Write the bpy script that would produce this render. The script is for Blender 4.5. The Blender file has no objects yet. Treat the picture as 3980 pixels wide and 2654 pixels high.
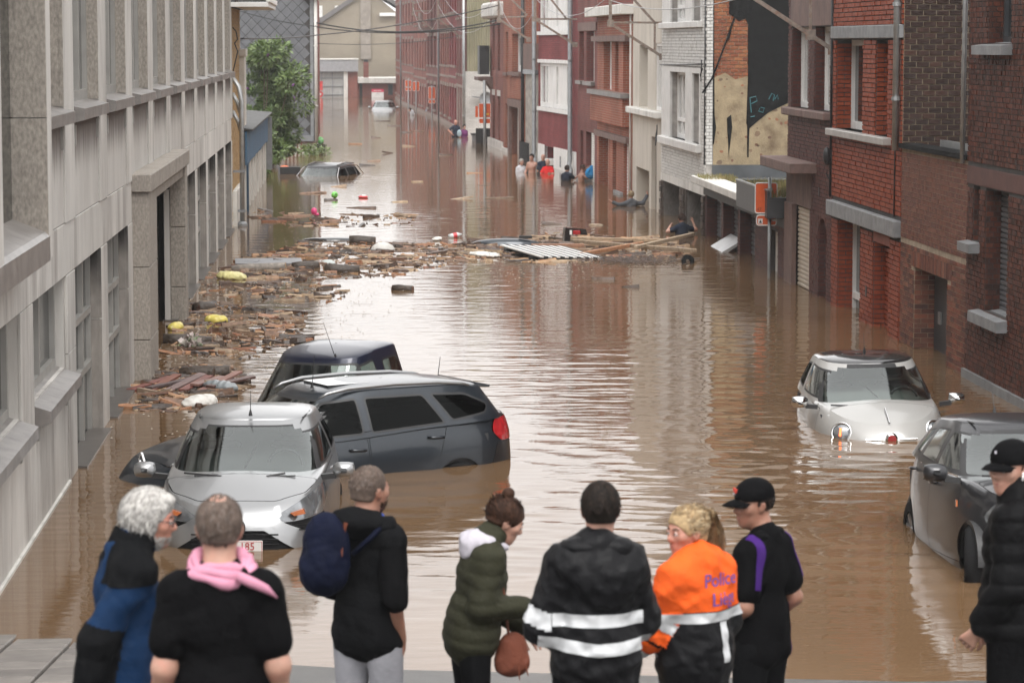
import bpy, bmesh, math, random
import numpy as np
from mathutils import Vector, Matrix, Euler
random.seed(7); rng = np.random.default_rng(11)
S = bpy.context.scene
COL = S.collection
R = math.radians
# ------------------------------------------------------------------ camera, sky, sun, exposure
CAMH = 4.6
cam_d = bpy.data.cameras.new('camera'); cam = bpy.data.objects.new('camera', cam_d); COL.objects.link(cam)
cam.location = (0, 0, CAMH); cam.rotation_euler = (R(90 - 5.977), 0, R(-3.2326))
cam_d.sensor_width = 36; cam_d.lens = 100; cam_d.clip_start = 0.5; cam_d.clip_end = 3000
cam_d.dof.use_dof = True; cam_d.dof.focus_distance = 38; cam_d.dof.aperture_fstop = 5.6
S.camera = cam
W = bpy.data.worlds.new('World'); S.world = W; W.use_nodes = True
nt = W.node_tree; nt.nodes.clear()
sky = nt.nodes.new('ShaderNodeTexSky'); sky.sky_type = 'NISHITA'; sky.sun_disc = False
sky.sun_elevation = R(58); sky.sun_rotation = R(200); sky.air_density = 1.0; sky.dust_density = 6.0; sky.ozone_density = 1.0
bw = nt.nodes.new('ShaderNodeRGBToBW'); mixs = nt.nodes.new('ShaderNodeMix'); mixs.data_type = 'RGBA'
mixs.inputs[0].default_value = 0.9                                   # cloud deck: the blue is nearly gone
cmb = nt.nodes.new('ShaderNodeMix'); cmb.data_type = 'RGBA'; cmb.inputs[0].default_value = 0.55
cmb.inputs[7].default_value = (10.5, 10.35, 10.3, 1)                 # even overcast grey
bg = nt.nodes.new('ShaderNodeBackground'); out = nt.nodes.new('ShaderNodeOutputWorld')
L = nt.links.new
L(sky.outputs[0], bw.inputs[0]); L(sky.outputs[0], mixs.inputs[6]); L(bw.outputs[0], mixs.inputs[7])
L(mixs.outputs[2], cmb.inputs[6]); L(cmb.outputs[2], bg.inputs[0]); L(bg.outputs[0], out.inputs[0])
bg.inputs[1].default_value = 0.12
sun_d = bpy.data.lights.new('sun', 'SUN'); sun = bpy.data.objects.new('sun', sun_d); COL.objects.link(sun)
sun_d.energy = 0.8; sun_d.angle = R(25); sun_d.color = (1.0, 0.97, 0.93)
sun.rotation_euler = (R(32), 0, R(20)); sun.location = (0, 0, 60)
S.view_settings.view_transform = 'Standard'; S.view_settings.look = 'None'; S.view_settings.gamma = 1
S.view_settings.exposure = 1.1; S.view_settings.use_curve_mapping = False
S.cycles.max_bounces = 7; S.cycles.diffuse_bounces = 3; S.cycles.glossy_bounces = 4; S.cycles.transparent_max_bounces = 12
S.cycles.volume_bounces = 0; S.cycles.caustics_reflective = False; S.cycles.caustics_refractive = False
# ------------------------------------------------------------------ materials
MATS = {}
def M(name, col=(.5, .5, .5), rough=.6, metal=0, var=.18, vs=3.0, bump=.0, bs=40, cols=None, coat=0, stretch=(1, 1, 1), spec=.5, dirt=None, emit=0, alpha=1, local=False):
    """procedural Principled material; cols = per-piece colours picked at random; dirt = (colour, amount, scale)"""
    if name in MATS: return MATS[name]
    m = bpy.data.materials.new(name); m.use_nodes = True; n = m.node_tree.nodes; k = m.node_tree.links.new
    b = n['Principled BSDF']; b.inputs['Roughness'].default_value = rough; b.inputs['Metallic'].default_value = metal
    b.inputs['Specular IOR Level'].default_value = spec
    b.inputs['Coat Weight'].default_value = coat; b.inputs['Coat Roughness'].default_value = .08
    tc = n.new('ShaderNodeTexCoord') if local else n.new('ShaderNodeNewGeometry')
    mp = n.new('ShaderNodeMapping'); mp.inputs['Scale'].default_value = stretch
    k(tc.outputs['Object' if local else 'Position'], mp.inputs[0])
    nz = n.new('ShaderNodeTexNoise'); nz.inputs['Scale'].default_value = vs; nz.inputs['Detail'].default_value = 5
    k(mp.outputs[0], nz.inputs['Vector'])
    if cols:
        oi = n.new('ShaderNodeObjectInfo'); ge = n.new('ShaderNodeNewGeometry')
        ad = n.new('ShaderNodeMath'); ad.operation = 'ADD'; fr = n.new('ShaderNodeMath'); fr.operation = 'FRACT'
        k(oi.outputs['Random'], ad.inputs[0]); k(ge.outputs['Random Per Island'], ad.inputs[1]); k(ad.outputs[0], fr.inputs[0])
        cr = n.new('ShaderNodeValToRGB'); cr.color_ramp.interpolation = 'LINEAR'
        e = cr.color_ramp.elements
        while len(e) < len(cols): e.new(.5)
        for i, c in enumerate(cols): e[i].position = i / (len(cols) - 1); e[i].color = (*c, 1)
        k(fr.outputs[0], cr.inputs[0]); base = cr.outputs[0]
    else:
        rgb = n.new('ShaderNodeRGB'); rgb.outputs[0].default_value = (*col, 1); base = rgb.outputs[0]
    mr = n.new('ShaderNodeMapRange'); mr.inputs[1].default_value = .3; mr.inputs[2].default_value = .7
    mr.inputs[3].default_value = 1 - var; mr.inputs[4].default_value = 1 + var; k(nz.outputs['Fac'], mr.inputs[0])
    mx = n.new('ShaderNodeVectorMath'); mx.operation = 'SCALE'; k(base, mx.inputs[0]); k(mr.outputs[0], mx.inputs['Scale'])
    last = mx.outputs[0]
    if dirt:
        dn = n.new('ShaderNodeTexNoise'); dn.inputs['Scale'].default_value = dirt[2]; dn.inputs['Detail'].default_value = 8; dn.inputs['Roughness'].default_value = .65
        k(mp.outputs[0], dn.inputs['Vector'])
        dr = n.new('ShaderNodeMapRange'); dr.inputs[1].default_value = .48; dr.inputs[2].default_value = .72; dr.inputs[4].default_value = dirt[1]
        k(dn.outputs['Fac'], dr.inputs[0])
        dm = n.new('ShaderNodeMix'); dm.data_type = 'RGBA'; k(dr.outputs[0], dm.inputs[0]); k(last, dm.inputs[6]); dm.inputs[7].default_value = (*dirt[0], 1)
        last = dm.outputs[2]
    k(last, b.inputs['Base Color'])
    if bump:
        bn = n.new('ShaderNodeTexNoise'); bn.inputs['Scale'].default_value = bs; bn.inputs['Detail'].default_value = 4
        k(mp.outputs[0], bn.inputs['Vector'])
        bp = n.new('ShaderNodeBump'); bp.inputs['Strength'].default_value = 1; bp.inputs['Distance'].default_value = bump
        k(bn.outputs['Fac'], bp.inputs['Height']); k(bp.outputs[0], b.inputs['Normal'])
    if emit:
        b.inputs['Emission Color'].default_value = (*col, 1); b.inputs['Emission Strength'].default_value = emit
    MATS[name] = m; return m
def brick_far(name, c1, c2, mortar, scale=1.0):
    """brickwork too far away to build: Brick texture on world position (u along Y, v along Z)"""
    if name in MATS: return MATS[name]
    m = bpy.data.materials.new(name); m.use_nodes = True; n = m.node_tree.nodes; k = m.node_tree.links.new
    b = n['Principled BSDF']; b.inputs['Roughness'].default_value = .75; b.inputs['Specular IOR Level'].default_value = .15
    g = n.new('ShaderNodeNewGeometry'); sp = n.new('ShaderNodeSeparateXYZ'); k(g.outputs['Position'], sp.inputs[0])
    ad = n.new('ShaderNodeMath'); ad.operation = 'ADD'; k(sp.outputs[0], ad.inputs[0]); k(sp.outputs[1], ad.inputs[1])
    cb = n.new('ShaderNodeCombineXYZ'); k(ad.outputs[0], cb.inputs[0]); k(sp.outputs[2], cb.inputs[1])
    t = n.new('ShaderNodeTexBrick'); t.inputs['Scale'].default_value = 1 / scale; t.inputs['Brick Width'].default_value = .22; t.inputs['Row Height'].default_value = .075
    t.inputs['Mortar Size'].default_value = .008; t.inputs['Color1'].default_value = (*c1, 1); t.inputs['Color2'].default_value = (*c2, 1); t.inputs['Mortar'].default_value = (*mortar, 1)
    k(cb.outputs[0], t.inputs['Vector'])
    nz = n.new('ShaderNodeTexNoise'); nz.inputs['Scale'].default_value = .7; nz.inputs['Detail'].default_value = 6; k(g.outputs['Position'], nz.inputs['Vector'])
    mr = n.new('ShaderNodeMapRange'); mr.inputs[1].default_value = .3; mr.inputs[2].default_value = .7; mr.inputs[3].default_value = .72; mr.inputs[4].default_value = 1.2; k(nz.outputs['Fac'], mr.inputs[0])
    mx = n.new('ShaderNodeVectorMath'); mx.operation = 'SCALE'; k(t.outputs['Color'], mx.inputs[0]); k(mr.outputs[0], mx.inputs['Scale'])
    k(mx.outputs[0], b.inputs['Base Color'])
    bp = n.new('ShaderNodeBump'); bp.inputs['Distance'].default_value = .01; k(t.outputs['Fac'], bp.inputs['Height']); bp.invert = True; k(bp.outputs[0], b.inputs['Normal'])
    MATS[name] = m; return m
def glass_mat(name, tint=(.75, .82, .8), rough=.02, ior=1.5, drops=0.0, mul=1.8, base=0.0):
    """thin window glass: see-through with a Fresnel reflection"""
    if name in MATS: return MATS[name]
    m = bpy.data.materials.new(name); m.use_nodes = True; n = m.node_tree.nodes; k = m.node_tree.links.new; n.clear()
    o = n.new('ShaderNodeOutputMaterial'); mx = n.new('ShaderNodeMixShader'); tr = n.new('ShaderNodeBsdfTransparent'); gl = n.new('ShaderNodeBsdfGlossy')
    tr.inputs[0].default_value = (*tint, 1); gl.inputs['Roughness'].default_value = rough; gl.inputs['Color'].default_value = (.95, 1, .99, 1)
    f = n.new('ShaderNodeFresnel'); f.inputs[0].default_value = ior
    ml = n.new('ShaderNodeMath'); ml.operation = 'MULTIPLY_ADD'; ml.inputs[1].default_value = mul; ml.inputs[2].default_value = base; ml.use_clamp = True; k(f.outputs[0], ml.inputs[0])
    k(ml.outputs[0], mx.inputs[0]); k(tr.outputs[0], mx.inputs[1]); k(gl.outputs[0], mx.inputs[2]); k(mx.outputs[0], o.inputs[0])
    if drops:
        g = n.new('ShaderNodeNewGeometry'); nz = n.new('ShaderNodeTexNoise'); nz.inputs['Scale'].default_value = 90; nz.inputs['Detail'].default_value = 2; k(g.outputs['Position'], nz.inputs['Vector'])
        bp = n.new('ShaderNodeBump'); bp.inputs['Distance'].default_value = drops; k(nz.outputs['Fac'], bp.inputs['Height']); k(bp.outputs[0], gl.inputs['Normal']); k(bp.outputs[0], f.inputs['Normal'])
    MATS[name] = m; return m
# ------------------------------------------------------------------ mesh helpers
class MB:
    """collects faces, builds ONE mesh object"""
    def __init__(s): s.v = []; s.f = []
    def add(s, vs, fs):
        o = len(s.v); s.v += [tuple(p) for p in vs]; s.f += [tuple(i + o for i in f) for f in fs]; return s
    def quad(s, a, b, c, d): return s.add([a, b, c, d], [(0, 1, 2, 3)])
    def box(s, x0, x1, y0, y1, z0, z1, bv=0):
        if bv:
            b = bv; vs = []; fs = []
            # chamfered box: 24 vertices
            P = {}
            for ix, sx in enumerate((x0, x1)):
                for iy, sy in enumerate((y0, y1)):
                    for iz, sz in enumerate((z0, z1)):
                        dx = b if ix == 0 else -b; dy = b if iy == 0 else -b; dz = b if iz == 0 else -b
                        P[ix, iy, iz, 0] = len(vs); vs.append((sx, sy + dy, sz + dz))
                        P[ix, iy, iz, 1] = len(vs); vs.append((sx + dx, sy, sz + dz))
                        P[ix, iy, iz, 2] = len(vs); vs.append((sx + dx, sy + dy, sz))
                        fs.append((P[ix, iy, iz, 0], P[ix, iy, iz, 1], P[ix, iy, iz, 2]))
            for i in (0, 1):
                fs.append((P[i, 0, 0, 0], P[i, 1, 0, 0], P[i, 1, 1, 0], P[i, 0, 1, 0]))
                fs.append((P[0, i, 0, 1], P[1, i, 0, 1], P[1, i, 1, 1], P[0, i, 1, 1]))
                fs.append((P[0, 0, i, 2], P[1, 0, i, 2], P[1, 1, i, 2], P[0, 1, i, 2]))
            for i in (0, 1):
                for j in (0, 1):
                    fs.append((P[0, i, j, 1], P[1, i, j, 1], P[1, i, j, 2], P[0, i, j, 2]))
                    fs.append((P[i, 0, j, 0], P[i, 1, j, 0], P[i, 1, j, 2], P[i, 0, j, 2]))
                    fs.append((P[i, j, 0, 0], P[i, j, 1, 0], P[i, j, 1, 1], P[i, j, 0, 1]))
            return s.add(vs, fs)
        return s.add([(x0, y0, z0), (x1, y0, z0), (x1, y1, z0), (x0, y1, z0), (x0, y0, z1), (x1, y0, z1), (x1, y1, z1), (x0, y1, z1)],
                     [(0, 3, 2, 1), (4, 5, 6, 7), (0, 1, 5, 4), (1, 2, 6, 5), (2, 3, 7, 6), (3, 0, 4, 7)])
    def prism(s, poly, a, b, axis='y'):
        """poly in the two other axes, extruded a..b along axis"""
        def p(q, t): return {'x': (t, q[0], q[1]), 'y': (q[0], t, q[1]), 'z': (q[0], q[1], t)}[axis]
        n = len(poly); vs = [p(q, a) for q in poly] + [p(q, b) for q in poly]
        return s.add(vs, [tuple(range(n)), tuple(range(2 * n - 1, n - 1, -1))] + [(i, (i + 1) % n, n + (i + 1) % n, n + i) for i in range(n)])
    def tube(s, pts, r, n=8, cap=True):
        pts = [Vector(p) for p in pts]; rs = r if isinstance(r, (list, tuple)) else [r] * len(pts); rings = []
        up = Vector((0, 0, 1)); o = len(s.v)
        for i, p in enumerate(pts):
            t = (pts[min(i + 1, len(pts) - 1)] - pts[max(i - 1, 0)]).normalized()
            a = t.cross(up if abs(t.z) < .95 else Vector((1, 0, 0))).normalized(); b = t.cross(a)
            for j in range(n):
                w = 2 * math.pi * j / n; s.v.append(tuple(p + (a * math.cos(w) + b * math.sin(w)) * rs[i]))
        for i in range(len(pts) - 1):
            for j in range(n):
                s.f.append((o + i * n + j, o + i * n + (j + 1) % n, o + (i + 1) * n + (j + 1) % n, o + (i + 1) * n + j))
        if cap: s.f.append(tuple(o + j for j in range(n))); s.f.append(tuple(o + (len(pts) - 1) * n + j for j in reversed(range(n))))
        return s
    def bar(s, a, b, w, h):
        """square-section bar from a to b"""
        a = Vector(a); b = Vector(b); t = (b - a).normalized(); u = t.cross(Vector((0, 0, 1)) if abs(t.z) < .95 else Vector((1, 0, 0))).normalized() * w / 2; q = t.cross(u).normalized() * h / 2
        vs = [a + u + q, a - u + q, a - u - q, a + u - q, b + u + q, b - u + q, b - u - q, b + u - q]
        return s.add(vs, [(0, 1, 2, 3), (7, 6, 5, 4), (0, 4, 5, 1), (1, 5, 6, 2), (2, 6, 7, 3), (3, 7, 4, 0)])
    def lathe(s, prof, n=20, c=(0, 0, 0), axis='z', arc=2 * math.pi):
        o = len(s.v); m = len(prof); full = abs(arc - 2 * math.pi) < 1e-6; cols = n if full else n + 1
        for j in range(cols):
            w = arc * j / n; cs, sn = math.cos(w), math.sin(w)
            for r, z in prof:
                q = {'z': (r * cs, r * sn, z), 'x': (z, r * cs, r * sn), 'y': (r * cs, z, r * sn)}[axis]
                s.v.append((q[0] + c[0], q[1] + c[1], q[2] + c[2]))
        for j in range(n):
            j2 = (j + 1) % cols
            for i in range(m - 1): s.f.append((o + j * m + i, o + j2 * m + i, o + j2 * m + i + 1, o + j * m + i + 1))
        return s
    def ell(s, c, r, n=14, m=9):
        o = len(s.v)
        for i in range(m + 1):
            t = math.pi * i / m
            for j in range(n):
                p = 2 * math.pi * j / n; s.v.append((c[0] + r[0] * math.sin(t) * math.cos(p), c[1] + r[1] * math.sin(t) * math.sin(p), c[2] + r[2] * math.cos(t)))
        for i in range(m):
            for j in range(n): s.f.append((o + i * n + j, o + (i + 1) * n + j, o + (i + 1) * n + (j + 1) % n, o + i * n + (j + 1) % n))
        return s
    def mesh(s, name, mat, smooth=False, doubles=False, fixn=True):
        me = bpy.data.meshes.new(name); me.from_pydata(s.v, [], s.f)
        if fixn or doubles:
            bm = bmesh.new(); bm.from_mesh(me)
            if doubles: bmesh.ops.remove_doubles(bm, verts=bm.verts, dist=.0006)
            if fixn: bmesh.ops.recalc_face_normals(bm, faces=bm.faces)
            bm.to_mesh(me); bm.free()
        if smooth: me.polygons.foreach_set('use_smooth', [True] * len(me.polygons))
        me.materials.append(mat); me.update(); return me
    def build(s, name, mat, parent=None, smooth=False, doubles=False, fixn=True, label=None):
        o = bpy.data.objects.new(name, s.mesh(name, mat, smooth, doubles, fixn)); COL.objects.link(o)
        if parent: o.parent = parent
        if label: o['label'] = label
        return o
def obj(name, me, parent=None):
    o = bpy.data.objects.new(name, me); COL.objects.link(o)
    if parent: o.parent = parent
    return o
def tag(o, label, cat, group=None):
    o['label'] = label; o['category'] = cat
    if group: o['group'] = group
    return o
def thing(name, label, cat, loc=(0, 0, 0), rot=(0, 0, 0), group=None):
    o = bpy.data.objects.new(name, None); COL.objects.link(o); o.empty_display_size = .2
    o.location = loc; o.rotation_euler = rot if not isinstance(rot, (int, float)) else (0, 0, rot)
    return tag(o, label, cat, group)
def struct(o): o['kind'] = 'structure'; return o
def stuff(o): o['kind'] = 'stuff'; return o
def B(name, mat, parent, *boxes, bv=0, label=None):
    mb = MB()
    for b in boxes: mb.box(*b, bv=bv)
    return mb.build(name, mat, parent, label=label)
_cr = cam.rotation_euler.to_matrix()
def in_view(p):
    q = _cr.transposed() @ (Vector(p) - cam.location)
    return q.z < 0 and abs(q.x / -q.z) < .185 and abs(q.y / -q.z) < .125
# ------------------------------------------------------------------ materials of the place
m_conc = M('pale_concrete', (.52, .5, .47), .8, var=.16, vs=1.2, bump=.004, bs=120, dirt=((.17, .145, .13), .75, 1.5), stretch=(1, 1, .2))
m_aggr = M('grey_aggregate', (.3, .27, .235), .85, var=.3, vs=38, bump=.004, bs=220, dirt=((.16, .14, .13), .5, 2.0), stretch=(1, 1, .5))
m_sill = M('wet_stone_sill', (.2, .185, .175), .35, var=.25, vs=5, bump=.002, bs=160, dirt=((.08, .07, .065), .6, 3))
m_alu = M('window_frame_grey', (.33, .32, .3), .5, metal=.3, var=.15)
m_white = M('white_paint', (.72, .71, .69), .5, var=.08, vs=4, dirt=((.42, .4, .37), .35, 2.5), stretch=(1, 1, .4))
m_offw = M('weathered_white', (.6, .585, .55), .65, var=.12, vs=3, dirt=((.25, .23, .2), .6, 2), bump=.002, bs=90, stretch=(1, 1, .35))
m_dark = M('dark_inside', (.015, .014, .013), .8, var=.2)
m_glassd = M('dark_window_glass', (.02, .022, .022), .06, var=.3, vs=1.5, spec=.6)
m_curt = M('curtained_glass', (.34, .34, .33), .12, var=.25, vs=9, stretch=(2.5, 2.5, .15), coat=.6)
m_zinc = M('zinc_pipe', (.36, .37, .37), .4, metal=.6, var=.15, vs=6)
m_dzinc = M('grey_pipe', (.2, .205, .21), .5, metal=.2, var=.15, vs=6)
m_steel = M('rusty_steel', (.24, .2, .17), .6, metal=.3, var=.3, vs=14, dirt=((.22, .09, .04), .8, 9), bump=.002, bs=60)
m_black = M('black_rubber', (.02, .02, .021), .5, var=.2)
m_mort = M('mortar_grey', (.13, .115, .1), .9, var=.25, vs=6, bump=.003, bs=150)
m_mortd = M('mortar_dark', (.05, .045, .042), .9, var=.25, vs=6)
m_mortl = M('mortar_buff', (.31, .25, .18), .9, var=.3, vs=6, bump=.004, bs=120)
m_mortw = M('mortar_white', (.3, .28, .26), .9, var=.25, vs=6)
m_bdark = M('brick_dark_red', cols=[(0.036, 0.019, 0.014), (0.115, 0.036, 0.023), (0.065, 0.025, 0.018), (0.144, 0.049, 0.030), (0.086, 0.036, 0.026), (0.043, 0.022, 0.017)], spec=.15, rough=.6, var=.25, vs=16, bump=.004, bs=90)
m_bmix = M('brick_salmon_mix', cols=[(0.226, 0.082, 0.051), (0.179, 0.066, 0.043), (0.078, 0.035, 0.028), (0.250, 0.109, 0.070), (0.070, 0.035, 0.030), (0.211, 0.078, 0.047)], spec=.15, rough=.7, var=.22, vs=18, bump=.004, bs=90)
m_bbrn = M('brick_brown', cols=[(0.152, 0.068, 0.050), (0.198, 0.087, 0.060), (0.116, 0.053, 0.042), (0.174, 0.076, 0.053)], spec=.15, rough=.7, var=.22, vs=18, bump=.004, bs=90)
m_bblk = M('brick_sooty', cols=[(0.032, 0.021, 0.018), (0.052, 0.029, 0.024), (0.038, 0.024, 0.021), (0.070, 0.036, 0.027)], spec=.15, rough=.75, var=.3, vs=18, bump=.006, bs=80)
m_bora = M('brick_orange_red', cols=[(0.240, 0.050, 0.021), (0.272, 0.062, 0.026), (0.208, 0.042, 0.019), (0.248, 0.056, 0.024)], spec=.15, rough=.55, var=.18, vs=14, bump=.003, bs=90)
m_bpur = M('brick_maroon', cols=[(0.090, 0.035, 0.029), (0.112, 0.042, 0.033), (0.072, 0.029, 0.026), (0.097, 0.040, 0.032)], spec=.15, rough=.6, var=.2, vs=14, bump=.003, bs=90)
m_bwht = M('brick_white_glazed', cols=[(0.581, 0.572, 0.546), (0.634, 0.625, 0.598), (0.528, 0.515, 0.488), (0.616, 0.607, 0.581)], rough=.35, var=.1, vs=9, bump=.002, bs=90, dirt=((.38, .35, .31), .35, 3))
m_bold = M('brick_old_orange', cols=[(0.255, 0.093, 0.047), (0.204, 0.072, 0.041), (0.289, 0.119, 0.055), (0.170, 0.064, 0.038), (0.238, 0.085, 0.043)], spec=.15, rough=.8, var=.3, vs=18, bump=.006, bs=80)
m_byel = M('brick_yellow', cols=[(.42, .27, .12), (.37, .235, .1), (.45, .3, .14), (.33, .2, .09)], rough=.7, var=.18, vs=14, bump=.003, bs=90)
m_plast = M('old_lime_plaster', (.3, .235, .145), .9, var=.2, vs=3.5, bump=.008, bs=30, dirt=((.13, .085, .05), .9, 2.2))
m_tar = M('black_bitumen_coat', (.012, .012, .012), .9, spec=.1, var=.3, vs=5, bump=.003, bs=70)
m_beige = M('beige_render', (.5, .46, .4), .85, var=.09, vs=2, bump=.002, bs=150, dirt=((.3, .26, .21), .5, 1.3), stretch=(1, 1, .3))
m_brownc = M('brown_concrete', (.16, .1, .085), .75, var=.2, vs=9, bump=.003, bs=150, dirt=((.05, .04, .035), .5, 2.2), stretch=(1, 1, .4))
m_bluest = M('bluestone', (.22, .225, .23), .6, var=.2, vs=5, bump=.002, bs=120, dirt=((.1, .1, .1), .5, 2.4))
m_shut = M('roller_shutter_grey', (.11, .11, .115), .5, var=.12, vs=5)
m_shutb = M('roller_shutter_beige', (.52, .45, .36), .55, var=.1, vs=4, dirt=((.34, .27, .2), .4, 2))
m_shutw = M('roller_shutter_white', (.68, .67, .65), .5, var=.08)
m_stone = M('rubble_stone', cols=[(0.080, 0.060, 0.048), (0.112, 0.084, 0.068), (0.060, 0.048, 0.040), (0.096, 0.076, 0.064)], spec=.15, rough=.8, var=.3, vs=10, bump=.01, bs=30)
m_roofw = M('wet_roofing_felt', (.09, .095, .1), .25, var=.25, vs=2)
m_red1 = brick_far('brick_far_red', (.27, .085, .06), (.21, .065, .05), (.17, .13, .12))
m_red2 = brick_far('brick_far_crimson', (.25, .055, .055), (.2, .045, .048), (.11, .07, .07))
m_red3 = brick_far('brick_far_orange', (.32, .1, .06), (.26, .08, .05), (.3, .22, .17))
m_red4 = brick_far('brick_far_rose', (.28, .1, .08), (.23, .08, .065), (.24, .17, .15))
m_red5 = brick_far('brick_far_maroon', (.2, .065, .055), (.16, .055, .05), (.14, .1, .09))
m_wbr = brick_far('brick_far_white', (.62, .6, .57), (.55, .53, .5), (.4, .38, .35))
# ------------------------------------------------------------------ ground, water
def ground_sheet():
    mb = MB(); xs = [-400, -60, -14, -6, -3.2, 0, 4, 9, 14, 60, 400]; ys = [-60, -10, 4, 8, 12, 16, 18, 19, 20, 21, 22, 24, 28, 33, 60, 120, 260, 900, 2600]
    def z(x, y):
        xx = max(-4, min(2, x)); e = 21.9 - .33 * (xx + 3)
        return max(-1.3, min(1.9, .112 * (e - y))) - .02
    n = len(xs)
    mb.add([(x, y, z(x, y)) for y in ys for x in xs], [(j * n + i, j * n + i + 1, (j + 1) * n + i + 1, (j + 1) * n + i) for j in range(len(ys) - 1) for i in range(n - 1)])
    return struct(mb.build('ground', M('wet_asphalt', (.07, .066, .062), .35, var=.25, vs=4, bump=.004, bs=120), smooth=True))
ground_sheet()
def gz(x, y): return max(-1.3, min(1.9, .112 * (21.9 - .33 * (max(-4, min(2, x)) + 3) - y))) - .02
def water_mat():
    m = bpy.data.materials.new('muddy_flood_water'); m.use_nodes = True; n = m.node_tree.nodes; k = m.node_tree.links.new
    b = n['Principled BSDF']; b.inputs['Roughness'].default_value = .035; b.inputs['IOR'].default_value = 1.33
    g = n.new('ShaderNodeNewGeometry')
    nz = n.new('ShaderNodeTexNoise'); nz.inputs['Scale'].default_value = .35; nz.inputs['Detail'].default_value = 5; k(g.outputs['Position'], nz.inputs['Vector'])
    cr = n.new('ShaderNodeValToRGB'); cr.color_ramp.elements[0].position = .35; cr.color_ramp.elements[1].position = .7
    cr.color_ramp.elements[0].color = (.13, .076, .038, 1); cr.color_ramp.elements[1].color = (.17, .104, .056, 1); k(nz.outputs['Fac'], cr.inputs[0]); k(cr.outputs[0], b.inputs['Base Color'])
    mpw = n.new('ShaderNodeMapping'); mpw.inputs['Scale'].default_value = (.55, 1.6, 1); k(g.outputs['Position'], mpw.inputs[0])
    nb = n.new('ShaderNodeTexNoise'); nb.inputs['Scale'].default_value = 4.5; nb.inputs['Detail'].default_value = 3; k(mpw.outputs[0], nb.inputs['Vector'])
    bp = n.new('ShaderNodeBump'); bp.inputs['Strength'].default_value = 1; bp.inputs['Distance'].default_value = .0026; k(nb.outputs['Fac'], bp.inputs['Height']); k(bp.outputs[0], b.inputs['Normal'])
    MATS['water'] = m; return m
def water():
    # real ripples: a grid whose cells grow with distance, heights from many small travelling waves
    ys = [17.0]
    while ys[-1] < 262: ys.append(ys[-1] + max(.03, (ys[-1] / 100.) ** 1.25 * .15))
    xs = np.arange(-4.2, 10.61, .105); ys = np.array(ys); ys = ys[ys < 262]
    X, Y = np.meshgrid(xs, ys); Z = np.zeros_like(X); r = np.random.default_rng(5)
    amp_mod = .55 + .45 * np.sin(X * .37 + Y * .11 + 1.2) * np.sin(Y * .23 - X * .21 + .4) + .25 * np.sin(X * .9 - Y * .5)
    near = np.clip((Y - 20) / 9, .12, 1) * np.clip(1.25 - Y / 160, .45, 1)
    near = near * (1 - .5 * np.clip((1.5 - X) / 4, 0, 1) * np.clip((30 - Y) / 8, 0, 1))
    wl_list = [(1.4, .0009), (.9, .0010), (.6, .0011), (.42, .00105), (.31, .0009), (.23, .0007)]
    for wl, a in wl_list:
        for q in range(7):
            th = math.pi / 2 + r.normal(0, .55); kx, ky = math.cos(th) * 2 * math.pi / wl, math.sin(th) * 2 * math.pi / wl
            fac = np.clip(wl / (2.2 * np.gradient(ys)) - .6, 0, 1)[:, None]
            Z += a * .55 * fac * np.sin(kx * X + ky * Y + r.uniform(0, 7) + .6 * np.sin(X * r.uniform(.2, .7) + Y * r.uniform(.1, .5) + r.uniform(0, 7)))
    Z *= np.clip(amp_mod, .2, 1.3) * near
    for cx, cy in ((5.0, 26.5), (.6, 30.2), (6.2, 32.3)):                   # rings spreading from the cars
        d = np.hypot(X - cx, Y - cy); Z += .0035 * np.sin(d * 9.5) * np.exp(-(d / 3.2) ** 2)
    V = np.stack([X, Y, Z], -1).reshape(-1, 3); nx = len(xs); ny = len(ys)
    i = np.arange((ny - 1) * (nx - 1)); a = (i // (nx - 1)) * nx + i % (nx - 1)
    F = np.stack([a, a + 1, a + nx + 1, a + nx], -1)
    me = bpy.data.meshes.new('water'); me.vertices.add(len(V)); me.vertices.foreach_set('co', V.astype(np.float32).ravel())
    me.loops.add(F.size); me.loops.foreach_set('vertex_index', F.astype(np.int32).ravel())
    me.polygons.add(len(F)); me.polygons.foreach_set('loop_start', np.arange(0, F.size, 4, dtype=np.int32)); me.polygons.foreach_set('loop_total', np.full(len(F), 4, np.int32))
    me.polygons.foreach_set('use_smooth', np.ones(len(F), bool)); me.update(); me.validate(); me.materials.append(water_mat())
    print('water quads', len(F)); return struct(obj('water', me))
water()
# paving on the left, one object for each slab
pav = MB().add([(-3.1, 15, gz(-3, 15) + .02), (-1.1, 15, gz(-1.1, 15) + .02), (-1.1, 23.5, gz(-1.1, 23.5) + .02), (-3.1, 23.5, gz(-3, 23.5) + .02)], [(0, 1, 2, 3)]).build('pavement', m_mortd)
struct(pav)
m_slab = M('paving_slab', cols=[(.17, .155, .14), (.2, .18, .165), (.145, .13, .12)], rough=.5, var=.2, vs=6, bump=.002, bs=120)
slab_me = MB().box(-.218, .218, -.218, .218, -.03, .022, bv=.008).mesh('slab', m_slab)
sl = math.atan(.112)
for i in range(4):
    for j in range(15):
        x = -2.85 + i * .45; y = 16.6 + (j + .5 * (i % 2)) * .45
        o = obj('slab', slab_me, pav); o.location = (x, y, gz(x, y) + .025 + rng.uniform(-.003, .003)); o.rotation_euler = (-sl + rng.normal(0, .004), rng.normal(0, .004), 0)
kerb = MB()
for j in range(9): kerb.box(-1.22, -1.08, 15.3 + j * .9, 16.19 + j * .9, -.3, .0, bv=.012)
# kerb follows the slope
kv = [(x, y, z + gz(x, y) + .03) for x, y, z in kerb.v]; kerb.v = kv; struct(kerb.build('kerb', m_bluest))
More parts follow.
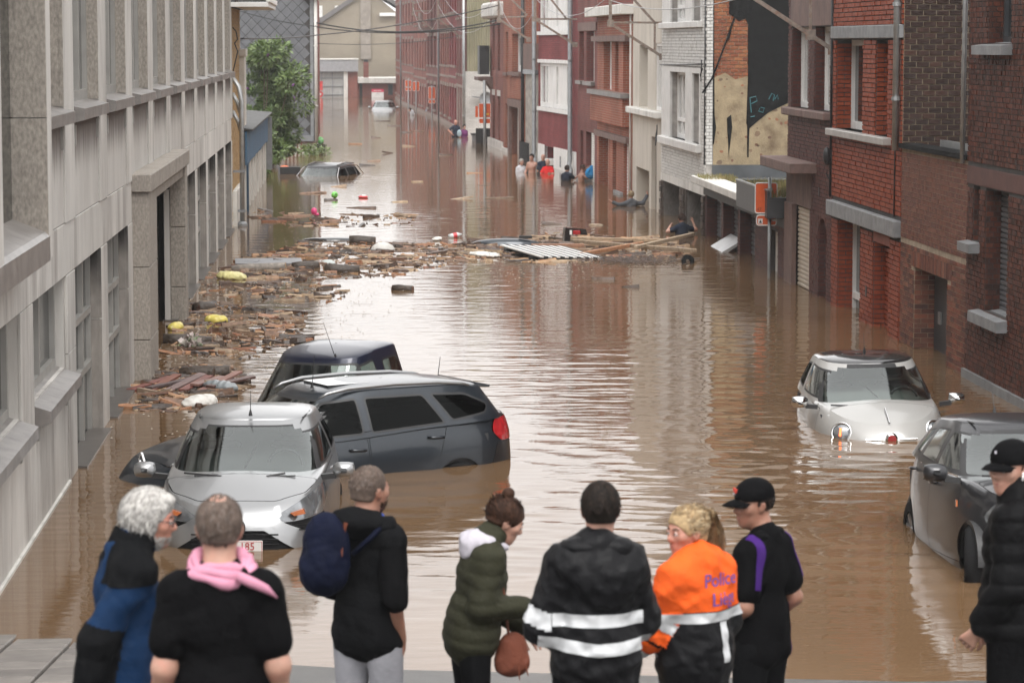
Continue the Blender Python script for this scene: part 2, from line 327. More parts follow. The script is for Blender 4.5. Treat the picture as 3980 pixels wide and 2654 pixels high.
# ------------------------------------------------------------------ brickwork
class Bricks:
    """bricks of one thing: the nearest 300 in view are objects, the rest one joined part"""
    def __init__(s, parent, root, mat, bw=.21, bh=.065, jt=.011, proud=.009):
        s.p, s.root, s.mat, s.bw, s.bh, s.jt, s.pr = parent, root, mat, bw, bh, jt, proud; s.list = []
    def panel(s, O, U, N, Wd, Ht, holes=(), mat=None, bw=None, bh=None, shift=0.):
        O, U, N = Vector(O), Vector(U), Vector(N); V = Vector((0, 0, 1)); bw = bw or s.bw; bh = bh or s.bh; j = s.jt
        rows = int(Ht / bh)
        for r in range(rows):
            z = r * bh; zc = z + bh / 2; x = (-.5 * bw if r % 2 else 0.) - shift
            cuts = [(h[0], h[1]) for h in holes if h[2] - bh * .4 < zc < h[3] + bh * .4]
            while x < Wd:
                a, b = max(x, 0) + j / 2, min(x + bw, Wd) - j / 2; x += bw
                seg = [(a, b)]
                for c0, c1 in cuts:
                    ns = []
                    for p, q in seg:
                        if q <= c0 or p >= c1: ns.append((p, q)); continue
                        if p < c0 - .02: ns.append((p, c0))
                        if q > c1 + .02: ns.append((c1, q))
                    seg = ns
                for p, q in seg:
                    if q - p > .02: s.list.append((O + U * (p + q) / 2 + V * (z + bh / 2), U, N, q - p, bh - j, mat or s.mat, q - p > bw - j - .001))
        return s
    def finish(s, limit=300):
        mw = Matrix.Translation(s.root.location) @ s.root.rotation_euler.to_matrix().to_4x4()
        full = [(i, ((mw @ b[0]) - cam.location).length) for i, b in enumerate(s.list) if b[6] and in_view(mw @ b[0])]
        full.sort(key=lambda t: t[1]); pick = set(i for i, d in full[:limit]); cache = {}; rest = {}
        for i, (c, U, N, w, h, mat, fl) in enumerate(s.list):
            V = Vector((0, 0, 1)); pr = s.pr * random.uniform(.6, 1.35)
            if i in pick:
                key = (mat.name, round(w, 3), round(h, 3))
                if key not in cache: cache[key] = MB().box(-w / 2, w / 2, -.03, s.pr, -h / 2, h / 2, bv=.003).mesh('brick', mat)
                o = obj('brick', cache[key], s.p); m = Matrix((U, N, V)).transposed()
                if m.determinant() < 0: m = Matrix((-U, N, V)).transposed()
                o.matrix_local = Matrix.Translation(c + N * random.uniform(-.002, .003)) @ m.to_4x4()
            else:
                mb = rest.setdefault(mat.name, (MB(), mat))[0]; a = U * w / 2; b = V * h / 2; f = N * pr
                mb.add([c - a - b, c + a - b, c + a + b, c - a + b, c - a - b + f, c + a - b + f, c + a + b + f, c - a + b + f],
                       [(4, 5, 6, 7), (0, 1, 5, 4), (1, 2, 6, 5), (2, 3, 7, 6), (3, 0, 4, 7)])
        for mb, mat in rest.values(): stuff(mb.build('brickwork', mat, s.p))
def house(name, label, P1, P0, ztop, mat, cat='house', zbot=-1.4, depth=7, group='houses along the right of the flooded street'):
    """local x: along the facade from P1; local y: into the building; origin on the facade line at water level"""
    a = math.atan2(P0[1] - P1[1], P0[0] - P1[0]); h = thing(name, label, cat, (P1[0], P1[1], 0), a, group)
    h['L'] = math.dist(P1, P0); return h
def wall(root, L, zb, zt, ops, mat, depth=7, name='wall', roof=m_roofw, sides=True):
    """facade with openings (x0,x1,z0,z1,d) as real holes with reveals, plus side and back walls and a flat roof"""
    mb = MB(); xs = sorted({0, L} | {v for o in ops for v in o[:2]}); zs = sorted({zb, zt} | {v for o in ops for v in o[2:4]})
    for i in range(len(xs) - 1):
        for j in range(len(zs) - 1):
            cx, cz = (xs[i] + xs[i + 1]) / 2, (zs[j] + zs[j + 1]) / 2
            if any(o[0] < cx < o[1] and o[2] < cz < o[3] for o in ops): continue
            mb.quad((xs[i], 0, zs[j]), (xs[i + 1], 0, zs[j]), (xs[i + 1], 0, zs[j + 1]), (xs[i], 0, zs[j + 1]))
    for x0, x1, z0, z1, d in ops:
        mb.quad((x0, 0, z0), (x0, d, z0), (x0, d, z1), (x0, 0, z1)); mb.quad((x1, 0, z0), (x1, 0, z1), (x1, d, z1), (x1, d, z0))
        mb.quad((x0, 0, z1), (x0, d, z1), (x1, d, z1), (x1, 0, z1)); mb.quad((x0, 0, z0), (x1, 0, z0), (x1, d, z0), (x0, d, z0))
    if sides:
        mb.quad((0, 0, zb), (0, 0, zt), (0, depth, zt), (0, depth, zb)); mb.quad((L, 0, zb), (L, depth, zb), (L, depth, zt), (L, 0, zt)); mb.quad((0, depth, zb), (0, depth, zt), (L, depth, zt), (L, depth, zb))
    w = mb.build(name, mat, root, fixn=False)
    if roof: B('roof', roof, root, (-.02, L + .02, -.12, depth, zt, zt + .18))
    return w
def window(root, x0, x1, z0, z1, d, fm=None, pm=None, mull=(), trans=(), fw=.07, name='window', sash=False):
    fm = fm or m_white; pm = pm or m_glassd; mb = MB(); xs = [x0] + [x0 + (x1 - x0) * t for t in mull] + [x1]; zs = [z0] + [z0 + (z1 - z0) * t for t in trans] + [z1]
    ya, yb = d - .05, d + .03
    mb.box(x0, x0 + fw, ya, yb, z0, z1); mb.box(x1 - fw, x1, ya, yb, z0, z1); mb.box(x0 + fw, x1 - fw, ya, yb, z0, z0 + fw * 1.3); mb.box(x0 + fw, x1 - fw, ya, yb, z1 - fw, z1)
    for x in xs[1:-1]: mb.box(x - fw * .55, x + fw * .55, ya - .004, yb, z0 + fw * 1.3, z1 - fw)
    for z in zs[1:-1]: mb.box(x0 + fw, x1 - fw, ya - .008, yb, z - fw * .5, z + fw * .5)
    f = mb.build(name, fm, root)
    for i in range(len(xs) - 1):
        for j in range(len(zs) - 1): B('pane', pm, f, (xs[i] + .02, xs[i + 1] - .02, d + .005, d + .02, zs[j] + .02, zs[j + 1] - .02))
    return f
def shutter(root, x0, x1, z0, z1, d, mat, pitch=.085, name='roller_shutter'):
    """roller shutter of single slats"""
    sh = B(name, mat, root, (x0, x1, d + .035, d + .06, z0, z1)); n = int((z1 - z0) / pitch)
    me = MB().prism([(0, 0), (-.028, pitch * .25), (-.028, pitch * .75), (0, pitch * .97)], 0, x1 - x0, 'x').mesh('slat', mat)
    for i in range(n): o = obj('slat', me, sh); o.location = (x0, d + .03, z0 + i * pitch)
    return sh
def pipe(root, pts, r, mat, name='downpipe', collars=()):
    p = MB().tube(pts, r, 10).build(name, mat, root, smooth=True)
    for c in collars: MB().lathe([(r + .002, -.03), (r + .014, -.03), (r + .014, .03), (r + .002, .03)], 10, c).build('collar', mat, p)
    return p
# ================================================================== RIGHT ROW
# -- dark red brick house at the right edge
h = house('brick_house', 'dark red brick house with a grey shuttered window at the right edge', (8.5, 38.87), (8.5, 29.5), 9, m_mortd); Ls = h['L']
ops = [(1.1, 2.47, 4.6, 6.2, .3), (.38, .79, 1.92, 2.67, .28), (1.15, 2.49, 1.03, 2.67, .3), (4.6, 6.4, 1.03, 2.67, .3), (4.6, 6.2, 4.6, 6.2, .3)]
w = wall(h, Ls, -1.4, 9.2, ops, m_mortd)
holes = [(o[0], o[1], o[2], o[3]) for o in ops] + [(0, Ls, 2.69, 2.93)]
bk = Bricks(w, h, m_bdark, bw=.105, bh=.07, jt=.014, proud=.014); bk.panel((0, 0, .12), (1, 0, 0), (0, -1, 0), Ls, 5.6, [(a, b, c - .12, d - .12) for a, b, c, d in holes])
for o in ops[:3]: bk.panel((o[0], 0, max(o[2], .12)), (0, 1, 0), (1, 0, 0), o[4], o[3] - max(o[2], .12))
bk.finish()
B('lintel', M('red_painted_band', (.1, .042, .034), .7, var=.2, vs=5), h, (0, Ls, -.014, .1, 2.69, 2.93))
B('plinth', m_bluest, h, (-.02, Ls, -.05, .1, -1.4, .12))
for a, b, z0, z1 in ((.8, 2.55, 4.45, 4.6), (.1, .84, 1.77, 1.92), (.83, 2.56, .86, 1.03), (4.4, 6.6, .86, 1.03)):
    MB().prism([(-.16, z0), (.3, z0), (.3, z1 + .03), (-.16, z1 - .03)], a, b, 'x').build('sill', m_bluest, h)
window(h, 1.1, 2.47, 4.6, 6.2, .25, M('dark_frame', (.05, .055, .06), .4), m_glassd, (.55,))
window(h, .38, .79, 1.92, 2.67, .24, MATS['dark_frame'], m_glassd)
window(h, 4.6, 6.2, 4.6, 6.2, .25, MATS['dark_frame'], m_glassd, (.5,))
shutter(h, 1.15, 2.49, 1.03, 2.67, .2, m_shut, .07); shutter(h, 4.6, 6.4, 1.03, 2.67, .2, m_shut, .07)
pipe(h, [(-.06, -.07, 2.95), (-.06, -.07, 4.4), (-.04, -.07, 4.45), (-.04, -.07, 9)], .035, m_zinc)
# -- low annex with the dark door
h = house('brick_annex', 'low brick annex with a dark door and black parapet', (8.5, 43.6), (8.5, 38.87), 3, m_mortl, 'annex'); Ls = h['L']
ops = [(1.1, 3.5, -1.4, 1.24, .35)]; w = wall(h, Ls, -1.4, 3.0, ops, m_mortl, depth=6, roof=None)
hl = [(1.1, 3.5, -1.4, 1.24), (.85, 3.75, 1.24, 1.48)]
bk = Bricks(w, h, m_bmix, bw=.215, bh=.073, proud=.008)
bk.panel((0, 0, -.13), (1, 0, 0), (0, -1, 0), Ls, 1.75, [(a, b, c + .13, d + .13) for a, b, c, d in hl])
bk.panel((0, 0, 1.625), (1, 0, 0), (0, -1, 0), Ls, 1.36, mat=m_bbrn, bw=.11)
bk.panel((1.1, 0, -.13), (0, 1, 0), (1, 0, 0), .34, 1.37)
for i in range(40):
    x = .86 + i * .0725; bk.list.append((Vector((x + .035, 0, 1.36)), Vector((1, 0, 0)), Vector((0, -1, 0)), .062, .23, m_bmix, False))
bk.finish()
B('parapet_cap', m_tar, h, (-.02, Ls + .0, -.06, .28, 3.0, 3.07)); B('roof', m_roofw, h, (0, Ls, .28, 6, 2.8, 2.86))
MB().prism([(-.1, 0), (.02, -.02), (.02, .12), (-.1, .13)], .0, 3.1, 'x').build('gutter', m_zinc, h).location = (.9, .5, 3.02)
dr = B('door', M('anthracite_door', (.035, .038, .042), .45, var=.15), h, (1.15, 3.48, .3, .345, -1.4, 1.22)); B('door_leaf', MATS['anthracite_door'], dr, (2.35, 3.4, .28, .3, -1.3, 1.15)); B('letter_box', m_zinc, dr, (1.55, 1.72, .272, .3, .42, .6))
# -- orange red house
h = house('brick_house', 'orange red brick house with grey stone bands and a white door', (8.5, 49.9), (8.5, 43.6), 9, m_mortd); Ls = h['L']
ops = [(.3, 2.9, 3.12, 4.66, .34), (4.05, 5.12, 3.12, 4.66, .34), (.64, 2.88, -1.4, 1.58, .36), (4.03, 5.39, -1.4, 1.4, .22)]
w = wall(h, Ls, -1.4, 9.4, ops, m_mortd, depth=8)
holes = [o[:4] for o in ops] + [(0, Ls, 4.68, 4.89), (0, Ls, 1.6, 1.86), (3.9, 5.5, 1.4, 1.58)]
bk = Bricks(w, h, m_bora, bw=.26, bh=.078, jt=.016, proud=.02); z0 = -.1
bk.panel((0, 0, z0), (1, 0, 0), (0, -1, 0), Ls, 5.8, [(a, b, c - z0, d - z0) for a, b, c, d in holes])
for o in ops: bk.panel((o[0], 0, max(o[2], z0)), (0, 1, 0), (1, 0, 0), o[4], o[3] - max(o[2], z0))
bk.panel((4.03, .2, z0), (1, 0, 0), (0, -1, 0), 1.36, 1.45)
bk.panel((Ls, 0, 3.0), (0, 1, 0), (1, 0, 0), 3.0, 2.9, mat=m_bblk, bw=.2, bh=.088)
bk.finish()
MB().quad((Ls + .002, .0, 3.0), (Ls + .002, 3.2, 3.0), (Ls + .002, 3.2, 6), (Ls + .002, 0, 6)).build('mortar_bed', m_mortl, w)
for z0, z1, p in ((4.68, 4.89, .07), (1.6, 1.86, .12)): B('stone_band', m_bluest, h, (-.02, Ls - .02, -p, .05, z0, z1), bv=.01)
B('sill', M('pale_stone_sill', (.38, .36, .34), .5, var=.15), h, (.05, 5.47, -.16, .34, 3.0, 3.12), bv=.012)
B('lintel', M('red_lintel', (.22, .055, .03), .7, var=.2), h, (4.0, 5.42, -.008, .2, 1.4, 1.58))
window(h, .3, 2.9, 3.12, 4.66, .3, m_white, m_glassd, (.72,), fw=.1); window(h, 4.05, 5.12, 3.12, 4.66, .3, m_white, m_glassd, (), fw=.1)
d = window(h, .64, 2.88, -1.4, 1.58, .3, m_white, m_glassd, (.6,), (.55,), fw=.11, name='door')
B('meter_box', m_black, h, (3.45, 3.56, -.03, .0, .45, .62))
pipe(h, [(6.2, -.09, 2.95), (6.2, -.09, 9)], .055, m_zinc, collars=[(6.2, -.09, 3.75), (6.2, -.09, 5.2)])
pipe(h, [(5.85, -.03, 1.9), (5.87, -.03, 3.0), (5.83, -.03, 4.7), (5.85, -.03, 6)], .012, m_black, 'cable')
# -- maroon house with garage
h = house('brick_house', 'maroon brick house with concrete canopy, beige garage shutter and arched niche', (8.5, 55.1), (8.5, 49.9), 9, m_mortd); Ls = h['L']
ops = [(.41, 2.43, 3.38, 4.9, .26), (3.15, 4.83, 3.38, 4.9, .26), (1.12, 2.8, -1.4, 1.55, .1), (3.8, 4.65, -1.4, 1.47, .16)]
w = wall(h, Ls, -1.4, 9.0, ops, m_mortd, depth=8)
holes = [o[:4] for o in ops] + [(.3, 5.0, 4.92, 5.7), (0, 3.0, -1.4, 2.2)]
bk = Bricks(w, h, m_bpur, bw=.2, bh=.072, jt=.014, proud=.016); z0 = -.1
bk.panel((0, 0, z0), (1, 0, 0), (0, -1, 0), Ls, 5.9, [(a, b, c - z0, d - z0) for a, b, c, d in holes])
for o in ops[:2]: bk.panel((o[0], 0, o[2]), (0, 1, 0), (1, 0, 0), o[4], o[3] - o[2])
bk.panel((3.8, 0, z0), (0, 1, 0), (1, 0, 0), .15, 1.3); bk.panel((3.8, .145, z0), (1, 0, 0), (0, -1, 0), .85, 1.55)
for i in range(13):                                                                # arch ring
    t = math.pi * (i + .5) / 13; c = Vector((4.225 + .49 * math.cos(t), -.004, 1.04 + .47 * math.sin(t)))
    U = Vector((-math.sin(t), 0, math.cos(t))); bk.list.append((c, U, Vector((0, -1, 0)), .105, .1, m_bpur, False))
bk.finish()
ar = MB()
for sgn in (-1, 1):
    pts = [(4.225 + sgn * .43, 1.48)] + [(4.225 + sgn * .43 * math.cos(t), 1.03 + .43 * math.sin(t)) for t in np.linspace(0, math.pi / 2, 7)] + [(4.225, 1.48)]
    ar.prism(pts, -.004, .12, 'y')
ar.build('arch_spandrel', M('maroon_fill', (.11, .045, .038), .7), h)
B('lintel', m_brownc, h, (.3, 5.0, -.02, .1, 4.92, 5.7)); B('sill', m_brownc, h, (.0, 2.5, -.15, .26, 3.23, 3.38), (2.52, 4.95, -.15, .26, 3.23, 3.38), bv=.02)
B('canopy', m_brownc, h, (-.35, 3.5, -.5, .1, 2.23, 2.42), bv=.012); B('fascia', m_brownc, h, (0, 3.0, -.03, .2, 1.55, 2.23))
B('pillar', m_brownc, h, (.15, 1.12, -.09, .2, -1.4, 1.55)); B('pillar', m_bpur, h, (2.8, 3.0, -.02, .2, -1.4, 1.55))
shutter(h, 1.12, 2.8, -.6, 1.55, .03, m_shutb)
for a, b in ((.41, 2.43), (3.15, 4.83)): window(h, a, b, 3.38, 4.9, .22, m_white, m_curt, (.5,), fw=.085)
B('vent_box', m_black, h, (3.75, 3.87, -.025, 0, 1.85, 2.0)); MB().ell((5.12, -.1, 2.62), (.09, .07, .16)).tube([(5.1, -.05, 2.5), (4.98, -.08, 2.3), (5.1, -.05, 2.2), (5.14, -.05, 2.6)], .012).build('cable_coil', m_black, h)
pipe(h, [(5.14, -.04, 1.9), (5.14, -.04, 6)], .018, m_black, 'cable')
# -- low garages
h = house('garage_row', 'low row of garages with grey roller doors under a mossy flat roof', (8.5, 68.0), (8.5, 55.1), 1.45, m_mortd, 'garages', group='low buildings'); Ls = h['L']
ops = [(.3, 3.0, -1.4, 1.0, .3), (3.35, 5.8, -1.4, 1.0, .3), (6.15, 8.5, -1.4, 1.0, .3), (10.7, 11.7, -1.4, .85, .15)]
w = wall(h, Ls, -1.4, 1.36, ops, m_mortd, depth=5.5, roof=None)
bk = Bricks(w, h, m_bpur, bw=.2, bh=.072); bk.panel((0, 0, -.1), (1, 0, 0), (0, -1, 0), Ls, 1.1, [(a, b, -2, d + .1) for a, b, c, d, e in ops])
for o in ops[:3]: bk.panel((o[0], 0, -.1), (0, 1, 0), (1, 0, 0), o[4], 1.05)
bk.finish()
B('fascia_board', M('dark_board', (.045, .043, .042), .6), h, (0, Ls, -.05, .05, 1.0, 1.28))
B('roof_edge', m_offw, h, (-.1, 8.4, -.34, .2, 1.28, 1.45), bv=.015); B('roof', m_roofw, h, (0, Ls, .2, 5.5, 1.3, 1.4))
pb = B('planter_box', M('anthracite_panel', (.045, .047, .05), .4, var=.15), h, (8.4, 12.85, -.4, -.36, 1.2, 1.74), (8.4, 8.44, -.36, 1.2, 1.2, 1.74), (8.44, 12.85, 1.16, 1.2, 1.2, 1.74), (8.44, 12.85, -.36, 1.16, 1.2, 1.6))
B('rim', m_zinc, pb, (8.38, 12.86, -.42, -.34, 1.74, 1.765), (8.38, 8.46, -.34, 1.2, 1.74, 1.765))
for o in ops[:3]: shutter(h, o[0], o[1], -.5, 1.0, .24, m_shut, .1, 'garage_door')
MB().prism([(0, 0), (.5, .3), (.56, .27), (.06, -.05)], 3.5, 5.5, 'x').build('bent_door_panel', M('silver_slat', (.45, .45, .45), .35, metal=.5), h).location = (0, -.35, -.02)
B('door', m_offw, h, (10.7, 11.7, .1, .14, -1.4, .85)); B('upstand', m_roofw, h, (-.05, .02, .15, 5, 1.4, 1.7))
def tuft(n, x0, x1, y0, y1, z, hh, r):
    mb = MB()
    for i in range(n):
        x, y = r.uniform(x0, x1), r.uniform(y0, y1); a = r.uniform(0, 6.3); l = hh * r.uniform(.4, 1); dx, dy = math.cos(a) * .01, math.sin(a) * .01; tx, ty = r.normal(0, .3) * l, r.normal(0, .3) * l
        mb.add([(x - dx, y - dy, z), (x + dx, y + dy, z), (x + tx, y + ty, z + l)], [(0, 1, 2)])
    return mb
m_moss = M('dry_moss_grass', cols=[(.16, .14, .04), (.3, .22, .1), (.1, .13, .03), (.22, .17, .07)], rough=.9, var=.3)
stuff(tuft(900, .4, 2.2, -.3, .5, 1.4, .16, rng).build('moss', m_moss, h)); stuff(tuft(2600, 8.5, 12.8, -.35, 1.1, 1.58, .28, rng).build('moss', m_moss, h))
# -- white brick house with the tarred party wall
h = house('brick_house', 'white glazed brick house with tarred party wall above the garages', (8.37, 76.5), (8.5, 68.0), 9, m_mortw); Ls = h['L']
ops = [(1.95, 4.95, 5.14, 6.6, .25), (6.25, 7.85, 5.14, 6.6, .25), (2.0, 5.05, 2.15, 3.87, .25), (6.3, 7.6, 2.15, 3.87, .25), (.45, 4.1, -1.4, .95, .7), (5.2, 8.1, -1.4, .95, .7)]
w = wall(h, Ls, -1.4, 9.5, ops, m_mortw, depth=9)
holes = [o[:4] for o in ops] + [(.25, 7.75, 1.95, 4.0), (.4, 7.9, 4.98, 6.7), (0, Ls, -2, 1.15)]
bk = Bricks(w, h, m_bwht, bw=.22, bh=.078, jt=.014, proud=.018); z0 = 1.15
bk.panel((0, 0, z0), (1, 0, 0), (0, -1, 0), Ls, 5.2, [(a, b, c - z0, d - z0) for a, b, c, d in holes])
bk.panel((Ls, 0, 1.7), (0, 1, 0), (1, 0, 0), .16, 4.6, bw=.16)
bk.panel((Ls, .17, 3.55), (0, 1, 0), (1, 0, 0), 2.6, 2.9, mat=m_bold, bw=.2, bh=.09)
bk.finish()
MB().quad((Ls + .001, .16, 3.5), (Ls + .001, 3, 3.5), (Ls + .001, 3, 6.6), (Ls + .001, .16, 6.6)).build('mortar_bed', m_mortl, w)
pl = MB(); tops = [(.17, 3.78), (.45, 3.9), (.7, 3.74), (1.0, 3.82), (1.5, 3.9), (2.9, 3.85)]
plo = pl.prism([(y, z) for y, z in tops] + [(2.9, 1.4), (.17, 1.4)], Ls, Ls + .022, 'x').build('plaster', m_plast, h)
pk = MB()
for q in range(46):
    cy, cz, rr = rng.uniform(.22, 2.2), rng.uniform(1.75, 3.75), rng.uniform(.012, .05) * (1.6 if rng.random() < .2 else 1)
    pk.prism([(cy + rr * rng.uniform(.6, 1.3) * math.cos(a), cz + rr * rng.uniform(.5, 1.1) * math.sin(a)) for a in np.linspace(0, 2 * math.pi, 7, endpoint=False)], Ls + .021, Ls + .0245, 'x')
stuff(pk.build('plaster_chips', M('exposed_brick', cols=[(.24, .09, .05), (.12, .08, .055), (.2, .14, .09), (.28, .1, .05)], rough=.9), plo))
tar = MB()
for poly in ([(.55, 6.5), (.53, 5.3), (.66, 5.22), (.78, 5.12), (.92, 5.2), (.99, 5.05), (1.0, 3.8), (.97, 2.7), (1.02, 2.55), (1.25, 2.75), (1.5, 2.95), (1.85, 3.12), (2.9, 3.6), (2.9, 6.5)],
             [(.66, 5.25), (.56, 4.75), (.5, 4.62), (.53, 4.9)], [(.5, 2.82), (.6, 2.9), (.63, 2.6), (.6, 2.35), (.57, 2.1), (.55, 1.9), (.53, 2.3), (.51, 2.55)], [(.99, 2.7), (1.0, 1.88), (1.03, 1.88), (1.05, 2.7)], [(.16, 6.4), (.2, 2.9), (.24, 2.6), (.19, 2.2), (.16, 2.2)]):
    tar.prism(poly, Ls + .012, Ls + .034, 'x')
tar.build('bitumen_coat', m_tar, h)
MB().tube([(Ls + .05, .66, 5.2), (Ls + .05, .3, 4.2), (Ls + .05, .12, 3.75), (Ls + .05, -.1, 3.42)], .022, 6).build('hanging_strip', m_tar, h)
gr = MB()
def strokes(mb, lines, O, U, s, r=.012, off=.045):
    for ln in lines: mb.tube([(O[0] + off, O[1] + U * p[0] * s, O[2] + p[1] * s) for p in ln], r, 5)
strokes(gr, [[(0, 1), (.1, 0)], [(0, 1), (.4, 1.1), (.5, .8), (.1, .6)], [(.7, .3), (.6, .1), (.9, 0), (1, .3), (.75, .35)], [(1.3, .9), (1.5, 1.3), (1.7, 1.2), (1.6, .8)], [(1.7, .9), (1.9, 1.2), (1.95, .9)], [(.05, -.3), (.35, -.25)]], (Ls, 1.05, 2.95), 1, .35)
gr.build('graffiti', M('teal_spray_paint', (.03, .13, .15), .6), h)
fr = M('pale_render_frame', (.6, .59, .57), .6, var=.08, dirt=((.36, .34, .31), .4, 2))
for a, b, c, d, zt, zb in ((.25, 7.75, 1.95, 4.0, 3.87, 2.15), (.4, 7.9, 4.98, 6.7, 6.6, 5.14)):
    xs = [o[:2] for o in ops if abs(o[2] - zb) < .01]
    B('window_surround', fr, h, (a, b, -.05, .02, zt, d), (a, xs[0][0], -.05, .02, zb, zt), (xs[0][1], xs[1][0], -.05, .02, zb, zt), (xs[1][1], b, -.05, .02, zb, zt))
    B('sill', fr, h, (a - .05, b + .05, -.16, .25, c, zb), bv=.015)
    for q in xs: window(h, q[0], q[1], zb, zt, .2, m_white, m_curt, (.33, .66) if q[1] - q[0] > 2 else (.5,), (.28,), fw=.08)
B('stone_beam', m_offw, h, (0, Ls, -.03, .1, .95, 1.15))
for a, b in ((0, .45), (4.1, 5.2), (8.1, 8.5)):
    col = B('stone_pillar', m_stone, h, (a, b, -.02, .7, -1.4, .95))
    for i in range(8):
        for j in range(max(1, int((b - a) / .4))): o = B('stone', m_stone, col, (a + j * .4 - .02 + rng.uniform(0, .04), min(b, a + j * .4 + .36) + rng.uniform(-.02, .05), -.05 - rng.uniform(0, .03), 0, -.3 + i * .155, -.165 + i * .155 + rng.uniform(-.01, .005)))
B('garage_back', m_stone, h, (.45, 8.1, .7, .75, -1.4, .95)); B('jamb', m_offw, h, (3.6, 4.08, .3, .68, -1.4, .94))
pipe(h, [(Ls - .03, -.03, 1.7), (Ls - .03, -.03, 7)], .02, m_black, 'cable'); pipe(h, [(0, -.06, 4.03), (4, -.06, 4.06), (8.3, -.06, 4.1)], .014, m_black, 'cable')
pipe(h, [(8.2, -.08, 4.2), (8.35, -.1, 4.0), (8.2, -.09, 3.7), (8.1, -.09, 3.85), (8.4, -.08, 4.0)], .016, m_black, 'cable_coil')
# -- beige rendered house
h = house('rendered_house', 'beige rendered house with a projecting ledge between white and red brick houses', (8.32, 84.), (8.37, 76.5), 9, m_beige); Ls = h['L']
ops = [(1.74, 3.95, 2.78, 4.55, .35), (5.9, 7.35, 2.78, 4.6, .12), (5.0, 6.33, -1.4, 2.03, .15), (1.07, 4.43, -1.4, 1.03, .5)]
wall(h, Ls, -1.4, 9.0, ops, m_beige)
B('ledge', m_offw, h, (-.02, Ls, -.22, .3, 2.58, 2.76), bv=.02); window(h, 1.74, 3.95, 2.78, 4.55, .3, m_white, m_curt, (.5,)); window(h, 5.9, 7.35, 2.78, 4.6, .08, m_white, m_curt, (.5,))
B('door', M('taupe_door', (.22, .19, .16), .6), h, (5.0, 6.33, .12, .14, -1.4, 2.03)); B('niche_back', m_beige, h, (1.07, 4.43, .47, .49, -1.4, 1.03)); B('step', m_bluest, h, (.1, .6, -.1, .1, -1, .05))
MB().tube([(7.2, -.1, 2.4), (7.3, -.12, 2.0), (7.05, -.12, 1.85), (6.95, -.1, 2.15), (7.2, -.1, 2.4)], .016, 6).build('cable_loop', m_black, h)
# -- red brick house with the bay
h = house('brick_house', 'red brick house with a projecting brick bay below two white windows', (8.09, 93.5), (8.32, 84.), 8.5, m_red3); Ls = h['L']
ops = [(1.8, 4.02, 3.12, 4.65, .3), (5.0, 5.9, 3.12, 4.65, .3), (7.05, 9.0, 3.12, 4.65, .3), (.45, 3.2, -1.4, 1.6, .4), (4.4, 5.4, -1.4, 1.6, .4), (7.3, 8.5, -1.4, 1.62, .15)]
wall(h, Ls, -1.4, 5.55, ops, m_red3)
B('cornice', m_offw, h, (-.3, Ls + .1, -.4, .2, 5.45, 5.75), bv=.02); B('lintel', m_brownc, h, (-.2, 9.1, -.2, .2, 4.66, 4.84)); B('sill', m_sill, h, (-.3, 9.05, -.32, .3, 2.97, 3.11)); B('bay', m_red3, h, (0, 8.9, -.24, .1, 2.12, 2.97))
B('canopy', m_brownc, h, (.2, 8.95, -.14, .2, 1.62, 1.8))
for a, b in ((1.8, 4.02), (7.05, 9.0)): window(h, a, b, 3.12, 4.65, .26, m_white, m_curt, (.5,), fw=.1)
window(h, 5.0, 5.9, 3.12, 4.65, .26, m_white, m_glassd, fw=.1); window(h, .45, 3.2, -1.4, 1.6, .36, m_white, m_glassd, (.7,), name='door'); window(h, 4.4, 5.4, -1.4, 1.6, .36, m_black, m_glassd)
shutter(h, 7.3, 8.5, -.3, 1.62, .1, m_shutw, .1); pipe(h, [(9.4, -.06, -.5), (9.4, -.06, 5.5)], .03, m_offw, 'cable_duct'); B('step', m_bluest, h, (5.4, 7.2, -.1, .1, -1, .08))
# -- dark narrow house
h = house('brick_house', 'narrow dark red brick house with two tall recessed windows', (7.96, 100.), (8.09, 93.5), 8.5, m_red5); Ls = h['L']
ops = [(.5, 2.1, 3.3, 5.0, .35), (3.0, 5.55, 3.3, 5.0, .35), (1.0, 1.97, -1.4, 1.6, .35), (2.9, 4.9, -1.4, 1.62, .35)]
wall(h, Ls, -1.4, 8.5, ops, m_red5)
for a, b in ((.4, 2.2), (2.9, 5.7)): B('sill', m_sill, h, (a, b, -.14, .3, 3.2, 3.32))
window(h, .5, 2.1, 3.3, 5.0, .3, m_dzinc, m_glassd); window(h, 3.0, 5.55, 3.3, 5.0, .3, m_white, m_glassd, (.5,), fw=.09); window(h, 1.0, 1.97, -1.4, 1.6, .3, m_black, m_glassd, name='door'); window(h, 2.9, 4.9, -1.4, 1.62, .3, m_black, m_glassd)
B('lintel', m_brownc, h, (.2, 6.2, -.03, .1, 5.02, 5.3)); B('white_brick_panel', m_wbr, h, (4.9, 5.75, -.02, .1, -1, 1.62)); B('doorstep', m_bluest, h, (3.2, 4.6, -.35, .1, -1, .1))
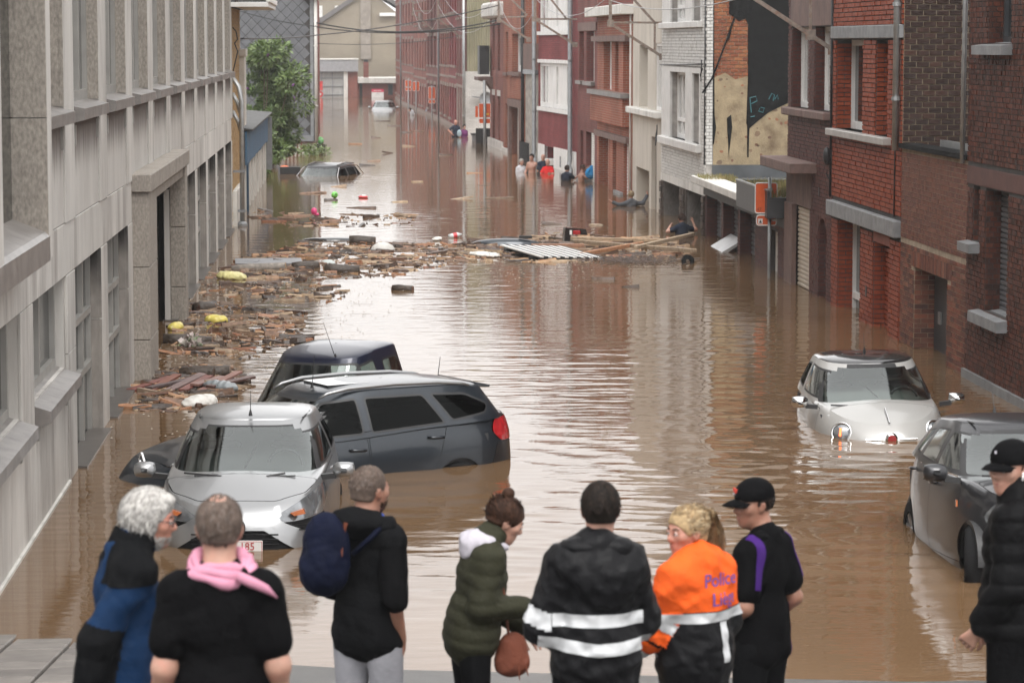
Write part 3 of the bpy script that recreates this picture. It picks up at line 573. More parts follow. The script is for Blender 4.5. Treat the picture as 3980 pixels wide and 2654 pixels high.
# -- house with white window bands
h = house('brick_house', 'crimson brick house with full width white window bands', (7.2, 109.5), (7.96, 100.), 9, m_red2); Ls = h['L']
ops = [(.2, 7.75, 2.2, 3.87, .25), (.2, 7.75, 5.05, 6.7, .25), (1.7, 4.1, -1.4, .74, .8)]
wall(h, Ls, -1.4, 9, ops, m_red2)
for z0, z1 in ((2.2, 3.87), (5.05, 6.7)):
    f = window(h, .2, 7.75, z0, z1, .1, m_white, m_curt, (.18, .27, .52, .6, .86), fw=.13); B('band_frame', m_white, h, (.1, 7.85, -.06, .06, z1, z1 + .13), (.1, 7.85, -.08, .06, z0 - .14, z0))
    for a, b in ((.27, .52), (.6, .86)): B('infill_panel', m_white, h, (.2 + 7.55 * a, .2 + 7.55 * b, .06, .08, z0 + .1, z1 - .1))
B('white_base', m_white, h, (0, 1.7, -.03, .1, -1.4, .78), (4.1, 9.3, -.03, .1, -1.4, .78)); B('meter_ledge', m_offw, h, (1.9, 4.05, -.2, .5, .1, .28)); B('house_number', m_bluest, h, (5.6, 5.9, -.036, -.03, .1, .5))
for x in (-.12, 8.75): pipe(h, [(x, -.15, 9), (x, -.15, .5), (x + .1, -.2, .3), (x + .5, -.2, .15), (x + .5, -.2, -1)], .085, m_dzinc, collars=[(x, -.15, 2), (x, -.15, 4)])
# -- rubble gap
h = house('rubble_wall', 'narrow grey rubble wall beside a drainpipe between two red houses', (6.95, 113.5), (7.2, 109.5), 5, m_offw, 'wall', group='low buildings')
wall(h, h['L'], -1.4, 3.4, [], M('grey_rubble', (.3, .28, .25), .9, var=.4, vs=4, bump=.02, bs=14)); B('coping', m_brownc, h, (0, h['L'], -.1, .4, 3.4, 4.6))
for i in range(9): B('railing_bar', m_black, h, (.4 + i * .35, .44 + i * .35, -.3, -.26, -1, .75))
# -- two red houses before the gap
h = house('brick_house', 'rose brick house with arched doorway and stone plinth', (6.57, 123.), (6.95, 113.5), 9, m_red3); Ls = h['L']
ops = [(1.1, 2.2, 3.37, 5.08, .25), (4.0, 8.3, 3.43, 5.0, .35), (1.0, 2.0, 0.15, 2.05, .25), (3.8, 7.9, -1.4, 2.0, .35)]
wall(h, Ls, -1.4, 8, ops, m_red3); B('sill', m_brownc, h, (3.6, 8.6, -.18, .3, 3.28, 3.43), (.9, 2.4, -.12, .2, 3.25, 3.37)); B('door_frame', m_brownc, h, (3.2, 3.8, -.12, .3, -1, 2.0), (7.9, 9.0, -.12, .3, -1, 2.0), (3.2, 9.0, -.14, .3, 2.0, 2.3))
window(h, 1.1, 2.2, 3.37, 5.08, .2, m_black, m_glassd); window(h, 4.0, 8.3, 3.43, 5.0, .3, m_white, m_glassd, (.65,), fw=.2); window(h, 1.0, 2.0, .15, 2.05, .2, m_black, m_glassd); window(h, 3.8, 7.9, -1.4, 2.0, .3, m_offw, m_red3, (.55, .72), fw=.25, name='door')
B('plinth', m_offw, h, (0, 3.0, -.1, .1, -1.4, .15)); B('upper_infill', m_red3, h, (3.4, 8.9, -.06, .0, 2.35, 3.2)); pipe(h, [(9.3, -.1, -1), (9.3, -.1, 8)], .07, m_black)
h = house('brick_house', 'pink brick house with corner balcony and narrow windows', (6.34, 130.), (6.57, 123.), 9, m_red4); Ls = h['L']
ops = [(1.5, 2.6, .35, 2.3, .25), (4.2, 5.4, .35, 2.3, .25), (1.5, 2.6, 3.4, 5.5, .25), (4.2, 5.4, 3.4, 5.5, .25)]
wall(h, Ls, -1.4, 8, ops, m_red4)
for o in ops: window(h, *o[:4], .2, m_black, m_glassd, (), (.75,)); B('lintel_block', m_offw, h, (o[0] - .15, o[1] + .15, -.03, .05, o[3], o[3] + .25))
B('plinth', m_offw, h, (-.05, Ls, -.12, .1, -1.4, .35)); MB().prism([(-.7, 3.1), (.0, 3.1), (.0, 2.5), (-.25, 2.85), (-.7, 2.95)], -.3, 1.6, 'x').build('balcony', m_brownc, h); B('sign_box', m_black, h, (-.25, .9, -.55, -.1, 3.2, 4.5)); B('cornice', m_offw, h, (-.2, Ls, -.4, .1, 5.7, 6.4), bv=.1)
# -- gap: clad gable and white brick wall (they face down the street)
h = thing('clad_gable_house', 'tall house gable clad in olive grey corrugated sheets above a white brick wall', 'house', (5.72, 143.2, 0), 0, 'houses along the right of the flooded street')
B('wall', m_wbr, h, (.0, 3.6, 0, 6, -1.4, 3.2)); cl = B('gable_back', m_mort, h, (.1, 3.6, .03, 6, 3.2, 9.5)); m_cl = M('olive_grey_cladding', (.22, .2, .13), .6, var=.2, vs=2, dirt=((.12, .12, .05), .6, 1.2), stretch=(1, 1, .3))
me = MB().prism([(0, 0), (.035, -.03), (.085, -.03), (.12, 0)], 3.2, 9.5, 'z').mesh('cladding_sheet', m_cl)
for i in range(29): o = obj('cladding_sheet', me, cl); o.location = (.1 + i * .12, .03, 0)
MB().prism([(1.6, 3.1), (3.4, 3.3), (3.4, 2.5), (2.9, 2.75), (2.2, 2.95)], -.25, 0, 'y').build('tarpaulin', m_white, h)
pipe(h, [(-.06, -.1, -1), (-.06, -.1, 9)], .07, m_zinc, collars=[(-.06, -.1, 1), (-.06, -.1, 3)])
dish = MB().lathe([(.0, 0), (.2, -.02), (.33, -.1), (.34, -.09), (.2, 0)], 16, (0, 0, 0), 'y').build('satellite_dish', m_dzinc, h); dish.location = (1.05, -.25, 1.85); MB().bar((-.7, .1, .1), (0, 0, 0), .05, .05).build('arm', m_dzinc, dish)
# -- far row
m_tan = M('tan_stone', (.2, .15, .125), .8, var=.2, vs=2)
fr_poly = [((5.64, 152.), (5.68, 143.4), m_red5, 'soot streaked brick house with stone ground floor at the drainpipe'), ((5.55, 161.), (5.64, 152.), m_red2, 'deep red brick house with tall narrow windows beyond the gap'),
           ((5.4, 172.), (5.55, 161.), m_red1, 'brick house with pale quoins in the far row'), ((4.95, 186.), (5.4, 172.), m_red5, 'dark brick house behind the orange road boards'),
           ((4.45, 201.), (4.95, 186.), m_red1, 'hazy red brick house beyond the two far road boards'), ((3.95, 219.), (4.45, 201.), m_red4, 'faint brick house next to the fire station yard'), ((3.8, 241.), (3.95, 219.), m_red1, 'last hazy brick house of the right row')]
for i, (p1, p0, mt, lb) in enumerate(fr_poly):
    h = house('terraced_house', lb, p1, p0, 9, mt, 'house', group='far houses of the right row'); Ls = h['L']; n = [3, 3, 4, 4, 5, 4, 5][i]; ops = []; dz = rng.uniform(-.35, .5); fw_ = rng.uniform(.19, .3)
    for q in range(n):
        c = Ls * (q + .5) / n; ww = Ls / n * fw_
        for z0, z1 in ((-1.4 if q in (n - 1, 1) else .5, 1.9 + dz), (3.1 + dz, 4.9 + dz), (6.0 + dz, 7.5 + dz)): ops.append((c - ww, c + ww, z0, z1, .3))
    wall(h, Ls, -1.4, 9.5, ops, mt)
    for o in ops: window(h, *o[:4], .24, m_white if i % 2 else m_dzinc, m_glassd, (.5,), (.7,)); B('lintel_block', m_tan, h, (o[0] - .1, o[1] + .1, -.03, .05, o[3], o[3] + .2)); B('sill', m_tan, h, (o[0] - .2, o[1] + .2, -.1, .2, o[2] - .12, o[2]))
    B('string_course', m_tan, h, (0, Ls, -.05, .05, 2.4 + dz, 2.52 + dz)); B('plinth', m_tan, h, (0, Ls, -.08, .05, -1.4, .2))
    if i == 0: B('ground_floor_stone', m_tan, h, (Ls * .05, Ls * .22, -.03, .02, .2, 2.5), (Ls * .45, Ls * .55, -.03, .02, .2, 2.5), (Ls * .78, Ls, -.03, .02, .2, 2.5))
    B('cornice', m_offw, h, (0, Ls, -.5, .1, 9.1, 9.5))
    if i in (2, 5): pipe(h, [(.5, -.15, -1), (.5, -.15, 9)], .05, m_dzinc)
    if i in (1, 3): B('balcony', m_brownc, h, (Ls * .3, Ls * .5, -.8, .05, 5.4, 5.6), (Ls * .3, Ls * .5, -.8, -.72, 5.6, 6.5))
# ================================================================== LEFT ROW
def soot_mat():
    m = M('sooty_concrete', (.52, .5, .47), .8, var=.1, vs=1.2, bump=.004, bs=120, dirt=((.3, .27, .25), .4, 1.1), stretch=(1, 1, .5))
    n = m.node_tree.nodes; k = m.node_tree.links.new; b = n['Principled BSDF']; src = b.inputs['Base Color'].links[0].from_socket
    g = n.new('ShaderNodeNewGeometry'); sp = n.new('ShaderNodeSeparateXYZ'); k(g.outputs['Position'], sp.inputs[0])
    mp = n.new('ShaderNodeMapping'); mp.inputs['Scale'].default_value = (1, 2.2, .12); k(g.outputs['Position'], mp.inputs[0])
    nz = n.new('ShaderNodeTexNoise'); nz.inputs['Scale'].default_value = 3; nz.inputs['Detail'].default_value = 4; k(mp.outputs[0], nz.inputs['Vector'])
    a = n.new('ShaderNodeMath'); a.operation = 'MULTIPLY_ADD'; a.inputs[1].default_value = .55; k(nz.outputs['Fac'], a.inputs[0]); k(sp.outputs[2], a.inputs[2])
    r = n.new('ShaderNodeMapRange'); r.interpolation_type = 'SMOOTHSTEP'; r.inputs[1].default_value = 3.42; r.inputs[2].default_value = 3.95; r.inputs[4].default_value = .88; k(a.outputs[0], r.inputs[0])
    mx = n.new('ShaderNodeMix'); mx.data_type = 'RGBA'; k(r.outputs[0], mx.inputs[0]); k(src, mx.inputs[6]); mx.inputs[7].default_value = (.105, .08, .07, 1); k(mx.outputs[2], b.inputs['Base Color'])
    return m
m_soot = soot_mat()
def dark_band(m, z0, z1, col, amt):
    n = m.node_tree.nodes; k = m.node_tree.links.new; b = n['Principled BSDF']; src = b.inputs['Base Color'].links[0].from_socket; g = n.new('ShaderNodeNewGeometry'); sp = n.new('ShaderNodeSeparateXYZ'); k(g.outputs['Position'], sp.inputs[0]); nz = n.new('ShaderNodeTexNoise'); nz.inputs['Scale'].default_value = 2.5; k(g.outputs['Position'], nz.inputs['Vector'])
    a = n.new('ShaderNodeMath'); a.operation = 'MULTIPLY_ADD'; a.inputs[1].default_value = .8; k(nz.outputs['Fac'], a.inputs[0]); k(sp.outputs[2], a.inputs[2]); r = n.new('ShaderNodeMapRange'); r.interpolation_type = 'SMOOTHSTEP'; r.inputs[1].default_value = z0; r.inputs[2].default_value = z1; r.inputs[4].default_value = amt; k(a.outputs[0], r.inputs[0])
    mx = n.new('ShaderNodeMix'); mx.data_type = 'RGBA'; k(r.outputs[0], mx.inputs[0]); k(src, mx.inputs[6]); mx.inputs[7].default_value = (*col, 1); k(mx.outputs[2], b.inputs['Base Color']); return m
m_aggs = dark_band(M('dark_top_aggregate', (.28, .255, .23), .85, var=.2, vs=7, bump=.004, bs=220, dirt=((.16, .14, .13), .5, 2.0), stretch=(1, 1, .5)), 1.75, 2.55, (.035, .032, .03), .92)  # jamb aggregate whose colour goes darker towards the top of the opening
m_wglass = M('office_glass', (.02, .022, .02), .08, var=.4, vs=.8, spec=.2, stretch=(1, 1, .4))
Y0 = 17.0; m_sillw = M('wet_dark_sill', (.09, .08, .073), .3, var=.25, vs=5)
h = thing('office_building', 'grey concrete office building with ribbed panels along the left', 'building', (-3.02, Y0, 0), R(90)); Ln = 71.7 - Y0
pc = [30.41 + 4.125 * k for k in range(-3, 11)]; PW = .52
ops = []; bays = []
for i in range(len(pc) - 1):
    a, b = pc[i] + PW - Y0, pc[i + 1] - PW - Y0; ya = pc[i] + PW; bays.append((a, b))
    if not (39 < ya < 47): ops.append((a, b, 1.22 if ya < 30 else -1.4, 2.18, .17))
    if ya > 25.5: ops.append((a, b, 3.93, 6.3, .17)); ops.append((a, b, 7.6, 9.7, .17))
P0_, P1_ = 40.6 - Y0, 47.6 - Y0
ops.append((P0_, P1_, -1.4, 2.55, .45))
wall(h, Ln, -1.4, 11, ops, m_conc, depth=12)
m_joint = M('panel_joint', (.12, .11, .1), .9)
def panel(x0, x1, z0, z1, mat, p=.03, g=.004, nm='facade_panel'): return B(nm, mat, h, (x0 + g, x1 - g, -p, -.001, z0 + g, z1 - g), bv=.004)
for i, c in enumerate(pc):
    a, b = c - PW - Y0, c + PW - Y0; port = 39 < c < 48
    if a < 0: continue
    if not port:
        if c > 30:
            panel(a + .08, (a + b) / 2, -1.4, 1.35 if i % 2 else .9, m_conc, .035, nm='pilaster_panel'); panel((a + b) / 2, b - .08, -1.4, 1.35 if i % 2 else .9, m_conc, .035, nm='pilaster_panel')
            panel(a + .08, (a + b) / 2, 1.35 if i % 2 else .9, 2.18, m_conc, .035, nm='pilaster_panel'); panel((a + b) / 2, b - .08, 1.35 if i % 2 else .9, 2.18, m_conc, .035, nm='pilaster_panel')
        else:
            for q in range(3): panel(a + q * .345, a + (q + 1) * .345, -1.4, 2.18, m_conc, .03)
    if c > 26: panel(a, (a + b) / 2, 2.73, 6.5, m_conc, .045, nm='pilaster_panel'); panel((a + b) / 2, b, 2.73, 6.5, m_conc, .045, nm='pilaster_panel')
for x0, x1 in bays:
    y = x0 + Y0
    n = 5; wd = (x1 - x0) / n
    if y > 25.5:
        for q in range(n): panel(x0 + q * wd, x0 + (q + 1) * wd, 2.73, 3.8, m_soot, .022)
        for q in range(3):                                                             # sill in three blocks, sloping, with mitred ends
            s0 = x0 + (x1 - x0) * q / 3 + .006; s1 = x0 + (x1 - x0) * (q + 1) / 3 - .006
            MB().prism([(-.16, 3.78), (.0, 3.74), (.17, 3.8), (.17, 3.97), (-.16, 3.9)], s0, s1, 'x').build('sill', m_sill, h)
        B('sill_bracket', m_alu, h, (x0 + .12, x0 + .2, -.05, -.02, 3.5, 3.72), (x1 - .2, x1 - .12, -.05, -.02, 3.5, 3.72))
        window(h, x0, x1, 3.95, 6.3, .14, m_alu, m_wglass, (.33, .66), (.85,), fw=.09)
        B('jamb', m_aggr, h, (x1 - .012, x1 - .002, .002, .13, 3.95, 6.3), (x1 - .012, x1 - .002, -.04, .0, 3.95, 6.3))
    k_ = int(round((x1 + 1.04 - x0) / .52))
    for q in range(k_):
        s0 = x0 - .52 + q * (x1 - x0 + 1.04) / k_; 
        if s0 > 0 and not (P0_ - 1.7 < s0 < P1_ + .3): panel(s0, s0 + (x1 - x0 + 1.04) / k_, 2.18, 2.73, m_conc, .03)
        elif s0 > 0: panel(s0, s0 + (x1 - x0 + 1.04) / k_, 2.82, 2.9, m_soot, .02)
    if y < 30:
        window(h, x0, x1, 1.22, 2.18, .14, m_alu, m_wglass, (.5,), fw=.08)
        for q in range(3):
            s0 = x0 + (x1 - x0) * q / 3; s1 = x0 + (x1 - x0) * (q + 1) / 3 - .005; MB().prism([(-.18, 1.04), (-.1, 1.0), (.17, 1.1), (.17, 1.26), (-.18, 1.15)], s0, s1, 'x').build('sill', m_sill, h)
        for q in range(6): wd6 = (x1 - x0) / 6; panel(x0 + q * wd6, x0 + (q + 1) * wd6, -1.4, 1.04, m_conc, .03)
        B('sill_bracket', m_alu, h, (x0 + .15, x0 + .25, -.05, -.02, .85, 1.0), (x1 - .25, x1 - .15, -.05, -.02, .85, 1.0))
    elif not (39 < y < 47):
        window(h, x0, x1, -1.4, 2.18, .14, m_alu, m_wglass, (.33, .66), (.62, .8), fw=.08); B('threshold', m_sillw, h, (x0 - .02, x1 + .02, -.13, .14, -1.3, .022))
        B('jamb', m_aggs, h, (x1 - .012, x1 - .002, .002, .13, -1.2, 1.33), (x1 - .012, x1 - .002, .002, .13, 1.345, 2.18), (x1 - .012, x1 - .002, -.04, .0, -1.2, 1.33), (x1 - .012, x1 - .002, -.04, .0, 1.345, 2.18))
B('base_strip', m_offw, h, (3, 12.9, -.06, -.031, -.4, .03))
# portal
B('portal_beam', m_aggr, h, (P0_ - 1.65, P1_ + .65, -.3, .0, 2.58, 2.83), bv=.015); B('portal_lintel', m_aggr, h, (P0_, P1_, -.22, .4, 2.4, 2.575))
for z0, z1 in ((-1.4, .55), (.56, 1.55), (1.56, 2.575)):
    B('portal_pillar', m_aggr, h, (P0_ - 1.6, P0_, -.26, .0, z0, z1), bv=.008); B('portal_pillar', m_aggr, h, (P1_, P1_ + .6, -.26, .0, z0, z1), bv=.008); B('portal_jamb', m_aggs, h, (P1_ - .03, P1_ - .002, .0, .42, z0, z1))
B('entrance_door', m_glassd, h, (P0_, P1_, .42, .44, -1.4, 2.55))
# oriel
for y0, y1 in ((21.75, 22.1), (25.42, 25.75)): B('oriel_fin', m_conc, h, (y0 - Y0, y1 - Y0, -.34, -.03, 2.7, 7.4))
for z0, z1 in ((2.9, 3.94), (3.95, 7.2)): B('oriel_jamb', m_aggr, h, (25.39 - Y0, 25.417 - Y0, -.335, .05, z0, z1)); B('oriel_jamb', m_aggr, h, (21.72 - Y0, 21.747 - Y0, -.335, .05, z0, z1))
B('oriel_window', m_wglass, h, (22.1 - Y0, 25.4 - Y0, -.02, .02, 3.0, 7.2)); B('oriel_window_frame', m_alu, h, (23.4 - Y0, 23.5 - Y0, -.06, -.02, 3.0, 7.2))
MB().prism([(-.345, 2.68), (0, 2.68), (0, 3.06), (-.31, 2.94), (-.345, 2.9)], 19 - Y0, 25.43 - Y0, 'x').build('oriel_sill', m_sill, h); B('oriel_top', m_conc, h, (19 - Y0, 25.7 - Y0, -.34, .0, 7.4, 7.8))
# yellow brick house with conduits
h = thing('yellow_brick_house', 'yellow brick house end with white eaves beside steel conduits', 'house', (-3.0, 71.75, 0), R(90)); w = wall(h, 6.0, -1.4, 5.5, [], m_mortl, depth=8)
bk = Bricks(w, h, m_byel, bw=.22, bh=.08, proud=.014); bk.panel((0, 0, -.1), (1, 0, 0), (0, -1, 0), 6.0, 5.6); bk.finish()
B('eaves', m_white, h, (-.05, 7.2, -.95, .3, 5.5, 5.62), (-.05, 7.2, -1.0, -.9, 5.62, 5.75), bv=.01); B('roof', m_roofw, h, (-.05, 7.2, -.9, 8, 5.75, 5.95))
B('concrete_box', m_offw, h, (5.2, 6.3, -.16, .1, 2.4, 4.25), (5.1, 6.4, -.2, .1, 4.25, 4.45), bv=.01); B('concrete_base', m_offw, h, (.3, 5.8, -.12, .0, -1.3, .9), bv=.01)
c = thing('conduit_pipes', 'curved steel conduit pipes clamped to the wall end', 'pipes', (-2.86, 72.3, 0))
for i, (zt, dx) in enumerate(((3.75, 0), (3.35, .1), (2.9, .17))):
    pts = [(-.3, .3 + i * .25, zt), (-.12, .25, zt - .02), (.04, .12, zt - .25), (.1, .05, zt - .6), (.1, 0, .1)] if i == 0 else [(-.3, .3 + i * .25, zt), (-.12, .25, zt - .03), (.0, .2, zt - .25), (.07, .16, zt - .5)]
    MB().tube(pts, .06 if i == 0 else .05, 12).build('pipe', m_zinc, c, smooth=True)
for z in (.35, 1.35): B('clamp', m_dzinc, c, (-.25, .18, -.06, .06, z, z + .06))
MB().lathe([(0, 0), (.13, 0), (.13, .08), (.07, .14)], 12, (.1, 0, -.02)).build('foot', m_dzinc, c)
MB().tube([(-.1, .1, 5), (-.02, .1, 4.9), (.02, .1, 4.7), (-.06, .1, 4.6), (.02, .1, 4.4), (-.1, .1, 3.9)], .018, 6).build('cable', m_black, c)
# blue fascia shed
h = thing('blue_shed', 'open shed front with faded blue boards over white posts', 'shed', (-2.9, 78.2, 0), R(90)); m_blue = M('faded_blue_board', (.055, .13, .22), .7, var=.25, vs=3, dirt=((.12, .14, .15), .5, 2.5), stretch=(1, 1, .25)); Ls = 19.6
for i in range(14): B('board', m_blue, h, (i * 1.4, i * 1.4 + 1.385, -.06, .0, 1.3 + rng.uniform(-.03, .02), 2.2))
for i in range(8): B('post', m_offw, h, (.9 + i * 2.45, 1.6 + i * 2.45, -.02, .3, -1.4, 1.31))
B('infill', m_offw, h, (0, Ls, .3, .36, -1.4, 1.3)); B('back', m_offw, h, (0, Ls, .36, 3, -1.4, 2.1))
for i in range(16): MB().prism([(-.22, 2.22), (3, 2.5), (3, 2.54), (-.22, 2.27)], i * 1.225, i * 1.225 + 1.21, 'x').build('roof_sheet', M('old_roof_sheet', (.07, .07, .068), .8, var=.3), h)
B('frame_post', M('blue_steel', (.02, .06, .11), .5), h, (.15, .3, -.09, -.03, -1.3, 1.35)); B('downpipe', m_dzinc, h, (19.65, 19.85, -.2, .0, .3, 2.1))
# slate-hung house
h = thing('slate_house', 'house with a gable hung in dark diamond slates and a white corner pipe', 'house', (-1.47, 120, 0)); m_slate = M('fibre_slate', cols=[(.115, .12, .13), (.13, .135, .145), (.105, .11, .12), (.14, .145, .152)], rough=.45, var=.15, vs=3)
B('wall', m_mortd, h, (-7, -.02, 0, 12, .45, 8.6)); B('base_wall', m_offw, h, (-7, .0, -.02, 12, -1.4, .42)); B('base_ledge', m_brownc, h, (-7, .05, -.12, .0, .42, .52))
dg = .49; hh = dg / 2; sm = MB(); sm.add([(0, -.012, -hh + .022), (hh - .022, -.02, 0), (0, -.026, hh), (-hh + .022, -.02, 0), (0, 0, -hh + .022), (hh - .022, 0, 0), (0, 0, hh), (-hh + .022, 0, 0)], [(0, 1, 2, 3), (0, 4, 5, 1), (1, 5, 6, 2), (2, 6, 7, 3), (3, 7, 4, 0)]); me = sm.mesh('slate', m_slate)
for r in range(31):
    for q in range(10):
        x = -.45 - q * dg - (hh if r % 2 else 0); z = .75 + r * hh
        if x > -4.4: o = obj('slate', me, h); o.location = (x, -.004, z); o.rotation_euler = (0, rng.normal(0, .01), 0)
B('corner_trim', m_dzinc, h, (-.22, -.08, -.06, 0, .5, 8.6)); pipe(h, [(.02, -.1, .5), (.02, -.1, 8.6)], .075, m_offw, collars=[(.02, -.1, 2), (.02, -.1, 4.5)]); B('eaves_box', m_dark, h, (-.5, .6, -.4, 4, 6.5, 6.8)); B('street_wall', m_red4, h, (.0, .05, .05, 12, .5, 6.5)); B('lead_flashing', m_dzinc, h, (-2.2, -.1, -.2, .0, .52, .75))
# wooden fence piece
f = thing('wooden_fence', 'short brown picket fence beside the white base wall', 'fence', (-2.75, 119.3, 0)); m_fw = M('brown_wood', (.12, .05, .03), .7, var=.3, vs=8)
for i in range(5): B('picket', m_fw, f, (i * .16, i * .16 + .07, 0, .03, -.8, .5 + .06 * (i % 2)))
B('rail', m_fw, f, (-.05, .8, .03, .06, .1, .2))
# ================================================================== END OF THE STREET
h = thing('gabled_house', 'large hazy beige house with gable closing the street', 'house', (0, 255, 0)); m_gab = M('old_beige_render', (.25, .215, .165), .9, var=.15, vs=.5, dirt=((.2, .16, .12), .5, .4))
MB().prism([(-9, -1.4), (8, -1.4), (8, 5.6), (4.0, 7.4), (1.7, 9.3), (-2.9, 6.2), (-9, 5.0)], 0, 12).build('wall', m_gab, h); MB().prism([(-3.3, 5.95), (1.7, 9.3), (8.2, 5.5), (8.2, 5.8), (1.7, 9.75), (-3.3, 6.4)], -.3, 12).build('roof', M('dark_tiles', (.12, .11, .11), .6, var=.2), h)
B('chimney', M('grey_chimney', (.24, .21, .18), .9), h, (.9, 1.8, -.25, .0, 3.2, 9.0)); B('roof_light', m_white, h, (2.6, 4.0, -.4, -.1, 7.0, 7.3))
h = thing('rear_house', 'pale distant house with small windows behind the beige gable', 'house', (-5, 300, 0)); w = B('wall', m_gab, h, (-9, 5, 0, 10, -1, 11.5))
for x in (-1.2, 1.2, 3.4):
    for z in (7.3, 9.2): B('window', m_white, h, (x, x + .9, -.1, .0, z, z + 1.2))
B('chimney', m_gab, h, (1.9, 2.7, -.3, .8, 11.5, 12.5))
h = thing('fire_station', 'low grey roofed station with a glazed gate and pale pillar at the street end', 'building', (0, 245, 0)); m_gr = M('grey_sheet_fascia', (.3, .3, .31), .5, var=.12)
B('wall', m_red1, h, (-.25, .6, 0, 8, -1.4, 2.2)); B('pillar', m_offw, h, (-.6, -.25, -.1, 8, -1.4, 2.2)); fa = B('fascia', m_gr, h, (-3.6, .65, -.3, 8, 2.2, 3.2)); B('roof_edge', m_offw, h, (-3.6, .68, -.36, 8, 3.2, 3.28))
for i in range(14): B('fascia_rib', m_gr, fa, (-3.5 + i * .3, -3.47 + i * .3, -.34, -.3, 2.22, 3.19))
window(h, -3.4, -.6, -1.4, 2.2, .2, m_dzinc, m_curt, (.33, .66), (.45, .65, .85), name='gate')
h = thing('station_annex', 'small brick annex with pale flat roof and chimney', 'building', (0, 245.2, 0)); B('wall', m_red1, h, (1.0, 4.1, .1, 8, -1.4, 1.2), (.6, .75, .1, 8, -1.4, 1.2)); B('recess', m_dark, h, (.75, 1.0, .3, 8, -1.4, 1.2)); B('roof', m_offw, h, (.62, 4.15, -.4, 8, 1.2, 1.66), bv=.03); B('chimney', m_red1, h, (1.1, 1.55, 1, 1.5, 1.66, 3.0)); B('chimney_cowl', m_black, h, (1.15, 1.5, 1.05, 1.45, 3.0, 3.2)); window(h, 3.2, 3.6, .2, 1.1, .06, m_black, m_glassd)
s = thing('notice_board', 'pink and white notice board on the annex wall', 'sign', (2.3, 244.7, 0)); B('board', m_white, s, (-.52, .52, 0, .05, -.2, .45)); B('header', M('magenta_print', (.6, .03, .09), .5), s, (-.52, .52, -.01, .05, .45, .7)); B('lettering', m_white, s, (-.35, -.05, -.02, -.01, .55, .6), (.0, .3, -.02, -.01, .55, .6)); B('post', m_zinc, s, (-.03, .03, .06, .1, -1.4, .4))
s = thing('extinguisher_trolley', 'red hose reel beside the station gate', 'hose reel', (-2.6, 243.5, 0)); MB().lathe([(.12, -.1), (.26, -.1), (.26, .1), (.12, .1)], 16, (0, 0, .3), 'y').build('reel', M('signal_red', (.5, .03, .03), .4), s); MB().lathe([(0, -.12), (.08, -.12), (.08, .12), (0, .12)], 10, (0, 0, .3), 'y').build('hub', m_white, s); B('cabinet', MATS['signal_red'], s, (-.22, .22, 0, .2, .62, 1.4))
# hill woods behind
def blob_tree(name, label, loc, hgt, rad, n, cols, lf=.12, seed=0, trunk=True, group=None, asp=6, mat=None, flowers=None, clumps=26):
    r = np.random.default_rng(seed); t = thing(name, label, 'shrub' if 'shrub' in name else 'tree', loc, 0, group)
    m_l = mat or M(name + '_leaf', cols=cols, rough=.5, var=.25, vs=6)
    cl = [(np.array([r.normal(0, rad * .42), r.normal(0, rad * .42), hgt * (.06 + .84 * r.beta(1.2, 1.25))]), rad * r.uniform(.24, .46)) for _ in range(clumps)]
    cl = [(c * np.array([1 - .55 * max(0, (c[2] / hgt - .55)) / .45, 1, 1]), q) for c, q in cl]
    C = []; D = []
    for c, q in cl:
        k = n // clumps; d = r.normal(size=(k, 3)); d /= np.linalg.norm(d, axis=1)[:, None]; C.append(c + d * q * (r.uniform(.45, 1.0, (k, 1)) ** .5) * np.array([1, 1, .85])); D.append(d)
    C = np.concatenate(C); D = np.concatenate(D); ax = D + r.normal(0, .6, D.shape) + np.array([0, 0, -.25]); ax /= np.linalg.norm(ax, axis=1)[:, None]
    sd = np.cross(ax, r.normal(size=ax.shape)); sd /= np.linalg.norm(sd, axis=1)[:, None]; L_ = lf * r.uniform(.35, 1.45, (len(C), 1)); wv = L_ / asp
    V = np.stack([C, C + ax * L_ * .5 + sd * wv, C + ax * L_, C + ax * L_ * .5 - sd * wv], 1).reshape(-1, 3); F = np.arange(len(V)).reshape(-1, 4)
    me = bpy.data.meshes.new('crown'); me.from_pydata(V.tolist(), [], F.tolist()); me.materials.append(m_l); o = obj('crown', me, t)
    if trunk:
        m_t = M('bark', (.09, .065, .045), .9, var=.3); tb = MB()
        for c, q in cl[:9]: p = Vector((0, 0, -1)); e = Vector(c); tb.tube([p, p.lerp(e, .4) + Vector((0, 0, .2)), e], [.05, .035, .012], 6)
        tb.build('trunk', m_t, t)
    if flowers:
        fm, nf = flowers; fb = MB()
        for i in range(nf):
            j = r.integers(len(C)); p = C[j]
            if p[2] < hgt * .5: continue
            a = Vector(D[j]) + Vector((0, 0, .7)); a.normalize(); fb.tube([Vector(p), Vector(p) + a * .12, Vector(p) + a * .24], [.035, .045, .008], 6)
        fb.build('flower_spikes', fm, t)
    return t
blob_tree('butterfly_bush_shrub', 'tall green shrub with purple flower spikes in front of the slate gable', (-3.25, 107, 0), 4.85, 1.3, 26000, [(.06, .11, .025), (.11, .17, .045), (.16, .22, .07), (.045, .08, .022), (.2, .26, .11), (.09, .13, .05)], .2, 3, flowers=(M('purple_flowers', (.3, .12, .38), .7), 46), clumps=44)
blob_tree('weed_shrub', 'leafy weeds hanging into the flood below the shrub', (-3.1, 99.5, 0), 1.0, .55, 1400, None, .14, 4, trunk=False, mat=MATS['butterfly_bush_shrub_leaf'], clumps=10)
blob_tree('floating_shrub', 'low green plants on the water before the white base wall', (-1.6, 118.2, -.05), .35, .75, 900, [(.1, .15, .04), (.16, .2, .07)], .14, 6, trunk=False, clumps=12)
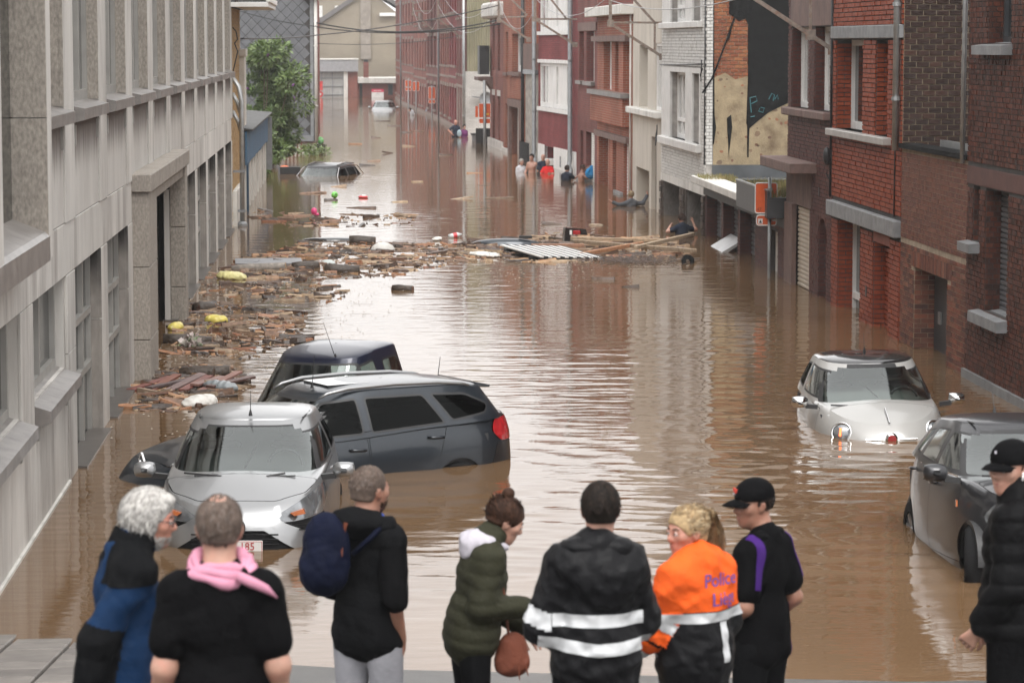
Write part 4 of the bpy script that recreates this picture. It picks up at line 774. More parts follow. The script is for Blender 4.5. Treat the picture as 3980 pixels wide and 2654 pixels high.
blob_tree('garden_shrub', 'small bright bush behind the blue shed roof', (-3.6, 99.3, 0), 2.9, .6, 1500, None, .12, 8, mat=MATS['butterfly_bush_shrub_leaf'], clumps=12)
blob_tree('hill_tree', 'hazy tree on the slope behind the beige gable', (-6.5, 285, 5), 6, 3.5, 3000, [(.08, .11, .04), (.11, .14, .06)], .5, 9, clumps=18)
# ================================================================== CARS
def rpoly(pts, r=.05, n=4):
    out = []; k = len(pts)
    for i in range(k):
        p = np.array(pts[i], float); a = np.array(pts[i - 1], float) - p; b = np.array(pts[(i + 1) % k], float) - p
        la, lb = np.linalg.norm(a), np.linalg.norm(b); q = min(r, la * .45, lb * .45); A = p + a / la * q; Bq = p + b / lb * q
        for t in np.linspace(0, 1, n): out.append(tuple((1 - t) ** 2 * A + 2 * t * (1 - t) * p + t * t * Bq))
    return out
def shrink(pts, g):
    """inset of a convex counter-clockwise polygon: cut by every edge moved inwards"""
    P = [np.array(p, float) for p in pts]; cur = list(P)
    for i in range(len(P)):
        a, b = P[i - 1], P[i]; e = b - a; l = np.linalg.norm(e)
        if l < 1e-6: continue
        n = np.array([-e[1], e[0]]) / l; d = [float((q - a) @ n) - g for q in cur]; out = []
        for k in range(len(cur)):
            if (d[k] >= 0) != (d[k - 1] >= 0): t = d[k - 1] / (d[k - 1] - d[k]); out.append(cur[k - 1] + t * (cur[k] - cur[k - 1]))
            if d[k] >= 0: out.append(cur[k])
        cur = out
        if len(cur) < 3: break
    return [tuple(q) for q in cur] if len(cur) > 2 else list(pts)
def ccw(p): 
    a = sum(p[i - 1][0] * p[i][1] - p[i][0] * p[i - 1][1] for i in range(len(p))); return list(p) if a > 0 else list(p)[::-1]
def clip(poly, A, Bp, ax, inside):
    """clip a 3D polygon by the 2D line A-B in projection ax; keep left (inside) or right"""
    ex, ey = Bp[0] - A[0], Bp[1] - A[1]; i0, i1 = ax; s = 1 if inside else -1
    d = [s * (ex * (p[i1] - A[1]) - ey * (p[i0] - A[0])) for p in poly]; out = []
    for i in range(len(poly)):
        j = i - 1
        if (d[i] >= 0) != (d[j] >= 0):
            t = d[j] / (d[j] - d[i]); out.append(tuple(poly[j][q] + t * (poly[i][q] - poly[j][q]) for q in range(3)))
        if d[i] >= 0: out.append(poly[i])
    return out if len(out) > 2 else None
def carve(polys, shape, ax, cond):
    shape = ccw(shape); ins = []; outs = []; sx = [p[0] for p in shape]; sy = [p[1] for p in shape]; bx = (min(sx), max(sx), min(sy), max(sy)); n = len(shape)
    for f in polys:
        xs = [p[ax[0]] for p in f]; ys = [p[ax[1]] for p in f]
        if max(xs) <= bx[0] or min(xs) >= bx[1] or max(ys) <= bx[2] or min(ys) >= bx[3] or not cond(f): outs.append(f); continue
        cur = f
        for i in range(n):
            o = clip(cur, shape[i - 1], shape[i], ax, False)
            if o: outs.append(o)
            cur = clip(cur, shape[i - 1], shape[i], ax, True)
            if cur is None: break
        if cur: ins.append(cur)
    return ins, outs
def part(polys, name, mat, parent, off=(0, 0, 0), smooth=True, label=None):
    mb = MB()
    for f in polys: mb.add([(p[0] + off[0], p[1] + off[1], p[2] + off[2]) for p in f], [tuple(range(len(f)))])
    return mb.build(name, mat, parent, smooth=smooth, doubles=True, fixn=False, label=label)
def interp(x, table): t = sorted(table); return float(np.interp(x, [q[0] for q in t], [q[1] for q in t]))
def sinterp(x, table):
    """smooth interpolation"""
    e = .08; return (interp(x - e, table) + 2 * interp(x, table) + interp(x + e, table)) / 4
def outline(n, xf, xr, w, nf, nr, xw=0.):
    th = np.linspace(0, math.pi, 241); c, s = np.cos(th), np.sin(th)
    X = np.where(c >= 0, xw + (xf - xw) * np.abs(c) ** (2 / nf), xw - (xw - xr) * np.abs(c) ** (2 / nr)); Y = w * np.abs(s) ** np.where(c >= 0, 2 / nf, 2 / nr)
    d = np.concatenate([[0], np.cumsum(np.hypot(np.diff(X), np.diff(Y)))]); q = np.linspace(0, d[-1], n // 2 + 1); x, y = np.interp(q, d, X), np.interp(q, d, Y)
    return [(x[i], y[i]) for i in range(n // 2)] + [(x[n // 2 - i], -y[n // 2 - i]) for i in range(n // 2)]
def quads(rings):
    out = []; n = len(rings[0])
    for a, b in zip(rings[:-1], rings[1:]):
        for i in range(n): j = (i + 1) % n; out.append([a[i], a[j], b[j], b[i]])
    return out
class Car:
    def __init__(s, name, label, loc, heading, pitch, roll, depth, L, Wd, belt, roof, ws, rw, wroof, nf=4., nr=4.5, paint=None, sill=.2, group='cars caught in the flood', nfu=3.4, nru=4.5, N=120, lev=None, hood_crown=.04, cat='car', belt_in=.06):
        s.root = thing(name, label, cat, (loc[0], loc[1], -depth), (R(roll), R(pitch), R(heading)), group); s.L, s.W = L, Wd; h = L / 2; s.paint = paint
        lev = lev or [(0, -.12, .10, -.05), (.2, -.03, .03, -.005), (.42, 0, 0, 0), (.62, -.02, .01, -.002), (.8, -.05, .02, -.02), (.92, -.1, .05, -.045), (1, -.17, .08, -.075)]
        s.belt = lambda x: sinterp(x, belt); s.roof = lambda x: sinterp(x, roof); rings = []
        fine = np.linspace(0, 1, 15)
        for t in fine:
            df, dr, dw = [np.interp(t, [l[0] for l in lev], [l[k] for l in lev]) for k in (1, 2, 3)]
            rings.append([(x, y, sill + t * (s.belt(x) - sill)) for x, y in outline(N, h + df, -h + dr, Wd / 2 + dw, nf, nr)])
        s.lower = quads(rings); top = rings[-1]; rings = [top]
        for q in (.97, .9, .8, .68, .55, .4, .25, .1, .02):
            k = 1 - (1 - q) * .55; rings.append([(x * k, y * q, s.belt(x * k) + hood_crown * (1 - q ** 2.2)) for x, y, z in top])
        s.deck = quads(rings); rings = []
        for t in np.linspace(0, 1, 13):
            e = t ** .9; xf = ws[0] + (ws[1] - ws[0]) * t; xr = rw[0] + (rw[1] - rw[0]) * t; w0 = Wd / 2 - belt_in; wd = w0 + (wroof - w0) * (t ** 1.25)
            rings.append([(x, y, (s.belt(x) - .03) * (1 - t) + s.roof(x) * t) for x, y in outline(N, xf, xr, wd, nfu, nru, (xf + xr) / 2)])
        s.upper = quads(rings); top = rings[-1]; rings = [top]; xc = (ws[1] + rw[1]) / 2
        for q, dz in ((.985, .014), (.955, .024), (.9, .035), (.8, .046), (.65, .055), (.45, .062), (.2, .066), (.02, .067)): rings.append([(xc + (x - xc) * q, y * q, s.roof(xc + (x - xc) * q) + dz) for x, y, z in top])
        s.top = quads(rings); s.ws, s.rw, s.wroof = ws, rw, wroof
    def side(s, sg): return lambda f: sum(p[1] for p in f) * sg > 0
    def front(s, x0): return lambda f: sum(p[0] for p in f) / len(f) > x0
    def rear(s, x0): return lambda f: sum(p[0] for p in f) / len(f) < x0
    def glass(s, shape, ax, cond, name, mat, frit=.03, seal=True, sealmat=None):
        """window set into the upper body: black surround plus pane"""
        ins, s.upper = carve(s.upper, shape, ax, cond); pane, ring = carve(ins, shrink(ccw(shape), frit), ax, lambda f: True)
        o = part(pane, name, mat, s.root)
        if seal and ring: part(ring, 'surround', sealmat or m_black, o)
        return o
    def door(s, shape, name='door', up=True, gap=.006, sg=1, mat=None):
        c = s.side(sg); a, s.lower = carve(s.lower, shape, (0, 2), c); b, ring = carve(a, shrink(ccw(shape), gap), (0, 2), lambda f: True); u = []
        d, s.deck = carve(s.deck, shape, (0, 2), c); b2, _ = carve(d, shrink(ccw(shape), gap), (0, 2), lambda f: True)
        if up: e, s.upper = carve(s.upper, shape, (0, 2), c); u, _ = carve(e, shrink(ccw(shape), gap), (0, 2), lambda f: True)
        return part(b + b2 + u, name, mat or s.paint, s.root)
    def cut(s, which, shape, ax, cond, name, mat, off=(0, 0, 0), gap=0, label=None):
        ins, rest = carve(getattr(s, which), shape, ax, cond); setattr(s, which, rest)
        if gap: ins, _ = carve(ins, shrink(ccw(shape), gap), ax, lambda f: True)
        return part(ins, name, mat, s.root, off, label=label) if ins and name else None
    def finish(s, roofmat=None):
        part(s.lower + s.deck, 'body', s.paint, s.root); part(s.upper, 'cabin_frame', s.paint, s.root); part(s.top, 'roof', roofmat or s.paint, s.root)
        h = s.L / 2; b = s.belt(0); B('interior', m_int, s.root, (-h + .35, h - .5, -s.W / 2 + .14, s.W / 2 - .14, .22, .35), (s.ws[0] - .42, s.ws[0] - .08, -s.W / 2 + .16, s.W / 2 - .16, .55, b - .06), (s.rw[0] + .12, s.rw[0] + .5, -s.W / 2 + .2, s.W / 2 - .2, .4, b - .1), (s.rw[0] + .35, s.ws[0] - .1, -s.W / 2 + .1, -s.W / 2 + .115, .3, b - .1), (s.rw[0] + .35, s.ws[0] - .1, s.W / 2 - .115, s.W / 2 - .1, .3, b - .1))
        for y in (-.36, .36):
            st = B('seat', m_seat, s.root, (s.ws[0] - 1.35, s.ws[0] - .85, y - .23, y + .23, .4, .58), (s.ws[0] - 1.5, s.ws[0] - 1.36, y - .22, y + .22, .5, b + .12), bv=.04); B('headrest', m_seat, st, (s.ws[0] - 1.52, s.ws[0] - 1.42, y - .13, y + .13, b + .15, b + .33), bv=.04)
        sw = MB().lathe([(.165 + .016 * math.cos(t), .016 * math.sin(t)) for t in np.linspace(0, 2 * math.pi, 7)], 22, (0, 0, 0), 'x').build('steering_wheel', m_int, s.root, smooth=True); sw.location = (s.ws[0] - .58, .36, b - .0); sw.rotation_euler = (0, R(-25), 0)
        return s.root
    def mirror(s, sg, mat, x, z, w=.2, hh=.15, y0=None, body=None):
        y = y0 or s.W / 2 - .06; mb = MB(); n = 14
        prof = [(0, .3), (.02, .8), (.06, 1.0), (.1, .96), (.125, .8), (.13, .0)]; vs = []
        for px, sc in prof:
            for j in range(n):
                t = 2 * math.pi * j / n; cy = abs(math.cos(t)) ** .6 * (1 if math.cos(t) > 0 else -1); cz = abs(math.sin(t)) ** .6 * (1 if math.sin(t) > 0 else -1); vs.append((-px + .07, sg * (w / 2 + .09) + cy * w / 2 * sc, cz * hh / 2 * sc))
        mb.add(vs, [(i * n + j, i * n + (j + 1) % n, (i + 1) * n + (j + 1) % n, (i + 1) * n + j) for i in range(len(prof) - 1) for j in range(n)]); o = mb.build('door_mirror', mat, s.root, smooth=True); o.location = (x, sg * y, z)
        MB().bar((0, -sg * .02, -hh * .45), (0, sg * .12, -hh * .35), .07, .05).build('mirror_arm', m_black, o); B('mirror_glass', m_dglass, o, (-.066, -.062, sg * (w / 2 + .09) - w * .42, sg * (w / 2 + .09) + w * .42, -hh * .4, hh * .4)); return o
    def handle(s, x, z, sg, w=.18, mat=None):
        y = max([abs(p[1]) for f in s.lower for p in f if abs(p[0] - x) < .1 and abs(p[2] - z) < .08] or [s.W / 2 - .03]); o = MB().tube([(x - w / 2, sg * (y + .0), z - .008), (x - w / 2 + .03, sg * (y + .035), z), (x + w / 2 - .03, sg * (y + .035), z + .008), (x + w / 2, sg * y, z + .01)], [.012, .017, .017, .012], 8).build('door_handle', mat or s.paint, s.root, smooth=True); return o
    def wheel(s, x, sg, r=.3, yaw=0, w=.19):
        o = MB().lathe([(r * .62, -w / 2), (r * .9, -w / 2), (r, -w / 2 + .03), (r, w / 2 - .03), (r * .9, w / 2), (r * .62, w / 2)], 36, (0, 0, 0), 'y').build('wheel', m_tyre, s.root, smooth=True); o.location = (x, sg * (s.W / 2 - .13), r); o.rotation_euler = (0, 0, R(yaw))
        rim = MB().lathe([(r * .63, -w / 2 + .02), (r * .63, w / 2 - .02), (r * .58, w / 2 - .03)], 30, (0, 0, 0), 'y')
        for k in range(9):
            a = 2 * math.pi * k / 9; rim.bar((math.cos(a) * .05, sg * (w / 2 - .05), math.sin(a) * .05), (math.cos(a) * r * .6, sg * (w / 2 - .03), math.sin(a) * r * .6), .04, .03)
        rim.lathe([(0, -.02), (.06, -.02), (.06, .02), (0, .02)], 14, (0, sg * (w / 2 - .04), 0), 'y').build('rim', M('alloy', (.42, .42, .43), .35, metal=.8), o, smooth=False); return o
m_int = M('car_interior', (.035, .035, .038), .7, var=.2); m_seat = M('seat_fabric', (.03, .03, .033), .9, var=.2); m_dglass = M('mirror_glass', (.3, .32, .33), .05, metal=.9); m_tyre = M('tyre', (.01, .01, .0105), .85, spec=.1, var=.25, bump=.003, bs=60)
m_ws = glass_mat('windscreen_glass', (.62, .7, .67), drops=.00012, mul=1.6, base=.05); m_tint = glass_mat('privacy_glass', (.02, .021, .023), mul=.18); m_sideg = glass_mat('side_glass', (.5, .58, .55), drops=.0002, mul=2.0, base=.08)
def paint(name, col, metal=.5, rough=.32, wet=.0005): return M(name, col, rough, metal=metal, var=.04, vs=2, coat=.6, bump=wet, bs=70, local=True)
m_silver = paint('silver_paint', (.32, .325, .33), .75, .34); m_chrome = M('chrome', (.75, .75, .75), .12, metal=1, var=.05); m_dgrey = paint('slate_grey_paint', (.02, .026, .034), .45, .3); m_navy = paint('navy_paint', (.006, .009, .028), .3, .28); m_wht = paint('white_paint_car', (.37, .365, .35), 0, .3); m_char = paint('charcoal_paint', (.022, .0225, .026), .45, .32, .0012); m_gloss = M('gloss_black', (.012, .012, .013), .1, var=.1, coat=1); m_grille = M('black_grille', (.008, .008, .009), .6, spec=.15)
m_lamp = M('lamp_lens', (.2, .21, .22), .08, metal=.5, var=.4, vs=9, coat=1, local=True); m_amber = M('amber_lens', (.5, .13, .03), .15, coat=1, var=.2); m_red = M('red_lens', (.34, .012, .016), .12, coat=1, var=.3, vs=18, local=True)
def wipers(c, a, z0, x0, right=True, ys=((.55, -.05), (.05, -.6))):
    for y0, y1 in ys:
        w = MB().tube([(x0 - .0, y0, z0), (x0 - .03, (y0 + y1) / 2, z0 + .015), (x0 - .05, y1, z0 + .02)], .008, 6).build('wiper', m_black, c.root); MB().tube([(x0 - .02, y0 * .6 + y1 * .4, z0 + .02), (x0 - .085, y1 - .1, z0 + .04)], .01, 5).build('wiper_blade', m_black, w)
def antenna(c, x, y, z, l, lean=-.25): a = MB().tube([(x, y, z), (x + lean * l, y, z + l)], [.005, .0025], 6).build('antenna', m_black, c.root); MB().lathe([(.02, 0), (.014, .03), (.006, .06)], 8, (x, y, z)).build('antenna_base', m_black, a)
def text_mesh(s, size, mat, parent, name, loc, rot, ext=.002, xs=1.0):
    cu = bpy.data.curves.new(name, 'FONT'); cu.body = s; cu.size = size; cu.extrude = ext; cu.align_x = 'CENTER'; cu.align_y = 'CENTER'; cu.resolution_u = 3; t = bpy.data.objects.new(name, cu); COL.objects.link(t); bpy.context.view_layer.update()
    me = bpy.data.meshes.new_from_object(t.evaluated_get(bpy.context.evaluated_depsgraph_get())); bpy.data.objects.remove(t); me.materials.clear(); me.materials.append(mat); o = obj(name, me, parent); o.location = loc; o.rotation_euler = rot; o.scale = (xs, 1, 1); return o
# ---- silver hatchback, facing the camera
c = Car('hatchback', 'silver hatchback with crossed bumper facing the onlookers', (-.98, 27.45), -93.5, 0.3, 0, .43, 3.46, 1.615,
        [(1.73, .74), (1.5, .83), (1.2, .91), (.93, .975), (.4, 1.0), (-1.2, 1.06), (-1.73, 1.08)], [(.6, 1.36), (.28, 1.40), (-.1, 1.415), (-.5, 1.415), (-1.2, 1.38), (-1.6, 1.34)], (.97, .06), (-1.66, -1.25), .575, nf=3.6, paint=m_silver, hood_crown=.05)
F0 = c.front(.1)
c.glass(rpoly([(-.72, .955), (.72, .955), (.57, 1.392), (-.57, 1.392)], .06), (1, 2), F0, 'windscreen', m_ws, .035)
for sg in (1, -1):
    sh = rpoly([(.72, 1.02), (.22, 1.31), (-.45, 1.335), (-.45, 1.03)], .04); c.glass(sh, (0, 2), c.side(sg), 'side_window', m_sideg, .02); c.glass(rpoly([(-.55, 1.04), (-.55, 1.33), (-1.1, 1.3), (-1.2, 1.08)], .04), (0, 2), c.side(sg), 'side_window', m_tint, .02)
    c.door(rpoly([(.75, .3), (.72, .96), (-.5, 1.0), (-.5, .3)], .06), sg=sg, up=False)
    # bumper: lamps, dark side grilles and the lower mouth, leaving the bright crossed bars
    c.cut('lower', rpoly([(sg * .36, .735), (sg * .74, .93), (sg * .795, .86), (sg * .76, .70), (sg * .44, .685)], .02), (1, 2), F0, 'headlight', m_lamp, (.004, 0, 0))
    c.cut('deck', rpoly([(sg * .36, .72), (sg * .74, .93), (sg * .80, .86), (sg * .76, .66), (sg * .4, .66)], .02), (1, 2), c.front(1.2), 'headlight_edge', m_lamp)
    c.cut('lower', [(sg * .44, .68), (sg * .77, .69), (sg * .78, .6), (sg * .70, .555)], (1, 2), F0, 'side_grille', m_grille, (-.02, 0, 0)); c.cut('lower', [(sg * .80, .5), (sg * .8, .2), (sg * .7, .2), (sg * .62, .34)], (1, 2), c.front(1.2), 'lower_trim', m_grille)
    x = 1.64
    MB().prism(ccw([(sg * .5, .76), (sg * .62, .80), (sg * .64, .755), (sg * .54, .735)]), x - .13, x - .06, 'x').build('indicator', m_amber, c.root)
    for k in range(4): MB().tube([(1.56, sg * .5, .665 - k * .022), (1.48, sg * .75, .67 - k * .022)], .006, 5).build('grille_bar', m_grille, c.root)
c.cut('lower', rpoly([(-.27, .615), (.27, .615), (.66, .36), (.62, .2), (-.62, .2), (-.66, .36)], .02), (1, 2), F0, 'lower_grille', m_grille, (-.035, 0, 0))
bn = c.cut('deck', rpoly([(1.46, -.36), (1.46, .36), (1.25, .62), (1.0, .70), (.9, .70), (.9, -.70), (1.0, -.70), (1.25, -.62)], .05), (0, 1), lambda f: True, 'bonnet', m_silver, gap=.009)
for k in range(4): MB().tube([(1.68, -.4, .58 - k * .045), (1.71, 0, .58 - k * .045), (1.68, .4, .58 - k * .045)], .007, 5).build('grille_bar', m_grille, c.root)
pl = B('number_plate', m_white, c.root, (1.735, 1.75, -.26, .26, .425, .535), bv=.006); m_pr = M('plate_red', (.42, .02, .025), .5); B('plate_border', m_pr, pl, (1.7495, 1.7515, -.255, .255, .43, .435), (1.7495, 1.7515, -.255, .255, .525, .53), (1.7495, 1.7515, -.256, -.251, .43, .53), (1.7495, 1.7515, .251, .256, .43, .53))
text_mesh('1·EIH·185'.replace('·', '-'), .1, m_pr, pl, 'plate_characters', (1.752, 0, .479), (R(90), 0, R(90)), xs=.92)
em = MB()
for rx, rz in ((.075, .052), (.036, .03), (.02, .048)): em.tube([(1.762, rx * math.cos(t), .655 + rz * math.sin(t) + (.016 if rx == .036 else 0)) for t in np.linspace(0, 2 * math.pi, 25)], .006, 6)
em.build('badge', m_chrome, c.root); MB().lathe([(0, -.03), (.1, -.03), (.105, 0), (.095, .01), (0, .005)], 24, (1.745, 0, .655), 'x').build('badge_plate', m_gloss, c.root)
for sg in (1, -1): c.mirror(sg, m_silver, .72, 1.03, .21, .15); c.handle(-.35, .9, sg); c.wheel(.96, sg, .29); c.wheel(-1.38, sg, .29)
c.finish(); wipers(c, 0, .985, .985, ys=((.05, .5), (-.02, -.45))); antenna(c, .08, 0, 1.455, .24, -.12)
for sg in (1, -1): MB().tube([(-.02, sg * .5, 1.425), (-.4, sg * .535, 1.437), (-1.1, sg * .515, 1.40)], .009, 6).build('roof_seam', m_black, c.root)
# ---- dark grey estate, side on, nose down
c = Car('estate_car', 'dark slate grey estate car with silver roof rails, nose under water', (-.42, 30.9), 207, .8, 0, .59, 4.5, 1.72,
        [(2.12, .72), (1.9, .82), (1.5, .9), (1.0, .98), (0, 1.0), (-1.0, 1.06), (-2.12, 1.08)], [(.6, 1.38), (.2, 1.43), (-.4, 1.45), (-1.3, 1.43), (-1.9, 1.385), (-2.1, 1.36)], (1.12, .22), (-2.12, -1.9), .59, nf=3.0, nr=4.2, paint=m_dgrey, hood_crown=.06, belt_in=.04)
F0 = c.front(.2); c.glass(rpoly([(-.76, .99), (.76, .99), (.58, 1.4), (-.58, 1.4)], .07), (1, 2), F0, 'windscreen', m_ws, .03); c.glass(rpoly([(-.62, 1.1), (.62, 1.1), (.5, 1.35), (-.5, 1.35)], .05), (1, 2), c.rear(-1.6), 'rear_window', m_tint, .03)
for sg in (1, -1):
    for sh in ([(.72, 1.0), (.16, 1.365), (-.22, 1.395), (-.22, 1.015)], [(-.3, 1.02), (-.3, 1.398), (-1.02, 1.385), (-1.22, 1.06)], [(-1.1, 1.385), (-1.55, 1.355), (-1.85, 1.22), (-1.78, 1.12), (-1.3, 1.075)]): c.glass(rpoly(sh, .05), (0, 2), c.side(sg), 'side_window', m_tint, .022)
    c.door(rpoly([(.85, .3), (.85, .93), (-.255, .985), (-.255, .3)], .05), sg=sg, up=False); d = c.door(rpoly([(-.27, .3), (-.27, .985), (-1.25, 1.04), (-1.32, .85), (-1.05, .5), (-.98, .3)], .04), sg=sg, up=False)
    for which in ('lower',): c.cut(which, [(-1.37 + .36 * math.cos(t), .3 + .37 * math.sin(t)) for t in np.linspace(0, 2 * math.pi, 20, endpoint=False)], (0, 2), c.side(sg), None, None); c.cut(which, [(1.22 + .36 * math.cos(t), .3 + .37 * math.sin(t)) for t in np.linspace(0, 2 * math.pi, 20, endpoint=False)], (0, 2), c.side(sg), None, None)
    c.cut('lower', rpoly([(-2.2, .8), (-1.95, .8), (-1.82, .92), (-1.88, 1.05), (-2.2, 1.05)], .05), (0, 2), c.side(sg), 'tail_light', m_red, (-.01, sg * .012, 0)); c.cut('deck', rpoly([(-2.2, .8), (-1.95, .8), (-1.82, .92), (-1.88, 1.1), (-2.2, 1.1)], .05), (0, 2), lambda f, sg=sg: sum(p[1] for p in f) * sg / len(f) > .55, 'tail_light_top', m_red)
    c.cut('lower', [(-2.3, .3), (-1.72, .3), (-1.9, .78), (-2.3, .78)], (0, 2), c.side(sg), 'rear_bumper', m_char, (-.006, sg * .006, 0)); c.handle(-.12, .86, sg, .2); c.handle(-1.08, .92, sg, .2); c.wheel(-1.37, sg, .31); c.wheel(1.22, sg, .31)
    MB().tube([(.2, sg * .555, 1.41), (.1, sg * .56, 1.455), (-.15, sg * .57, 1.495), (-.7, sg * .575, 1.505), (-1.25, sg * .57, 1.485), (-1.55, sg * .56, 1.45), (-1.65, sg * .555, 1.42)], [.01, .018, .022, .022, .022, .018, .01], 8).build('roof_rail', m_silver, c.root, smooth=True)
    c.mirror(sg, m_dgrey, .86, 1.02, .2, .14); MB().box(.9, -1.0, sg * .865 - .015, sg * .865 + .015, .3, .36).build('side_trim', m_black, c.root)
    B('pillar_trim', m_gloss, c.root, (-.3, -.22, sg * .80 - .002, sg * .80 + .002, 1.02, 1.05))
c.cut('deck', rpoly([(1.92, -.5), (1.92, .5), (1.5, .68), (1.05, .7), (1.05, -.7), (1.5, -.68)], .08), (0, 1), lambda f: True, 'bonnet', m_dgrey, gap=.008)
MB().prism([(-1.8, 1.38), (-1.98, 1.365), (-2.0, 1.385), (-1.8, 1.43)], -.42, .42, 'y').build('roof_spoiler', m_dgrey, c.root)
db = MB(); 
for a, b in (((.075, 0), (0, .065)), ((0, .065), (-.075, 0)), ((-.075, 0), (0, -.065)), ((0, -.065), (.075, 0))): db.bar((2.02, a[1], .83 + a[0] * 1.1), (2.02, b[1], .83 + b[0] * 1.1), .02, .022)
o = db.build('badge', m_chrome, c.root); B('sunroof', m_gloss, c.root, (-.55, -.04, -.3, .3, 1.47, 1.508))
c.finish(); antenna(c, .1, .2, 1.48, .35, -.1)
# ---- navy pickup
c = Car('pickup_truck', 'navy blue pickup cab half under water behind the estate car', (-.2, 36.2), 240, 2.0, 1, 1.14, 4.9, 1.68,
        [(2.45, .85), (2.2, .98), (1.6, 1.05), (1.1, 1.1), (0, 1.1), (-.9, 1.1), (-1.0, .98), (-2.45, .98)], [(.9, 1.72), (.45, 1.8), (.0, 1.86), (-.5, 1.87), (-.9, 1.84)], (1.32, .5), (-.92, -.72), .61, nf=4, nr=7, paint=m_navy, hood_crown=.05, nru=6, sill=.35, cat='pickup')
F0 = c.front(.35); c.glass(rpoly([(-.74, 1.1), (.74, 1.1), (.6, 1.76), (-.6, 1.76)], .07), (1, 2), F0, 'windscreen', m_ws, .025)
for sg in (1, -1):
    c.glass(rpoly([(.98, 1.14), (.4, 1.72), (.05, 1.78), (-.05, 1.14)], .07), (0, 2), c.side(sg), 'side_window', m_sideg, .03); c.glass(rpoly([(-.2, 1.2), (-.12, 1.75), (-.55, 1.77), (-.7, 1.3), (-.62, 1.2)], .08), (0, 2), c.side(sg), 'quarter_window', m_sideg, .03)
    c.door(rpoly([(1.1, .5), (1.1, 1.06), (-.12, 1.06), (-.12, .5)], .05), sg=sg, up=False); c.mirror(sg, m_navy, .95, 1.16, .18, .2); c.wheel(1.5, sg, .34); c.wheel(-1.45, sg, .34); c.handle(.1, .98, sg)
c.glass(rpoly([(-.55, 1.2), (.55, 1.2), (.5, 1.72), (-.5, 1.72)], .05), (1, 2), c.rear(-.6), 'rear_window', m_sideg, .03); B('bed_rim', m_black, c.root, (-2.35, -1.0, -.8, -.72, .98, 1.03), (-2.35, -1.0, .72, .8, .98, 1.03), (-2.4, -2.32, -.72, .72, .98, 1.03)); c.finish(); antenna(c, .42, .3, 1.81, .5, .55)
MB().tube([(-1.6, .6, 1.0), (-1.75, .62, 1.55)], [.01, .004], 6).build('whip_antenna', m_black, c.root); B('air_freshener', M('pink_card', (.6, .05, .2), .6), c.root, (.45, .46, -.03, .03, 1.45, 1.6))
# ---- white bubble car
c = Car('city_car', 'small white rounded city car with black roof and glowing headlamps', (6.33, 34.25), 268.5, .5, 1.2, .70, 3.55, 1.627,
        [(1.77, .78), (1.6, .87), (1.3, .94), (.9, 1.01), (.3, 1.02), (-1.0, 1.03), (-1.77, 1.0)], [(.6, 1.38), (.25, 1.43), (-.2, 1.455), (-.7, 1.44), (-1.3, 1.38)], (1.0, .2), (-1.62, -1.2), .575, nf=2.7, nr=3.0, paint=m_wht, hood_crown=.07, nfu=2.9,
        lev=[(0, -.1, .1, -.05), (.25, -.02, .03, 0), (.45, 0, 0, 0), (.65, -.03, .02, -.005), (.8, -.08, .04, -.03), (.92, -.15, .08, -.065), (1, -.24, .13, -.105)])
F0 = c.front(.2); c.glass(rpoly([(-.7, .98), (.7, .98), (.565, 1.432), (-.565, 1.432)], .07), (1, 2), F0, 'windscreen', m_ws, .04)
for sg in (1, -1):
    c.glass(rpoly([(.68, 1.05), (.2, 1.36), (-.45, 1.39), (-.45, 1.06)], .05), (0, 2), c.side(sg), 'side_window', m_sideg, .022); c.glass(rpoly([(-.55, 1.07), (-.55, 1.385), (-1.0, 1.35), (-1.12, 1.1)], .06), (0, 2), c.side(sg), 'side_window', m_tint, .022)
    c.door(rpoly([(.78, .3), (.74, .98), (-.5, 1.0), (-.5, .3)], .05), sg=sg, up=False); c.mirror(sg, m_chrome, .72, 1.06, .2, .14); c.handle(-.35, .94, sg, .17, m_chrome); c.wheel(.98, sg, .29); c.wheel(-1.32, sg, .29)
    hl = MB().lathe([(0, .03), (.075, .025), (.115, -.01), (.12, -.05)], 24, (0, 0, 0), 'x').build('headlight', m_lamp, c.root, smooth=True); hl.location = (1.455, sg * .555, .785); hl.rotation_euler = (0, R(-20), R(sg * 26))
    MB().lathe([(.108, .0), (.124, .012), (.134, -.02), (.124, -.06)], 24, (0, 0, 0), 'x').build('bezel', m_chrome, hl, smooth=True); MB().box(.02, .045, -.012, .012, -.05, .05, bv=.005).build('lit_bulb', M('glowing_bulb', (1, .16, .05), .4, emit=1.5), hl)
c.cut('deck', rpoly([(1.5, -.42), (1.55, 0), (1.5, .42), (1.2, .6), (.95, .62), (.95, -.62), (1.2, -.6)], .06), (0, 1), lambda f: True, 'bonnet', m_wht, gap=.006)
for sg in (1, -1): MB().tube([(1.72, sg * .09, .735), (1.69, sg * .3, .73)], .014, 6).build('chrome_strip', m_chrome, c.root)
MB().lathe([(0, .02), (.055, .015), (.07, 0), (.072, -.03)], 20, (1.715, 0, .735), 'x').build('badge', m_chrome, c.root, smooth=True); MB().lathe([(0, .024), (.05, .02), (.05, .0)], 18, (1.719, 0, .735), 'x').build('badge_face', M('badge_red', (.28, .02, .02), .3), c.root); MB().tube([(1.56, 0, .905), (1.2, 0, 1.035)], .008, 6).build('bonnet_trim', m_chrome, c.root)
c.finish(m_gloss); wipers(c, 0, 1.0, 1.0, ys=((.55, .05), (.1, -.5))); antenna(c, -.35, .0, 1.515, .22, -.2)
